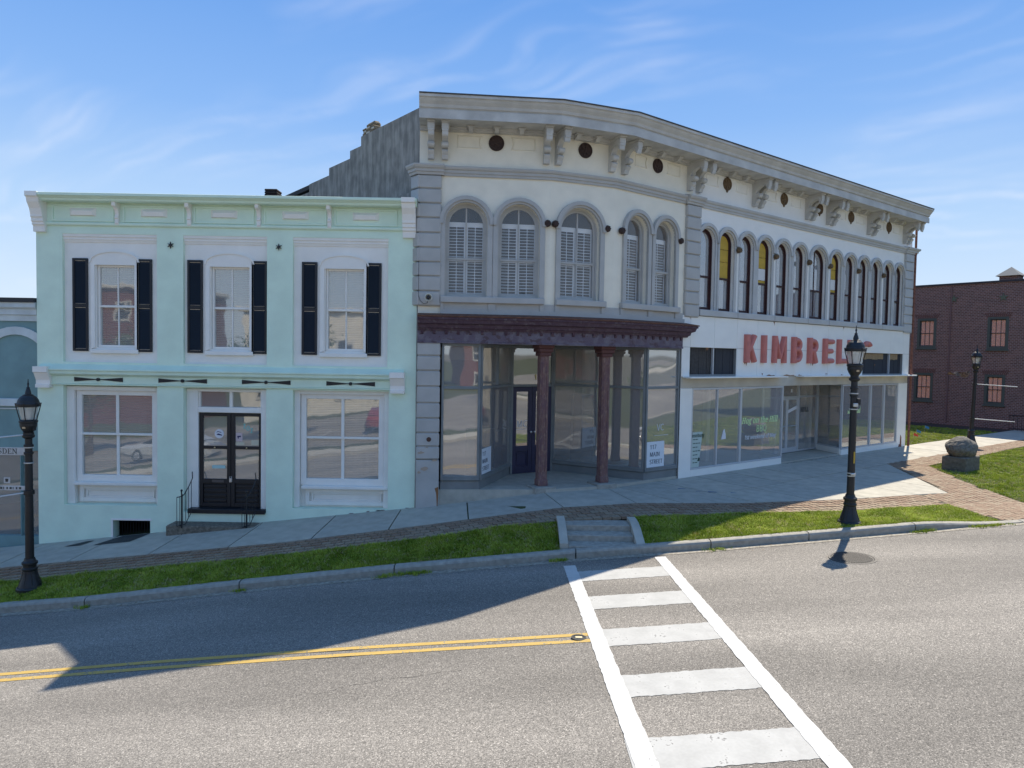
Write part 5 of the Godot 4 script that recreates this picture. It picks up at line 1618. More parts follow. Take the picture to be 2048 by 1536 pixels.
func build_white() -> void:
	var white := painted("white_wall", Color(0.96, 0.935, 0.87), 0.7, 0.95)
	var pan := painted("white_panel", Color(0.96, 0.935, 0.86), 0.5, 0.96)
	var stone := painted("grey_stone", Color(0.57, 0.565, 0.54), 0.7, 0.9)
	var greyl: Material = mats["grey_cornice"]
	var red := mat("sash_oxblood", Color(0.075, 0.022, 0.020), 0.6, {"tex": noise_tex("kerb_t", 0.02, 0.6, 1.0, 6), "scale": 1.4})
	var gold := mat("terracotta_gold", Color(0.24, 0.155, 0.08), 0.8, {"tex": noise_tex("kerb_t", 0.02, 0.6, 1.0, 6), "scale": 3.0})
	var upglass: Material = glass("pale_glass", Color(0.80, 0.81, 0.82), 0.01, 0.46, 0.02, 0.4)
	var gm := glass("plate_glass", Color(0.80, 0.79, 0.76), 0.01, 0.54, 0.025, 0.16)
	var alu := mat("aluminium", Color(0.55, 0.56, 0.57), 0.45, {"metal": 0.35})
	var b := thing("shop_building", "long white shop with thirteen arched upper windows and wide plate glass below", "building", fc * Vector3(10.0, 1.5, 0))
	var E := 17.63
	var cs := [[3.98, 0], [4.94, 1], [5.98, 0], [6.98, 2], [8.02, 0], [9.05, 0], [10.27, 3], [11.48, 2], [12.51, 0], [13.54, 0], [14.53, 0], [15.53, 0], [16.49, 0]]
	var ops := []
	for c in cs:
		var hw := 0.53 if c[1] == 3 else 0.375
		ops.append([c[0], hw, 6.45, 8.38 if c[1] == 3 else 8.50, hw])
	var st := begin()
	wall(st, 3.25, E, 6.27, 9.45, ops, 0.0, 0.35)
	quad(st, Vector3(3.25, 9.45, 0), Vector3(E, 9.45, 0), Vector3(E, 10.53, 0), Vector3(3.25, 10.53, 0))
	wpart("wall", st, white, b, fc)
	st = begin()
	box(st, Vector3(E - 0.3, 0.9, -14), Vector3(E - 0.004, 10.9, -0.01), fc)
	wpart("side_wall", st, mat("side_brick", Color(0.36, 0.15, 0.10), 0.95, {"tex": noise_tex("kerb_t", 0.02, 0.6, 1.0, 6), "scale": 0.7}), b)
	quoin_stones(b, fc, 16.95, E + 0.08, QUOINS, stone)
	st = begin(); mold(st, pv(BAND), [sl(fc, 3.25, 0), sl(fc, E, 0), sl(fc, E, -0.3)]); wpart("band_course", st, stone, b)
	st = begin(); mold(st, pv([0, 9.44, 0.12, 9.44, 0.13, 9.50, 0.16, 9.51, 0.165, 9.575, 0.20, 9.59, 0.23, 9.64, 0.23, 9.68, 0, 9.72]), [sl(fc, 16.9, 0), sl(fc, E + 0.08, 0), sl(fc, E + 0.08, -0.3)]); wpart("pilaster_cap", st, stone, b)
	st = begin(); mold(st, pv(CORNICE), [sl(fc, 3.25, 0), sl(fc, 17.27, 0)]); wpart("cornice", st, greyl, b)
	st = begin(); mold(st, pv([0.3, 11.165, 0.935, 11.122, 0.95, 11.122, 0.95, 11.15, 0.6, 11.19, 0.3, 11.21]), [sl(fc, 3.25, 0), sl(fc, 17.27, 0)]); wpart("roof_flashing", st, mat("slate_edge", Color(0.05, 0.045, 0.045), 0.8), b)
	var brk := bracket_shape().commit()
	for s in [3.44, 6.25, 6.58, 9.38, 9.69, 10.77, 11.08, 13.77, 14.13, 16.80, 17.16]: wpart("bracket", brk, greyl, b, fpt(fc, s, 10.625))
	var mod := modillion_shape().commit()
	for s in [4.1, 4.85, 5.55, 7.25, 7.95, 8.65, 11.75, 12.45, 13.1, 14.75, 15.45, 16.15]: wpart("modillion", mod, greyl, b, fpt(fc, s, 10.62, 0.10).scaled_local(Vector3(1.1, 0.72, 1.3)))
	var med := medallion_shape(true).commit()
	for s in [4.86, 7.98, 10.23, 12.45, 15.47]: wpart("medallion", med, gold, b, fpt(fc, s, 10.31))
	for s in [[4.14, true], [5.6, false], [7.25, true], [8.7, false], [11.8, true], [13.15, false], [14.8, true], [16.15, false]]: wpart("frieze_panel", frieze_panel(0.62, s[1]), white, b, fpt(fc, s[0], 10.30))
	for c in cs:
		var hw := 0.53 if c[1] == 3 else 0.375
		arch_window(b, fpt(fc, c[0], 0), hw, 8.38 if c[1] == 3 else 8.50, stone, red, upglass, {"ring": 0.13, "recess": -0.10, "proud": 0.03, "stile": 0.05, "bar": c[1] == 3, "rail": 7.46, "stopm": red, "board": c[1] if c[1] < 3 else 0})
	var cor := corbel_shape().commit()
	for s in [5.46, 7.50, 9.55, 10.96, 13.03, 15.03]:
		wpart("boss", cor, gold, b, fpt(fc, s, 8.37, 0.05))
		st = begin()
		tube(st, [Vector3(s, 6.46, 0.03), Vector3(s, 8.27, 0.03)], 0.035, -1, 10)
		wpart("colonnette", st, white, b, fc)
	var sills := [3.57, 5.46, 7.50, 9.55, 10.96, 13.03, 15.03, 16.95]
	for i in sills.size() - 1:
		st = begin()
		cbox(st, Vector3(sills[i] + 0.012, 6.27, -0.02), Vector3(sills[i + 1] - 0.012, 6.455, 0.12), 0.014)
		wpart("sill", st, stone, b, fc)
	st = begin(); cbox(st, Vector3(16.95, 6.20, -0.02), Vector3(E, 6.27, 0.1), 0.01); wpart("sill", st, stone, b, fc)
	# sign fascia of enamel panels
	st = begin()
	wall(st, 2.87, E - 0.03, 4.46, 6.26, [[4.39, 1.145, 4.53, 5.33, 0.0], [15.35, 1.69, 4.53, 5.33, 0.0]], 0.03, 0.15)
	quad(st, Vector3(2.87, 6.26, 0.03), Vector3(E - 0.03, 6.26, 0.03), Vector3(E - 0.03, 6.26, -0.02), Vector3(2.87, 6.26, -0.02))
	quad(st, Vector3(2.87, 1.45, -0.1), Vector3(2.87, 1.45, 0.03), Vector3(2.87, 6.26, 0.03), Vector3(2.87, 6.26, -0.1))
	quad(st, Vector3(E - 0.03, 1.45, 0.03), Vector3(E - 0.03, 1.45, -0.1), Vector3(E - 0.03, 6.26, -0.1), Vector3(E - 0.03, 6.26, 0.03))
	wpart("sign_fascia", st, mat("panel_joint", Color(0.25, 0.25, 0.24), 0.8), b, fc)
	var edges := [2.87, 3.245, 4.39, 5.535, 6.65, 7.75, 8.85, 9.95, 11.05, 12.15, 13.66, 15.9, 17.04, E - 0.03]
	for i in edges.size() - 1:
		var a: float = edges[i] + 0.004; var c: float = edges[i + 1] - 0.004
		var tall := (a > 3.2 and c < 5.6) or (a > 13.6 and c < 17.1)
		for r in ([[5.335, 6.255]] if tall else [[4.47, 5.33], [5.338, 6.255]]):
			st = begin()
			cbox(st, Vector3(a, r[0], 0.025), Vector3(c, r[1], 0.05), 0.003)
			wpart("panel", st, pan, b, fc)
	var boardd := mat("dark_boards", Color(0.032, 0.034, 0.042), 0.7, {"tex": noise_tex("blotch_86", 0.008, 0.86, 1.0, 5), "scale": 0.6})
	var boardg := mat("grey_boards", Color(0.075, 0.07, 0.068), 0.85, {"tex": streaks(), "scale": 1.2})
	for q in [[3.245, 4.36, 1], [4.42, 5.535, 0], [13.66, 15.88, 0], [15.92, 17.04, 0]]:
		var n := 6
		for k in n:
			st = begin()
			var x0: float = lerpf(q[0], q[1], float(k) / n); var x1: float = lerpf(q[0], q[1], (k + 1.0) / n)
			cbox(st, Vector3(x0 + 0.002, 4.53, -0.08), Vector3(x1 - 0.002, 5.33, -0.06 + 0.006 * (k % 2)), 0.004)
			wpart("board", st, boardg if q[2] else boardd, b, fc)
	st = begin()
	for x in [4.39, 15.9]: cbox(st, Vector3(x - 0.022, 4.53, -0.05), Vector3(x + 0.022, 5.33, 0.035), 0.006)
	wpart("mullion", st, alu, b, fc)
	for q in [[13.68, 15.5, 5.08, 5.32], [15.95, 16.75, 5.08, 5.32]]:
		var n := 4
		for k in n:
			st = begin()
			var x0: float = lerpf(q[0], q[1], float(k) / n); var x1: float = lerpf(q[0], q[1], (k + 1.0) / n)
			cbox(st, Vector3(x0 + 0.004, q[2] + 0.02 * (k % 2), -0.05), Vector3(x1 - 0.004, q[3], -0.035), 0.003)
			wpart("plank", st, mat("raw_plank", Color(0.42, 0.30, 0.17), 0.85, {"tex": streaks(), "scale": 1.7}), b, fc)
	# thin canopy left of the door and right of it
	st = begin(); cbox(st, Vector3(2.95, 4.425, 0.03), Vector3(8.05, 4.47, 0.34), 0.008); wpart("canopy", st, pan, b, fc)
	st = begin(); cbox(st, Vector3(9.0, 4.435, 0.03), Vector3(17.75, 4.48, 0.34), 0.008); wpart("canopy", st, pan, b, fc)
	var tan_ := painted("tan_fascia", Color(0.66, 0.60, 0.49), 0.7, 0.85)
	st = begin()
	cbox(st, Vector3(2.87, 4.135, -0.12), Vector3(E - 0.03, 4.46, 0.02), 0.006)
	wpart("lower_fascia", st, tan_, b, fc)
	for q in [[2.87, 3.43], [16.80, E - 0.03]]:
		st = begin()
		cbox(st, Vector3(q[0], 1.35, -0.12), Vector3(q[1], 4.13, 0.03), 0.01)
		wpart("pier", st, pan, b, fc)
	# show windows
	for q in [[3.43, 8.30, [4.68, 5.90]], [12.28, 16.80, [14.50, 15.62]]]:
		st = begin()
		cbox(st, Vector3(q[0], 1.3, -0.1), Vector3(q[1], 1.70, 0.025), 0.012)
		wpart("bulkhead", st, pan, b, fc)
		st = begin()
		cbox(st, Vector3(q[0], 1.70, -0.06), Vector3(q[1], 1.745, 0.03), 0.006)
		cbox(st, Vector3(q[0], 4.07, -0.06), Vector3(q[1], 4.13, 0.03), 0.006)
		var xs2: Array = [q[0] + 0.025] + q[2] + [q[1] - 0.025]
		for x in xs2: cbox(st, Vector3(x - (0.05 if x == q[2][1] or x == 14.50 else 0.028), 1.746, -0.06), Vector3(x + (0.05 if x == q[2][1] or x == 14.50 else 0.028), 4.068, 0.028), 0.006)
		var sw := wpart("shop_window", st, alu, b, fc)
		for i in xs2.size() - 1: part("pane", pane_shape(rect(xs2[i], 1.74, xs2[i + 1], 4.08), -0.01), gm, sw)
		if q[0] < 4:
			var lime := mat("lime_letter", Color(0.66, 0.84, 0.40), 0.6)
			var wl := mat("decal_white_letter", Color(0.6, 0.6, 0.6), 0.6)
			var sk := Basis(Vector3(1, 0, 0), Vector3(0.28, 1, 0), Vector3(0, 0, 1))
			part("lettering", words("Hog on the Hill", 0.27, 0.004, true, true), lime, sw, Transform3D(sk, Vector3(7.02, 3.04, 0.0)))
			part("lettering", words("BBQ", 0.30, 0.004), lime, sw, Transform3D(Basis.IDENTITY, Vector3(7.1, 2.76, 0.0)))
			part("lettering", words("1st weekend of May", 0.185, 0.004, true), wl, sw, Transform3D(sk, Vector3(7.06, 2.50, 0.0)))
			st = begin()
			prism(st, pv([4.93, 2.52, 5.17, 2.52, 5.16, 2.68, 5.12, 2.76, 5.11, 2.84, 5.04, 2.80, 5.0, 2.70]), -0.004, 0.0)
			part("sticker", st, mats["decal_white"], sw)
		else:
			st = begin()
			for k in 9: 
				var x := 12.75 + k * 0.11
				prism(st, pv([x, 3.02, x + 0.07, 3.03, x + 0.085, 3.03 + 0.06 + 0.09 * ((k * 7) % 3), x + 0.02, 3.16]), -0.004, 0.0)
			part("lime_scrawl", st, mats["lime_letter"], sw)
	# recessed entrance
	var R0 := sl(fc, 8.30, -0.02); var D0 := sl(fc, 9.0, -1.2); var D1 := sl(fc, 12.9, -1.3); var R1 := sl(fc, 12.28, -0.02)
	for e in [[R0, D0], [D1, R1]]:
		var d: Vector2 = e[1] - e[0]
		var L := d.length()
		var f := Transform3D(Basis(Vector3(d.x, 0, d.y) / L, UPV, (Vector3(d.x, 0, d.y) / L).cross(UPV)), Vector3(e[0].x, 0, e[0].y))
		st = begin(); cbox(st, Vector3(0, 1.3, -0.08), Vector3(L, 1.74, 0.02), 0.01); wpart("bulkhead", st, pan, b, f)
		st = begin()
		rframe(st, 0, 1.742, L, 4.13, 0.045, -0.04, 0.02)
		var sw := wpart("shop_window", st, alu, b, f)
		part("pane", pane_shape(rect(0.03, 1.78, L - 0.03, 4.1), 0.0), gm, sw)
	var dd := D1 - D0; var LL := dd.length()
	var fd := Transform3D(Basis(Vector3(dd.x, 0, dd.y) / LL, UPV, (Vector3(dd.x, 0, dd.y) / LL).cross(UPV)), Vector3(D0.x, 0, D0.y))
	st = begin()
	rframe(st, 0, 1.56, LL, 4.13, 0.06, -0.05, 0.04)
	cbox(st, Vector3(0.06, 3.60, -0.04), Vector3(LL - 0.06, 3.66, 0.04), 0.006)
	for x in [0.85, 2.45]: cbox(st, Vector3(x - 0.04, 1.62, -0.045), Vector3(x + 0.04, 4.07, 0.042), 0.006)
	var ef := wpart("entrance_frame", st, alu, b, fd)
	for q in [[0.06, 0.81], [0.89, 2.41], [2.49, LL - 0.06]]:
		part("pane", pane_shape(rect(q[0], 3.66, q[1], 4.08), 0.0), gm, ef)
		if q[1] - q[0] < 1.6 and q[0] != 0.89: part("pane", pane_shape(rect(q[0], 1.6, q[1], 3.6), 0.0), gm, ef)
	for q in [[0.89, 1.65], [1.65, 2.41]]:
		st = begin()
		rframe(st, q[0] + 0.003, 1.58, q[1] - 0.003, 3.595, 0.07, -0.025, 0.025, 0.16)
		tube(st, [Vector3(q[0] + 0.06, 2.55, 0.06), Vector3(q[1] - 0.06, 2.55, 0.06)], 0.018)
		var dr := wpart("door", st, alu, b, fd)
		part("pane", pane_shape(rect(q[0] + 0.06, 1.72, q[1] - 0.06, 3.54), 0.0), gm, dr)
		if q[0] > 1:
			st = begin(); prism(st, pv([q[0] + 0.07, 3.02, q[1] - 0.05, 3.18, q[1] - 0.05, 3.30, q[0] + 0.07, 3.14]), 0.004, 0.008); part("paper_strip", st, mats["decal_white"], dr)
	st = begin()
	box(st, Vector3(1.9, 3.80, 0.004), Vector3(2.0, 3.92, 0.008)); part("number_plate", st, mats["decal_white"], ef)
	part("lettering", words("HILL", 0.24, 0.004, true, true), mat("ink_letter", Color(0.02, 0.025, 0.025), 0.7), ef, Transform3D(Basis.IDENTITY, Vector3(2.95, 3.12, 0.006)))
	st = begin()
	var fl := PackedVector2Array()
	for v in [R0, R1, D1, D0]: fl.append(Vector2(v.x, -v.y))
	var tf := Transform3D(Basis(Vector3.RIGHT, Vector3(0, 0, -1), UPV), Vector3.ZERO)
	prism(st, fl, 1.3, 1.54, tf)
	wpart("entrance_floor", st, mats["concrete_walk_b"], b)
	st = begin()
	prism(st, fl, 4.13, 4.3, tf)
	wpart("entrance_soffit", st, tan_, b)
	# floors, roof and rear
	for q in [[1.38, -0.1], [4.5, -0.2], [10.4, -0.2]]:
		st = begin()
		var poly := PackedVector2Array()
		for v in [sl(fc, 3.26, q[1]), sl(fc, 8.3, q[1]), sl(fc, 9.0, -1.4 if q[0] < 2 else q[1]), sl(fc, 12.9, -1.4 if q[0] < 2 else q[1]), sl(fc, 12.95, q[1]), sl(fc, E - 0.31, q[1]), sl(fc, E - 0.31, -13.9), sl(fc, 3.26, -13.5)]: poly.append(Vector2(v.x, -v.y))
		prism(st, poly, q[0], q[0] + 0.13, tf)
		wpart("roof" if q[0] > 10 else "floor", st, mats["roof_tar"] if q[0] > 10 else mat("shop_carpet", Color(0.16, 0.17, 0.17), 0.9), b)
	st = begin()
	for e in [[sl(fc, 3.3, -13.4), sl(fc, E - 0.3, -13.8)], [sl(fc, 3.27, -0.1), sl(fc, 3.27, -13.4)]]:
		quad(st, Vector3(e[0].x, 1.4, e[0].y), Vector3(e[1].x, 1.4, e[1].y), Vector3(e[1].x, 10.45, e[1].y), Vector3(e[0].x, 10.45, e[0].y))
	wpart("inner_wall", st, mats["inner_wall_darkened"], b)  # same darkened wall colour, standing in for shade in the room
	for s in [4.6, 6.6, 13.2]:
		st = begin()
		box(st, Vector3(s - 0.09, 1.5, -1.9), Vector3(s + 0.09, 4.5, -1.72))
		wpart("inner_column", st, mat("column_paint", Color(0.5, 0.48, 0.43), 0.8), b, fc)
	# sign letters
	var sg := thing("shop_sign", "big salmon red KIMBRELL'S letters on the white fascia, last letters broken", "sign", fc * Vector3(9.0, 4.9, 0.05))
	sg.basis = fc.basis
	var lm := mat("letter_red", Color(0.62, 0.20, 0.165), 0.6, {"tex": noise_tex("blotch_90", 0.012, 0.9, 1.0, 5), "scale": 0.8})
	var H := 0.89
	var V := func(x: float, y: float) -> Vector2: return Vector2(x, y)
	var w := 0.215
	var letters := {
		"K": [6.19, [[V.call(-0.18, 0), V.call(-0.18, H)], [V.call(-0.13, 0.36), V.call(0.19, H - 0.035)], [V.call(-0.03, 0.5), V.call(0.22, 0.04)]]],
		"I": [6.94, [[V.call(0, 0), V.call(0, H)]]],
		"M": [7.83, [[V.call(-0.29, 0), V.call(-0.27, H)], [V.call(0.29, 0), V.call(0.27, H)], [V.call(-0.26, H - 0.03), V.call(0, 0.16)], [V.call(0.26, H - 0.03), V.call(0, 0.16)]]],
		"B": [8.89, [[V.call(-0.17, 0), V.call(-0.17, H)], [V.call(-0.17, 0.78)] + arc(V.call(0.0, 0.63), 0.18, 0.16, 90, -90) + [V.call(-0.17, 0.47)], [V.call(-0.17, 0.47)] + arc(V.call(0.02, 0.28), 0.19, 0.18, 90, -90) + [V.call(-0.17, 0.1)]]],
		"R": [9.92, [[V.call(-0.19, 0), V.call(-0.19, H)], [V.call(-0.17, 0.78)] + arc(V.call(0.02, 0.61), 0.18, 0.17, 90, -90) + [V.call(-0.17, 0.44)], [V.call(0.02, 0.42), V.call(0.2, 0.03)]]],
		"E": [10.95, [[V.call(-0.19, 0), V.call(-0.19, H)], [V.call(-0.19, 0.79), V.call(0.31, 0.79)], [V.call(-0.19, 0.45), V.call(0.24, 0.45)], [V.call(-0.19, 0.1), V.call(0.31, 0.1)]]],
		"L": [11.93, [[V.call(-0.19, 0), V.call(-0.19, H)], [V.call(-0.19, 0.1), V.call(0.32, 0.1)]]],
		"L2": [12.72, [[V.call(-0.19, 0), V.call(-0.19, H)], [V.call(-0.19, 0.1), V.call(0.26, 0.1)]]],
		"S": [13.88, [arc(V.call(0.0, 0.68), 0.2, 0.12, 175, 10)]],
	}
	for key in letters:
		st = begin()
		for s in letters[key][1]:
			var ww := w
			if s.size() > 2: ww = 0.165
			elif absf(s[0].y - s[1].y) < 0.01: ww = 0.18
			elif key == "K" and absf(s[0].x - s[1].x) > 0.1: ww = 0.17
			elif key == "M": ww = 0.13 if absf(s[0].x - s[1].x) > 0.1 else 0.18
			letter_stroke(st, s, ww, 0.15)
		part("letter", st, lm, sg, Transform3D(Basis.IDENTITY, Vector3(letters[key][0] - 9.0, 0, 0)))
	# rust runs on the enamel panels and the canopy edge
	var rs := RandomNumberGenerator.new(); rs.seed = 31
	var rustm := mat("rust_run", Color(0.30, 0.16, 0.08), 0.9)
	for k in 22:
		var x: float = [3.3, 4.1, 6.0, 6.9, 7.6, 8.85, 9.95, 11.05, 12.15, 13.6, 14.6, 16.4][k % 12] + rs.randf_range(-0.12, 0.12)
		var y: float = [6.25, 5.335, 4.90, 4.56][k % 4]
		var hh := rs.randf_range(0.03, 0.13); var ww := rs.randf_range(0.012, 0.05)
		st = begin()
		prism(st, pv([x - ww, y, x + ww, y, x + ww * 0.5, y - hh * 0.5, x + ww * 0.2, y - hh, x - ww * 0.15, y - hh * 0.8, x - ww * 0.6, y - hh * 0.4]), 0.049, 0.052)
		wpart("rust_stain", st, rustm, b, fc)
	for q in [[7.2, 0.5], [8.2, 0.7], [9.1, 0.25], [12.0, 0.2]]:
		st = begin()
		prism(st, pv([q[0], 4.478, q[0] + q[1], 4.476, q[0] + q[1] * 0.9, 4.50, q[0] + q[1] * 0.6, 4.492, q[0] + q[1] * 0.3, 4.52, q[0] + 0.05, 4.495]), 0.05, 0.056)
		wpart("rust_stain", st, rustm, b, fc)
	# notice in the first pane
	var nt := thing("notice_board", "narrow pale notice with a green heading inside the first plate glass pane", "poster", fc * Vector3(3.72, 1.76, 0.005))
	nt.basis = fc.basis
	st = begin(); prism(st, pv([-0.24, 0.0, 0.12, 0.0, 0.27, 1.05, -0.2, 1.05]), 0, 0.006); part("sheet", st, mat("notice_paper", Color(0.50, 0.58, 0.52), 0.8), nt)
	part("lettering", words("Rosebury", 0.15, 0.003, true), mat("ink_green", Color(0.02, 0.06, 0.035), 0.8), nt, Transform3D(Basis.IDENTITY, Vector3(0.02, 0.95, 0.009)))
	st = begin()
	for k in 7:
		var y := 0.82 - k * 0.115
		for j in 2 + (k % 2): box(st, Vector3(-0.17 + j * 0.12, y, 0.007), Vector3(-0.17 + j * 0.12 + 0.09, y + 0.025, 0.009))
	prism(st, pv([0.04, 0.18, 0.12, 0.3, 0.17, 0.2, 0.12, 0.17]), 0.007, 0.009)
	part("print", st, mats["ink_green"], nt)
	st = begin()
	var dp := [Vector3(E + 0.06, 1.45, 0.12), Vector3(E + 0.06, 10.5, 0.12)]
	tube(st, dp, 0.045)
	wpart("downpipe", st, mats["side_brick"], b, fc)
	st = begin()
	prism(st, pv([16.95, 1.46, 17.25, 1.46, 17.22, 1.9, 17.12, 2.0, 17.1, 1.6, 17.02, 1.62]), 0.031, 0.036)
	wpart("paint_loss", st, mats["side_brick"], b, fc)

# ---------------------------------------------------------------- brick building across the side lawn
func brick_tex() -> ImageTexture:
	var r := RandomNumberGenerator.new(); r.seed = 12
	var tone := []
	for i in 32 * 64: tone.append(r.randf())
	var grain := []
	for i in 512 * 512: grain.append(r.randf())
	var f := func(x: int, y: int) -> Color:
		var row := y / 16
		var xx := (x + (16 if row % 2 else 0)) % 512
		var colm := xx / 32
		var mort := (y % 16) < 3 or (xx % 32) < 3
		var g: float = grain[y * 512 + x]
		if mort: return Color(0.66, 0.60, 0.58) * (0.85 + 0.15 * g) + Color(0, 0, 0, 1)
		var t: float = tone[row * 32 + colm]
		var c := Color(0.42, 0.30, 0.27).lerp(Color(0.54, 0.385, 0.345), t)
		return c * (0.86 + 0.14 * g) + Color(0, 0, 0, 1)
	return img_tex("bricks_t", 512, 512, f)

func build_brick() -> void:
	# wall local frame: s along the wall towards the viewer, origin where its foot meets the white shop's edge in view
	var d := Vector3(0.617, 0, 0.787)
	var f := Transform3D(Basis(d, UPV, d.cross(UPV)), Vector3(23.233, 0, -42.235))
	var b := thing("brick_building", "dark red brick two storey building with green framed windows beyond the lawn", "building", Vector3(25.4, 1.5, -40))
	var bm := mat("far_brick", Color(0.95, 0.95, 0.95), 0.95, {"tex": brick_tex(), "uv": true, "scale": 1.0 / 2.8})
	var wins := [[1.072, 0.508, 5.829, 7.541, 0.0], [4.641, 0.497, 5.774, 7.519, 0.0]]
	var wins2 := [[0.995, 0.508, 2.79, 4.403, 0.0], [4.597, 0.486, 2.768, 4.403, 0.0]]
	for k in 3:
		wins.append([8.3 + 3.65 * k, 0.497, 5.774, 7.519, 0.0]); wins2.append([8.25 + 3.65 * k, 0.49, 2.768, 4.403, 0.0])
	wins.push_front([-2.65, 0.508, 5.829, 7.542, 0.0]); wins2.push_front([-2.65, 0.508, 2.79, 4.403, 0.0])
	var st := begin()
	wall(st, -13, 20, 1.2, 5.1, wins2, 0.0, 0.16)
	wall(st, -13, 20, 5.1, 9.376, wins, 0.0, 0.16)
	quad(st, Vector3(20, 1.2, 0), Vector3(20, 1.2, -14), Vector3(20, 9.376, -14), Vector3(20, 9.376, 0))
	quad(st, Vector3(-13, 1.2, -14), Vector3(-13, 1.2, 0), Vector3(-13, 9.376, 0), Vector3(-13, 9.376, -14))
	quad(st, Vector3(20, 1.2, -14), Vector3(-13, 1.2, -14), Vector3(-13, 9.376, -14), Vector3(20, 9.376, -14))
	wpart("wall", st, bm, b, f)
	st = begin()
	box(st, Vector3(-13.05, 9.376, -14.05), Vector3(20.05, 9.47, 0.08))
	wpart("roof", st, mat("dark_roof", Color(0.045, 0.04, 0.045), 0.9), b, f)
	var frame := mat("frame_green", Color(0.075, 0.085, 0.07), 0.7)
	var gm := glass("far_glass", Color(0.80, 0.80, 0.80), 0.01, 0.66)
	for w in wins + wins2:
		var x0: float = w[0] - w[1]; var x1: float = w[0] + w[1]
		st = begin()
		rframe(st, x0, w[2], x1, w[3], 0.13, -0.12, 0.02)
		var fr := wpart("window", st, frame, b, f)
		st = begin()
		rframe(st, x0 + 0.13, w[2] + 0.13, x1 - 0.13, w[3] - 0.13, 0.04, -0.12, -0.05)
		var ym: float = (w[2] + w[3]) / 2
		box(st, Vector3(x0 + 0.13, ym - 0.02, -0.12), Vector3(x1 - 0.13, ym + 0.02, -0.05))
		for k in [1, 2]:
			var x := lerpf(x0 + 0.15, x1 - 0.15, k / 3.0)
			box(st, Vector3(x - 0.008, w[2] + 0.15, -0.11), Vector3(x + 0.008, w[3] - 0.15, -0.07))
		part("sash", st, mat("sash_dark", Color(0.05, 0.05, 0.05), 0.7), fr)
		part("pane", pane_shape(rect(x0 + 0.15, w[2] + 0.15, x1 - 0.15, w[3] - 0.15), -0.1), gm, fr)
		st = begin(); cbox(st, Vector3(x0 - 0.05, w[2] - 0.09, 0.0), Vector3(x1 + 0.05, w[2] - 0.002, 0.07), 0.01); part("sill", st, frame, fr)
		# soldier bricks over the window
		for k in 13:
			st = begin()
			var x: float = lerpf(x0 - 0.02, x1 + 0.02, k / 12.0)
			var lean: float = (x - w[0]) * 0.22
			prism(st, pv([x - 0.027, w[3] + 0.005, x + 0.027, w[3] + 0.005, x + 0.03 + lean, w[3] + 0.24, x - 0.024 + lean, w[3] + 0.24]), 0.0, 0.015)
			part("brick", st, mat("lintel_brick", Color(0.14, 0.07, 0.06), 0.95), fr)
	for s in [[2.431, 8.591], [4.84, 8.558], [7.3, 8.54]]:
		st = begin()
		prism(st, star6(0.23, 0.093, 5), 0.0, 0.04, Transform3D(Basis.IDENTITY, Vector3(s[0], s[1], 0)))
		wpart("star", st, mat("star_green", Color(0.10, 0.12, 0.08), 0.7), b, f)
	st = begin()
	tube(st, [Vector3(2.32, 9.3, 0.04), Vector3(2.27, 1.7, 0.04)], 0.03)
	wpart("downpipe", st, mat("pipe_brown", Color(0.18, 0.10, 0.095), 0.7), b, f)
	# roof cupola
	st = begin()
	box(st, Vector3(4.55, 9.4, -1.0), Vector3(5.4, 9.72, -0.15))
	var cu := wpart("cupola", st, bm, b, f)
	st = begin()
	var ap := Vector3(4.97, 10.22, -0.57)
	var e := [Vector3(4.4, 9.71, 0.0), Vector3(5.55, 9.71, 0.0), Vector3(5.55, 9.71, -1.15), Vector3(4.4, 9.71, -1.15)]
	for k in 4: tri(st, e[k], e[(k + 1) % 4], ap)
	quad(st, e[3], e[2], e[1], e[0])
	part("cupola_roof", st, mat("cupola_grey", Color(0.16, 0.17, 0.17), 0.8), cu)
	st = begin()
	quad(st, f * Vector3(-6, 1.49, 2.1), f * Vector3(20, 1.49, 2.1), f * Vector3(20, 1.50, 0.0), f * Vector3(-6, 1.50, 0.0))
	tag(part("mulch_bed", st, mat("mulch", Color(0.10, 0.055, 0.04), 1.0, {"tex": noise_tex("turf", 0.05, 0.45, 1.0, 5), "scale": 0.9}), self), "dark mulch bed along the foot of the brick building", "planting bed", "", "structure")
	# low fence before the wall
	var fe := thing("metal_fence", "low dark metal railing along the foot of the brick building", "fence", f * Vector3(10, 1.5, 0.5))
	st = begin()
	tube(st, [f * Vector3(5.5, 2.3, 0.5) - fe.position, f * Vector3(17, 2.3, 0.5) - fe.position], 0.02)
	tube(st, [f * Vector3(5.5, 1.6, 0.5) - fe.position, f * Vector3(17, 1.6, 0.5) - fe.position], 0.02)
	part("rail", st, mats["black_paint"], fe)
	for k in 60:
		st = begin()
		var p := f * Vector3(5.5 + k * 0.19, 0, 0.5) - fe.position
		tube(st, [Vector3(p.x, 0, p.z), Vector3(p.x, 0.85, p.z)], 0.01, -1, 5)
		part("bar", st, mats["black_paint"], fe)

# ---------------------------------------------------------------- what the windows mirror: the other side of the street
func opp(x: float, t: float) -> Vector3:    # t metres behind the far gutter
	var g := at(G, x)
	return Vector3(x, g.y + 0.27 + (0.15 if t > 0.01 else 0.0) + 0.004 * t, g.x + 10.4 + t)

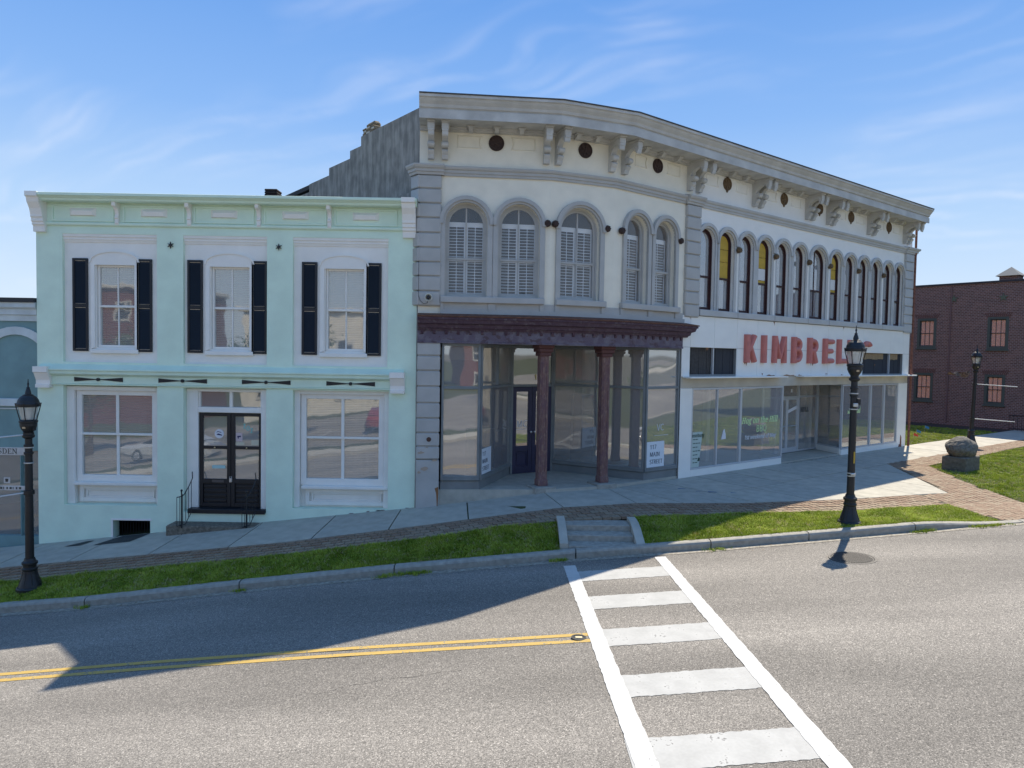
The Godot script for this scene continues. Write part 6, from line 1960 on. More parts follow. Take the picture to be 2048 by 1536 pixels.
func build_opposite() -> void:
	var xs := []
	var x := -60.0
	while x <= 60.0: xs.append(x); x += 4.0
	var rows := [0.0, 0.02, 0.25, 2.0, 3.2, 3.22, 26.0, 120.0]
	var mm := ["kerb_concrete", "kerb_concrete", "concrete_walk", "soil_turf", "asphalt", "asphalt", "soil_turf"]
	var nm := ["kerb", "kerb", "sidewalk", "lawn", "parking_lot", "parking_lot", "lawn"]
	var lb := ["kerb across the street", "kerb across the street", "sidewalk across the street below the camera", "narrow grass strip beside the sidewalk across the street", "asphalt parking lot across the street", "", "grass behind the parking lot"]
	for r in [0, 2, 3, 4, 6]:
		var st := begin()
		var hi: int = 2 if r == 0 else (r + 2 if r == 4 else r + 1)
		for rr in range(r, hi):
			for i in xs.size() - 1:
				var a: float = xs[i] if i > 0 else -400.0; var b: float = xs[i + 1] if i < xs.size() - 2 else 400.0
				quad(st, opp(a, rows[rr + 1]), opp(b, rows[rr + 1]), opp(b, rows[rr]), opp(a, rows[rr]))
		tag(part(numbered(nm[r]), st, mats[mm[r]], self), lb[r], nm[r].replace("_", " "), "", "structure")
	# sunlit buildings
	var redb := mat("red_brick_far", Color(0.24, 0.075, 0.055), 0.9, {"tex": noise_tex("kerb_t", 0.02, 0.6, 1.0, 6), "scale": 0.5})
	var cream := painted("cream_far", Color(0.80, 0.75, 0.64), 0.85, 0.9)
	var trim := painted("trim_far", Color(0.7, 0.68, 0.62), 0.8, 0.85)
	var gm: Material = mats["far_glass"]
	for q in [[-58.0, -33.0, 34.0, 11.0, redb, "red brick building with pale window trim across the parking lot"], [-24.0, -6.0, 27.0, 8.5, cream, "cream rendered building across the parking lot"], [6.0, 22.0, 40.0, 7.5, redb, "lower red brick building across the parking lot"]]:
		var bx := thing("far_building", q[5], "building", Vector3((q[0] + q[1]) / 2, 0, q[2]))
		var w: float = (q[1] - q[0]) / 2; var h: float = q[3]
		var st := begin()
		box(st, Vector3(-w, -4, 0), Vector3(w, h, 12))
		part("wall", st, q[4], bx)
		st = begin(); cbox(st, Vector3(-w - 0.3, h, -0.35), Vector3(w + 0.3, h + 0.4, 12.3), 0.05); part("cornice", st, trim, bx)
		var n := int(w * 2 / 3.4)
		for k in n:
			for fl in 3:
				var y := 0.9 + fl * 3.4
				if y + 2 > h: continue
				var cx := -w + (k + 0.5) * (2 * w / n)
				st = begin(); rframe(st, cx - 0.7, y, cx + 0.7, y + 2.0, 0.16, -0.08, 0.0); box(st, Vector3(cx - 0.54, y + 0.95, -0.05), Vector3(cx + 0.54, y + 1.05, 0))
				var wd := part("window", st, trim, bx)
				st = begin(); box(st, Vector3(cx - 0.6, y + 0.1, -0.02), Vector3(cx + 0.6, y + 1.9, -0.01)); part("pane", st, mats["dark_glass"] if false else mat("dark_pane", Color(0.03, 0.035, 0.04), 0.1), wd)
	# trees
	var bark := mat("bark", Color(0.10, 0.075, 0.055), 0.95, {"tex": streaks(), "scale": 0.8})
	var leafm := mat("leaf", Color(0.9, 0.9, 0.9), 0.7)
	leafm.vertex_color_use_as_albedo = true
	leafm.backlight_enabled = true; leafm.backlight = Color(0.25, 0.3, 0.12)
	var lst := begin()
	quad(lst, Vector3(-0.09, 0, 0), Vector3(0, -0.05, 0.02), Vector3(0.09, 0, 0), Vector3(0, 0.05, 0.02))
	var leafmesh := lst.commit()
	var k := 0
	for q in [[-14.5, 8.0, 7.5], [-3.4, 8.5, 6.5], [-27.0, 9.0, 8.0], [9.0, 12.0, 7.0], [34.0, 18.0, 7.0]]:
		var base := opp(q[0], q[1] - at(G, q[0]).x - 10.4)
		var t := thing("tree", ["leafy tree before the cream building across the street", "smaller tree at the right of the cream building across the street", "leafy tree before the tall red brick building across the street", "tree before the low red brick building across the street", "tree at the far right edge of the parking lot across the street"][k], "tree", base)
		k += 1
		var st := begin()
		var H: float = q[2]
		var tips := []
		tube(st, [Vector3.ZERO, Vector3(0.06, H * 0.25, 0.03), Vector3(0.0, H * 0.5, -0.05), Vector3(0.1, H * 0.75, 0.0)], 0.22, 0.06)
		for i in 11:
			var a := rng.randf() * TAU; var y0 := H * rng.randf_range(0.28, 0.6)
			var r := H * rng.randf_range(0.2, 0.36)
			var p0 := Vector3(0.03, y0, 0); var p2 := p0 + Vector3(cos(a) * r, r * rng.randf_range(0.5, 1.1), sin(a) * r)
			tube(st, [p0, p0.lerp(p2, 0.5) + Vector3(0, -0.1, 0), p2], 0.08, 0.02, 6)
			tips.append(p2); tips.append(p0.lerp(p2, 0.7))
		tips.append(Vector3(0.1, H * 0.85, 0))
		part("trunk", st, bark, t)
		var mmx := MultiMesh.new()
		mmx.transform_format = MultiMesh.TRANSFORM_3D; mmx.use_colors = true; mmx.mesh = leafmesh
		mmx.instance_count = 4200
		for i in 4200:
			var c: Vector3 = tips[i % tips.size()]
			var v := Vector3(rng.randfn(), rng.randfn() * 0.7, rng.randfn()) * H * 0.075
			mmx.set_instance_transform(i, Transform3D(Basis.from_euler(Vector3(rng.randf() * 6, rng.randf() * 6, rng.randf() * 6)).scaled(Vector3.ONE * rng.randf_range(0.9, 1.7)), c + v))
			var g := rng.randf_range(0.7, 1.3)
			mmx.set_instance_color(i, Color(0.07 * g, 0.11 * g, 0.03 * g))
		var mi := MultiMeshInstance3D.new(); mi.multimesh = mmx; mi.material_override = leafm; mi.name = "crown"
		t.add_child(mi, true)
		tag(mi, "", "", "", "stuff")
	car(opp(-17.7, 4.7), 0.03, "silver parked sedan mirrored in the left ground floor window of the mint building", Color(0.55, 0.57, 0.59))
	for e in [[-7.5, 9.0, 1.5, Color(0.30, 0.03, 0.03), "dark red parked sedan in the lot across the street"], [-1.0, 9.5, 1.6, Color(0.62, 0.62, 0.60), "white parked sedan in the lot across the street"], [4.8, 9.2, 1.55, Color(0.06, 0.07, 0.09), "dark blue parked sedan in the lot across the street"]]:
		car(opp(e[0], e[1]), e[2], e[4], e[3])
	var lines := thing("parking_lines", "white bay lines in the parking lot across the street", "road marking", Vector3.ZERO, "", "structure")
	for kk in 14:
		var lst2 := begin()
		var lx := -20.0 + kk * 2.9
		quad(lst2, opp(lx, 12.0) + Vector3(0, 0.01, 0), opp(lx + 0.12, 12.0) + Vector3(0, 0.01, 0), opp(lx + 0.12, 6.6) + Vector3(0, 0.01, 0), opp(lx, 6.6) + Vector3(0, 0.01, 0))
		part("bay_line", lst2, mats["white_paint_line"], lines)
	car(Vector3(51.0, 1.5, -34.0), 1.2, "pale parked sedan beyond the big lawn, mirrored in the white shop's plate glass", Color(0.50, 0.53, 0.55))

func car(p: Vector3, turn: float, label: String, colour: Color) -> void:
	var c := thing("parked_car", label, "car", p)
	c.rotation.y = turn
	var paint := mat("car_paint_" + str(colour.to_html()), colour, 0.3, {"metal": 0.3})
	paint.clearcoat_enabled = true; paint.clearcoat = 0.8; paint.clearcoat_roughness = 0.05
	var dark := mat("car_dark", Color(0.02, 0.02, 0.022), 0.15)
	var st := begin()
	# body as cross sections along the length: x, half width, sill, belt
	var secs := [[-2.35, 0.55, 0.42, 0.62], [-2.28, 0.78, 0.30, 0.78], [-1.6, 0.88, 0.24, 0.90], [-0.7, 0.90, 0.22, 0.96], [0.6, 0.90, 0.22, 0.99], [1.6, 0.89, 0.24, 1.01], [2.2, 0.80, 0.32, 0.99], [2.35, 0.62, 0.45, 0.80]]
	var prev := []
	for s in secs:
		var r := []
		for q in [[-0.9, 0.0], [-1.0, 0.25], [-1.0, 0.7], [-0.9, 0.97], [0.0, 1.03], [0.9, 0.97], [1.0, 0.7], [1.0, 0.25], [0.9, 0.0]]:
			r.append(Vector3(s[0], lerpf(s[2], s[3], q[1]), q[0] * s[1]))
		if prev.size():
			for j in 8: quad(st, prev[j], r[j], r[j + 1], prev[j + 1])
		else:
			for j in range(1, 8): tri(st, r[0], r[j], r[j + 1])
		prev = r
	for j in range(1, 8): tri(st, prev[0], prev[j + 1], prev[j])
	part("body", st, paint, c)
	st = begin()
	var cab := [[-1.15, 0.80, 0.92, 0.95], [-0.35, 0.62, 0.95, 1.40], [0.55, 0.62, 0.97, 1.43], [1.25, 0.64, 0.98, 1.32], [1.95, 0.74, 0.98, 1.03]]
	for i in cab.size() - 1:
		var a: Array = cab[i]; var b: Array = cab[i + 1]
		for s in [-1.0, 1.0]:
			var v := [Vector3(a[0], a[2], s * 0.83), Vector3(b[0], b[2], s * 0.83), Vector3(b[0], b[3], s * b[1]), Vector3(a[0], a[3], s * a[1])]
			if s > 0: quad(st, v[0], v[1], v[2], v[3])
			else: quad(st, v[3], v[2], v[1], v[0])
	part("side_glass", st, dark, c)
	st = begin()
	for i in cab.size() - 1:
		var a: Array = cab[i]; var b: Array = cab[i + 1]
		quad(st, Vector3(a[0], a[3] + 0.01, a[1]), Vector3(b[0], b[3] + 0.01, b[1]), Vector3(b[0], b[3] + 0.01, -b[1]), Vector3(a[0], a[3] + 0.01, -a[1]))
	part("roof", st, paint, c)
	for wx in [-1.42, 1.42]:
		for s in [-1.0, 1.0]:
			var tf := Transform3D(Basis(Vector3(1, 0, 0), PI / 2 * s), Vector3(wx, 0.33, s * 0.72))
			st = begin(); lathe(st, PackedVector2Array([Vector2(0.0, -0.05), Vector2(0.31, -0.05), Vector2(0.335, 0.0), Vector2(0.335, 0.16), Vector2(0.31, 0.195), Vector2(0.22, 0.195)]), 20, tf)
			var ty := part("tyre", st, mat("rubber", Color(0.02, 0.02, 0.02), 0.9), c)
			st = begin(); lathe(st, PackedVector2Array([Vector2(0.225, 0.15), Vector2(0.215, 0.18), Vector2(0.19, 0.15), Vector2(0.0, 0.14)]), 20, tf)
			for k in 5: box(st, Vector3(-0.03, 0.14, 0.03), Vector3(0.03, 0.19, 0.2), tf * Transform3D(Basis(UPV, TAU * k / 5), Vector3.ZERO))
			part("rim", st, mat("alloy", Color(0.6, 0.6, 0.62), 0.3, {"metal": 0.8}), ty)
	for s in [-1.0, 1.0]:
		st = begin(); cbox(st, Vector3(-2.30, 0.62, s * 0.62 - 0.14), Vector3(-2.2, 0.74, s * 0.62 + 0.14), 0.02); part("headlight", st, mat("lamp_clear", Color(0.7, 0.7, 0.72), 0.1), c)
		st = begin(); cbox(st, Vector3(2.24, 0.72, s * 0.6 - 0.14), Vector3(2.33, 0.86, s * 0.6 + 0.14), 0.02); part("tail_light", st, mat("lamp_red", Color(0.3, 0.01, 0.01), 0.2), c)

# ---------------------------------------------------------------- street furniture
func make_lamp(called: String, label: String, p: Vector3, H: float) -> Node3D:
	var o := thing(called, label, "street lamp", p, "street lamps along the sidewalk")
	var iron := mat("lamp_black", Color(0.008, 0.009, 0.011), 0.5, {"tex": noise_tex("blotch_70", 0.012, 0.72, 1.0, 5), "scale": 0.9})
	iron.clearcoat_enabled = true; iron.clearcoat = 0.12; iron.clearcoat_roughness = 0.25
	var k := H / 4.45
	var I := Transform3D(Basis.from_scale(Vector3(1, k, 1)), Vector3.ZERO)
	var st := begin()
	lathe(st, PackedVector2Array([Vector2(0.25, -0.05), Vector2(0.25, 0.035), Vector2(0.235, 0.06), Vector2(0.215, 0.07), Vector2(0.20, 0.12), Vector2(0.165, 0.22), Vector2(0.135, 0.33), Vector2(0.125, 0.40), Vector2(0.14, 0.42), Vector2(0.14, 0.45), Vector2(0.12, 0.47), Vector2(0.12, 0.52), Vector2(0.145, 0.54), Vector2(0.145, 0.58), Vector2(0.11, 0.61), Vector2(0.095, 0.66)]), 20, I)
	for i in 8:
		var a := TAU * i / 8
		tube(st, [I * Vector3(cos(a) * 0.196, 0.12, sin(a) * 0.196), I * Vector3(cos(a) * 0.15, 0.26, sin(a) * 0.15), I * Vector3(cos(a) * 0.125, 0.39, sin(a) * 0.125)], 0.012, 0.008, 5)
	part("base", st, iron, o)
	st = begin()
	lathe(st, PackedVector2Array([Vector2(0.082, 0.64), Vector2(0.068, 3.2), Vector2(0.068, 3.22)]), 16, I)
	for y in [3.02, 2.86]: lathe(st, PackedVector2Array([Vector2(0.076, y), Vector2(0.09, y + 0.01), Vector2(0.09, y + 0.05), Vector2(0.076, y + 0.06)]), 16, I)
	part("pole", st, iron, o)
	st = begin()
	lathe(st, PackedVector2Array([Vector2(0.075, 3.20), Vector2(0.11, 3.23), Vector2(0.115, 3.27), Vector2(0.085, 3.29), Vector2(0.085, 3.33), Vector2(0.13, 3.40), Vector2(0.155, 3.47), Vector2(0.155, 3.53), Vector2(0.17, 3.545), Vector2(0.17, 3.575), Vector2(0.14, 3.60), Vector2(0.0, 3.60)]), 18, I)
	var hd := part("lantern_bowl", st, iron, o)
	st = begin()
	lathe(st, PackedVector2Array([Vector2(0.125, 3.60), Vector2(0.19, 3.885)]), 18, I)
	var lg := mat("lantern_glass", Color(0.80, 0.78, 0.70), 0.22)
	lg.albedo_color.a = 0.38; lg.transparency = BaseMaterial3D.TRANSPARENCY_ALPHA
	part("lantern_glass", st, lg, hd)
	st = begin()
	lathe(st, PackedVector2Array([Vector2(0.0, 3.61), Vector2(0.05, 3.62), Vector2(0.06, 3.72), Vector2(0.05, 3.80), Vector2(0, 3.83)]), 12, I)
	part("bulb", st, mat("bulb_white", Color(0.75, 0.73, 0.66), 0.4), hd)
	for i in 6:
		var a := TAU * i / 6 + 0.3
		st = begin()
		tube(st, [I * Vector3(cos(a) * 0.145, 3.59, sin(a) * 0.145), I * Vector3(cos(a) * 0.185, 3.76, sin(a) * 0.185), I * Vector3(cos(a) * 0.215, 3.89, sin(a) * 0.215), I * Vector3(cos(a) * 0.225, 3.95, sin(a) * 0.225)], 0.010, -1, 6)
		part("strap", st, iron, hd)
	st = begin()
	lathe(st, PackedVector2Array([Vector2(0.19, 3.87), Vector2(0.215, 3.875), Vector2(0.22, 3.93), Vector2(0.215, 3.945), Vector2(0.20, 3.955), Vector2(0.185, 4.01), Vector2(0.15, 4.07), Vector2(0.115, 4.10), Vector2(0.10, 4.105), Vector2(0.10, 4.12), Vector2(0.06, 4.135), Vector2(0.055, 4.17), Vector2(0.04, 4.23), Vector2(0.03, 4.25)]), 20, I)
	part("lantern_cap", st, iron, hd)
	st = begin()
	lathe(st, PackedVector2Array([Vector2(0.03, 4.25), Vector2(0.036, 4.265), Vector2(0.016, 4.29), Vector2(0.014, 4.33), Vector2(0.024, 4.345), Vector2(0.012, 4.37), Vector2(0.006, 4.45), Vector2(0, 4.455)]), 10, I)
	part("finial", st, iron, hd)
	st = begin()
	box(st, I * Vector3(-0.03, 3.42, 0.135), I * Vector3(0.03, 3.46, 0.15)); part("maker_plate", st, mat("plate_tan", Color(0.5, 0.36, 0.2), 0.6), hd)
	return o

func arms(o: Node3D, ys: Array, dir: Vector3, L: float) -> void:
	for y in ys:
		var st := begin()
		tube(st, [Vector3(0, y, 0) + dir * 0.07, Vector3(0, y, 0) + dir * L], 0.016, -1, 8)
		part("banner_arm", st, mat("arm_white", Color(0.62, 0.63, 0.62), 0.4, {"metal": 0.3}), o)
		st = begin()
		lathe(st, PackedVector2Array([Vector2(0.08, y - 0.05), Vector2(0.10, y - 0.04), Vector2(0.10, y + 0.04), Vector2(0.08, y + 0.05)]), 14)
		part("arm_collar", st, mats["lamp_black"], o)

func build_street_things() -> void:
	var lr := make_lamp("street_lamp", "tall black street lamp on the grass in front of the white shop sign", gp(7.61, -15.89, -0.02), 4.42)
	var steel := mat("band_steel", Color(0.55, 0.55, 0.53), 0.4, {"metal": 0.6})
	for y in [2.90, 2.55, 1.12, 1.06]:
		var st := begin()
		lathe(st, PackedVector2Array([Vector2(0.087, y), Vector2(0.09, y + 0.004), Vector2(0.09, y + 0.02), Vector2(0.087, y + 0.024)]), 16)
		part("steel_band", st, steel, lr)
	for q in [[2.62, 0.08], [1.09, 0.05]]:
		var st := begin()
		cbox(st, Vector3(-0.05, q[0], 0.07), Vector3(0.05, q[0] + q[1], 0.12), 0.01)
		part("bracket", st, steel, lr)
	var st := begin()
	cbox(st, Vector3(0.045, 2.66, -0.03), Vector3(0.13, 2.80, 0.07), 0.01)
	part("outlet_box", st, mats["lamp_black"], lr)
	st = begin()
	box(st, Vector3(0.0, 1.36, 0.083), Vector3(0.035, 1.62, 0.09))
	part("yellow_label", st, mat("label_yellow", Color(0.45, 0.30, 0.04), 0.6), lr)
	var ll := make_lamp("street_lamp", "black street lamp with hanging blade signs at the corner of the mint building", gp(-9.94, -14.67, -0.02), 4.36)
	arms(ll, [3.22, 2.02], Vector3(-0.72, -0.06, 0.69), 0.62)
	for y in [2.94, 2.62]:
		st = begin()
		lathe(st, PackedVector2Array([Vector2(0.085, y), Vector2(0.09, y + 0.005), Vector2(0.09, y + 0.02), Vector2(0.085, y + 0.025)]), 16)
		part("steel_band", st, steel, ll)
	st = begin()
	cbox(st, Vector3(0.06, 3.30, -0.04), Vector3(0.14, 3.44, 0.05), 0.01)
	part("outlet_box", st, mats["lamp_black"], ll)
	var sp := ll.position
	var signw := mat("sign_white", Color(0.60, 0.61, 0.60), 0.5, {"tex": noise_tex("blotch_86", 0.008, 0.86, 1.0, 5), "scale": 1.0})
	var signk := mat("sign_ink", Color(0.03, 0.035, 0.03), 0.6)
	var s1 := thing("street_sign", "white blade sign reading GADSDEN on the lamp beside the mint building", "sign", sp + Vector3(-0.42, 2.86, 0.0))
	st = begin(); cbox(st, Vector3(-0.62, -0.075, -0.006), Vector3(0.36, 0.085, 0.006), 0.004); part("blade", st, signw, s1)
	part("lettering", words("GADSDEN", 0.15, 0.004, false, true, true), signk, s1, Transform3D(Basis.IDENTITY, Vector3(-0.17, 0.005, 0.009)))
	var s2 := thing("street_sign", "thin lower sign strip with a square plate on the lamp beside the mint building", "sign", sp + Vector3(-0.42, 2.10, 0.0))
	st = begin(); cbox(st, Vector3(-0.62, -0.045, -0.006), Vector3(0.36, 0.05, 0.006), 0.004); part("blade", st, signw, s2)
	st = begin(); cbox(st, Vector3(-0.10, 0.10, -0.006), Vector3(0.03, 0.22, 0.006), 0.004); part("square_plate", st, signw, s2)
	st = begin()
	for k in 12: box(st, Vector3(-0.5 + k * 0.065, -0.022, 0.006), Vector3(-0.5 + k * 0.065 + 0.018 + 0.014 * (k % 3), 0.025, 0.008))
	prism(st, pv([-0.06, 0.13, -0.01, 0.13, 0.0, 0.19, -0.035, 0.2, -0.07, 0.19]), 0.006, 0.008)
	part("worn_print", st, signk, s2)
	var lf := make_lamp("street_lamp", "farther black street lamp behind the boulder before the brick building", gp(20.24, -31.39, -0.02), 4.35)
	lf.rotation.z = -0.03
	arms(lf, [2.62, 0.9 + 0.2], Vector3(0.93, -0.02, 0.35), 1.6)
	var fl := thing("banner", "dark striped banner blown flat from the farther street lamp", "flag", lf.position + Vector3(-0.1, 3.1, 0.0))
	st = begin()
	var pr := []
	for i in 9:
		var f := i / 8.0
		var c := []
		for j in 4:
			var g := j / 3.0
			c.append(Vector3(-0.05 - 0.95 * f - 0.12 * g * (1 - f), 0.06 - 0.05 * f - 0.26 * g * (1.0 - 0.65 * f) + 0.035 * sin(i * 1.7 + j), 0.08 * sin(i * 1.1 + j * 0.8)))
		if i > 0:
			for j in 3:
				quad(st, c[j + 1], pr[j + 1], pr[j], c[j])
		pr = c
	part("cloth", st, mat("flag_cloth", Color(1, 1, 1), 0.9, {"tex": peel("flag_print", Color(0.07, 0.035, 0.03), Color(0.12, 0.07, 0.05), Color(0.42, 0.33, 0.25), 5, 0.16), "scale": 0.9}), fl)
	# boulder on its plinth
	var pl := thing("stone_plinth", "rough grey stone block under the boulder on the lawn corner", "plinth", Vector3(15.0, 1.42, -23.72))
	pl.basis = fc.basis
	st = begin(); cbox(st, Vector3(-0.58, -0.1, -0.37), Vector3(0.58, 0.5, 0.37), 0.03)
	part("block", st, mat("plinth_stone", Color(0.23, 0.21, 0.17), 0.95, {"tex": noise_tex("kerb_t", 0.02, 0.6, 1.0, 6), "scale": 0.8, "bump": noise_tex("relief", 0.03, 0.0, 1.0, 5), "bdepth": 1.5}), pl)
	var bo := thing("boulder", "rounded weathered grey boulder lying on a stone block", "rock", Vector3(15.0, 1.92, -23.72))
	bo.basis = fc.basis
	var nz := FastNoiseLite.new(); nz.seed = 77; nz.frequency = 1.1; nz.fractal_octaves = 4
	st = begin()
	var P := func(i: int, j: int) -> Vector3:
		var a := TAU * i / 40.0; var e := -PI / 2 + PI * j / 22.0
		var d := Vector3(cos(a) * cos(e), sin(e), sin(a) * cos(e))
		var r := 1.0 + 0.22 * nz.get_noise_3dv(d * 0.55) + 0.045 * nz.get_noise_3dv(d * 2.6)
		var q := Vector3(d.x * 0.62, d.y * 0.37, d.z * 0.42) * r
		q.y = maxf(q.y + 0.27, 0.0)
		return q
	for i in 40:
		for j in 22: quad(st, P.call(i + 1, j), P.call(i, j), P.call(i, j + 1), P.call(i + 1, j + 1))
	part("stone", st, mat("boulder_stone", Color(0.36, 0.33, 0.28), 0.95, {"tex": noise_tex("paver_t", 0.03, 0.7, 1.0, 5), "scale": 0.9, "fine": noise_tex("kerb_t", 0.02, 0.6, 1.0, 6), "fscale": 0.8, "bump": noise_tex("relief", 0.03, 0.0, 1.0, 5), "bdepth": 1.2}), bo)
	# manhole and valve cover
	var mh := thing("manhole_cover", "round ribbed iron manhole cover in the road below the right street lamp", "manhole cover", gp(6.6, -13.6, 0.003))
	var tilt := Basis(Vector3(1, gy(7.6, -13.6) - gy(6.6, -13.6), 0).normalized(), UPV, Vector3(0, 0.026 * 0, 1)).orthonormalized()
	mh.basis = tilt
	var mi := mat("manhole_iron", Color(0.13, 0.125, 0.12), 0.6, {"metal": 0.4, "tex": noise_tex("kerb_t", 0.02, 0.6, 1.0, 6), "scale": 1.5})
	st = begin(); lathe(st, PackedVector2Array([Vector2(0.43, 0.0), Vector2(0.43, 0.012), Vector2(0.385, 0.012), Vector2(0.383, 0.0), Vector2(0.375, 0.0), Vector2(0.373, 0.009), Vector2(0, 0.009)]), 40); part("rim", st, mi, mh)
	st = begin(); lathe(st, PackedVector2Array([Vector2(0.386, 0.0125), Vector2(0.374, 0.0105)]), 40); part("gap", st, mats["crack_dark"], mh)
	for k in 17:
		var x := -0.32 + k * 0.04
		var hl := sqrt(0.35 * 0.35 - x * x)
		st = begin(); cbox(st, Vector3(x - 0.011, 0.008, -hl), Vector3(x + 0.011, 0.018, hl), 0.003); part("rib", st, mi, mh)
	var vc := thing("valve_cover", "small round iron valve cover between the yellow lines", "valve cover", gp(1.02, -10.11, 0.006))
	st = begin(); lathe(st, PackedVector2Array([Vector2(0.11, 0.0), Vector2(0.11, 0.01), Vector2(0.085, 0.01), Vector2(0.083, 0.004), Vector2(0, 0.004)]), 20); part("rim", st, mats["old_iron"], vc)
	st = begin(); cbox(st, Vector3(-0.05, 0.003, -0.03), Vector3(0.05, 0.012, 0.03), 0.003); part("marker", st, mat("marker_cream", Color(0.6, 0.52, 0.3), 0.6), vc)
	# survey flags in the lawn strip
	for q in [[17.6, -31.2, Color(0.62, 0.06, 0.03), "small red survey flag at the lawn edge beside the white shop"], [18.63, -32.79, Color(0.05, 0.25, 0.42), "small blue survey flag just behind the red one"], [20.25, -34.93, Color(0.05, 0.22, 0.45), "small blue survey flag farthest along the lawn strip"]]:
		var f := thing("survey_flag", q[3], "flag", gp(q[0], q[1]), "survey flags")
		st = begin(); tube(st, [Vector3.ZERO, Vector3(0.02, 0.42, 0)], 0.004, -1, 5); part("wire", st, steel, f)
		st = begin()
		quad(st, Vector3(0.02, 0.3, 0), Vector3(0.16, 0.26, 0.03), Vector3(0.17, 0.36, 0.02), Vector3(0.02, 0.42, 0)); quad(st, Vector3(0.16, 0.26, 0.03), Vector3(0.22, 0.24, -0.01), Vector3(0.23, 0.33, -0.01), Vector3(0.17, 0.36, 0.02))
		var fm_ := mat("flag_%s" % str(q[2]).md5_text().left(4), q[2], 0.7); part("flag", st, fm_, f)
	# blue survey paint on the sidewalk
	var bp := mat("survey_paint", Color(0.10, 0.16, 0.24), 0.9)
	st = begin()
	for q in [[4.62, -19.2, 0.16], [5.0, -18.9, 0.1], [5.35, -18.85, 0.2], [5.9, -18.8, 0.12]]:
		var n := 9
		var c := gp(q[0], q[1], 0.006)
		for k in n:
			var a := TAU * k / n; var bb := TAU * (k + 1) / n
			var r1: float = q[2] * (0.7 + 0.3 * sin(k * 2.3)); var r2: float = q[2] * (0.7 + 0.3 * sin(((k + 1) % n) * 2.3))
			tri(st, c, c + Vector3(cos(bb) * r2, 0, sin(bb) * r2 * 0.5), c + Vector3(cos(a) * r1, 0, sin(a) * r1 * 0.5))
	tag(part("pavement_paint", st, bp, self), "faded blue survey paint marks on the sidewalk by the white pier", "paint mark")
	# dark crack of soil along the entrance of the white shop
	st = begin()
	var pts := []
	for k in 30: pts.append(sl(fc, 8.35 + k * 0.13, 0.10 + rng.randf_range(-0.02, 0.02)))
	for k in 29:
		var a: Vector2 = pts[k]; var bq: Vector2 = pts[k + 1]; var nn := Vector2(0.617, 0.787) * rng.randf_range(0.008, 0.03)
		quad(st, Vector3(a.x + nn.x, gy(a.x, a.y) + 0.006, a.y + nn.y), Vector3(bq.x + nn.x, gy(bq.x, bq.y) + 0.006, bq.y + nn.y), Vector3(bq.x, gy(bq.x, bq.y) + 0.006, bq.y), Vector3(a.x, gy(a.x, a.y) + 0.006, a.y))
	tag(part("open_joint", st, mats["crack_dark"], self), "ragged dark open joint in the sidewalk before the recessed entrance", "pavement crack")

# ---------------------------------------------------------------- grass
func tuft_mesh(n: int, h: float, sd: int) -> ArrayMesh:
	var r := RandomNumberGenerator.new(); r.seed = sd
	var st := begin()
	for i in n:
		var a := r.randf() * TAU
		var o := Vector3(r.randf_range(-0.035, 0.035), 0, r.randf_range(-0.035, 0.035))
		var w := Vector3(cos(a), 0, sin(a)) * 0.0045
		var lean := Vector3(-sin(a), 0, cos(a)) * r.randf_range(0.2, 0.9) * h
		var hh := h * r.randf_range(0.55, 1.0)
		var m := o + lean * 0.35 + UPV * hh * 0.6; var t := o + lean + UPV * hh
		quad(st, o - w, o + w, m + w * 0.7, m - w * 0.7)
		tri(st, m - w * 0.7, m + w * 0.7, t)
	return st.commit()

func grass_field(called: String, label: String, spots: Array, h: float, cols: Array, sd: int) -> void:
	var m := mat("grass_blade", Color(1, 1, 1), 0.8, {"spec": 0.2})
	m.vertex_color_use_as_albedo = true
	m.backlight_enabled = true; m.backlight = Color(0.45, 0.45, 0.2)
	var mm := MultiMesh.new()
	mm.transform_format = MultiMesh.TRANSFORM_3D; mm.use_colors = true
	mm.mesh = tuft_mesh(9, h, sd)
	mm.instance_count = spots.size()
	var n := FastNoiseLite.new(); n.seed = sd; n.frequency = 0.9; n.fractal_octaves = 3
	for i in spots.size():
		var p: Vector3 = spots[i]
		var s := rng.randf_range(0.6, 1.15) * (1.0 + 0.5 * n.get_noise_2d(p.x, p.z))
		mm.set_instance_transform(i, Transform3D(Basis(UPV, rng.randf() * TAU).scaled(Vector3(1.1, s, 1.1)), p))
		var v := clampf(0.5 + 0.9 * n.get_noise_2d(p.x * 1.3 + 50.0, p.z * 1.3) + rng.randf_range(-0.3, 0.3), 0, 1)
		var c: Color = cols[0].lerp(cols[1], v)
		if rng.randf() < 0.05 + 0.35 * clampf(n.get_noise_2d(p.x * 2.2 - 20.0, p.z * 2.2) * 1.6 - 0.1, 0, 1): c = cols[2]
		mm.set_instance_color(i, c)
	var o := MultiMeshInstance3D.new()
	o.multimesh = mm; o.material_override = m; o.name = called
	add_child(o, true)
	tag(o, label, "grass", "", "stuff")

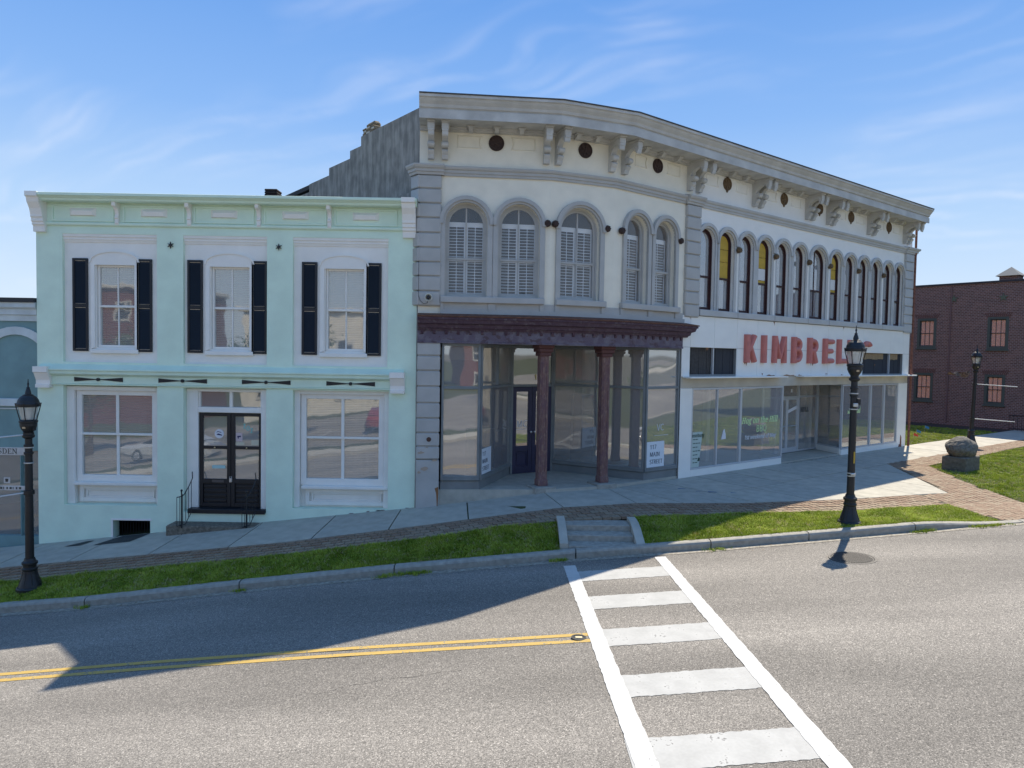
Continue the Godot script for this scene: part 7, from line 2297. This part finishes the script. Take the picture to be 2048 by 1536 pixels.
func build_grass() -> void:
	var a := Color(0.20, 0.27, 0.03); var b := Color(0.40, 0.46, 0.07); var dry := Color(0.46, 0.40, 0.19)
	var spots := []
	var tri_r := [Vector2(11.2, -18.1), Vector2(10.9, -16.2)]
	for i in 46000:
		var x := rng.randf_range(-13.5, 11.15)
		var g := at(G, x).x - 0.19; var t := at(T, x).x + 0.03
		var z := lerpf(g + 0.05 * rng.randf(), t - 0.10 * rng.randf() * rng.randf(), rng.randf())
		if x > 1.04 and x < 2.83: continue
		if Vector2(x - 7.61, z + 15.89).length() < 0.22 or Vector2(x + 9.94, z + 14.67).length() < 0.22: continue
		spots.append(gp(x, z, -0.035))
	grass_field("grass_bank", "short green grass on the bank between the kerb and the brick band", spots, 0.085, [a, b, dry], 41)
	spots = []
	var lawn := PackedVector2Array([Vector2(14.33, -24.35), Vector2(13.48, -20.43), Vector2(13.4, -18.5), Vector2(17, -17.6), Vector2(30, -24), Vector2(38, -44.0), sl(fc, 36.0, 2.8)])
	var pc := 0
	while pc < 60000:
		var p := Vector2(rng.randf_range(13.3, 30), rng.randf_range(-40, -17.5))
		pc += 1
		if not Geometry2D.is_point_in_polygon(p, lawn): continue
		var q := fc.affine_inverse() * Vector3(p.x, 0, p.y)
		spots.append(gp(p.x, p.y, -0.035))
	grass_field("lawn", "bright green mown lawn around the boulder", spots, 0.08, [a, b, dry], 42)
	spots = []
	for i in 30000:
		var s := rng.randf_range(17.7, 36); var n := -rng.randf() * 16.0
		var p := sl(fc, s, n - 0.05)
		var w := Vector3(p.x - 23.233, 0, p.y + 42.235).dot(Vector3(-0.787, 0, 0.617))
		if w < 2.1: continue
		spots.append(gp(p.x, p.y, -0.035))
	grass_field("lawn_strip", "yellow green grass strip before the brick building", spots, 0.09, [a, b, dry], 43)
	# a few dry leaves and twigs
	var lv := MultiMesh.new()
	lv.transform_format = MultiMesh.TRANSFORM_3D; lv.use_colors = true
	var lq := begin()
	quad(lq, Vector3(-0.03, 0, 0), Vector3(0, 0.004, 0.014), Vector3(0.035, 0.008, 0), Vector3(0, 0.006, -0.014))
	lv.mesh = lq.commit(); lv.instance_count = 170
	for i in 170:
		var x := rng.randf_range(-10, 12)
		var zz := at(G, x).x + absf(rng.randfn()) * 0.22 + 0.03 if i < 90 else at(T, x).x - 0.03 - absf(rng.randfn()) * 0.25
		lv.set_instance_transform(i, Transform3D(Basis(UPV, rng.randf() * TAU).scaled(Vector3.ONE * rng.randf_range(0.5, 1.1)), gp(x, zz, 0.014)))
		var gg := rng.randf_range(0.6, 1.2)
		lv.set_instance_color(i, Color(0.20 * gg, 0.13 * gg, 0.06 * gg))
	var lo := MultiMeshInstance3D.new()
	var lmat := mat("dry_leaf", Color(1, 1, 1), 0.9); lmat.vertex_color_use_as_albedo = true
	lo.multimesh = lv; lo.material_override = lmat; lo.name = "fallen_leaves"
	add_child(lo, true)
	tag(lo, "scattered small dry leaves along the gutter and the brick band", "leaves", "", "stuff")
	spots = []
	for q in [[-2.28, 0.5, 40], [4.3, 0.35, 26], [9.0, 0.4, 40], [10.7, 0.6, 60], [1.0, 0.25, 30], [-5.32, 0.2, 16], [-8.3, 0.2, 14], [-1.8, 0.3, 50]]:
		for k in q[2]:
			var x: float = q[0] + rng.randfn() * q[1] * 0.4
			var g := at(G, x)
			spots.append(Vector3(x, g.y + 0.01, g.x + 0.04 + absf(rng.randfn()) * 0.06))
	grass_field("gutter_weeds", "small weeds growing from the kerb joints in the gutter", spots, 0.07, [a, b, dry], 44)
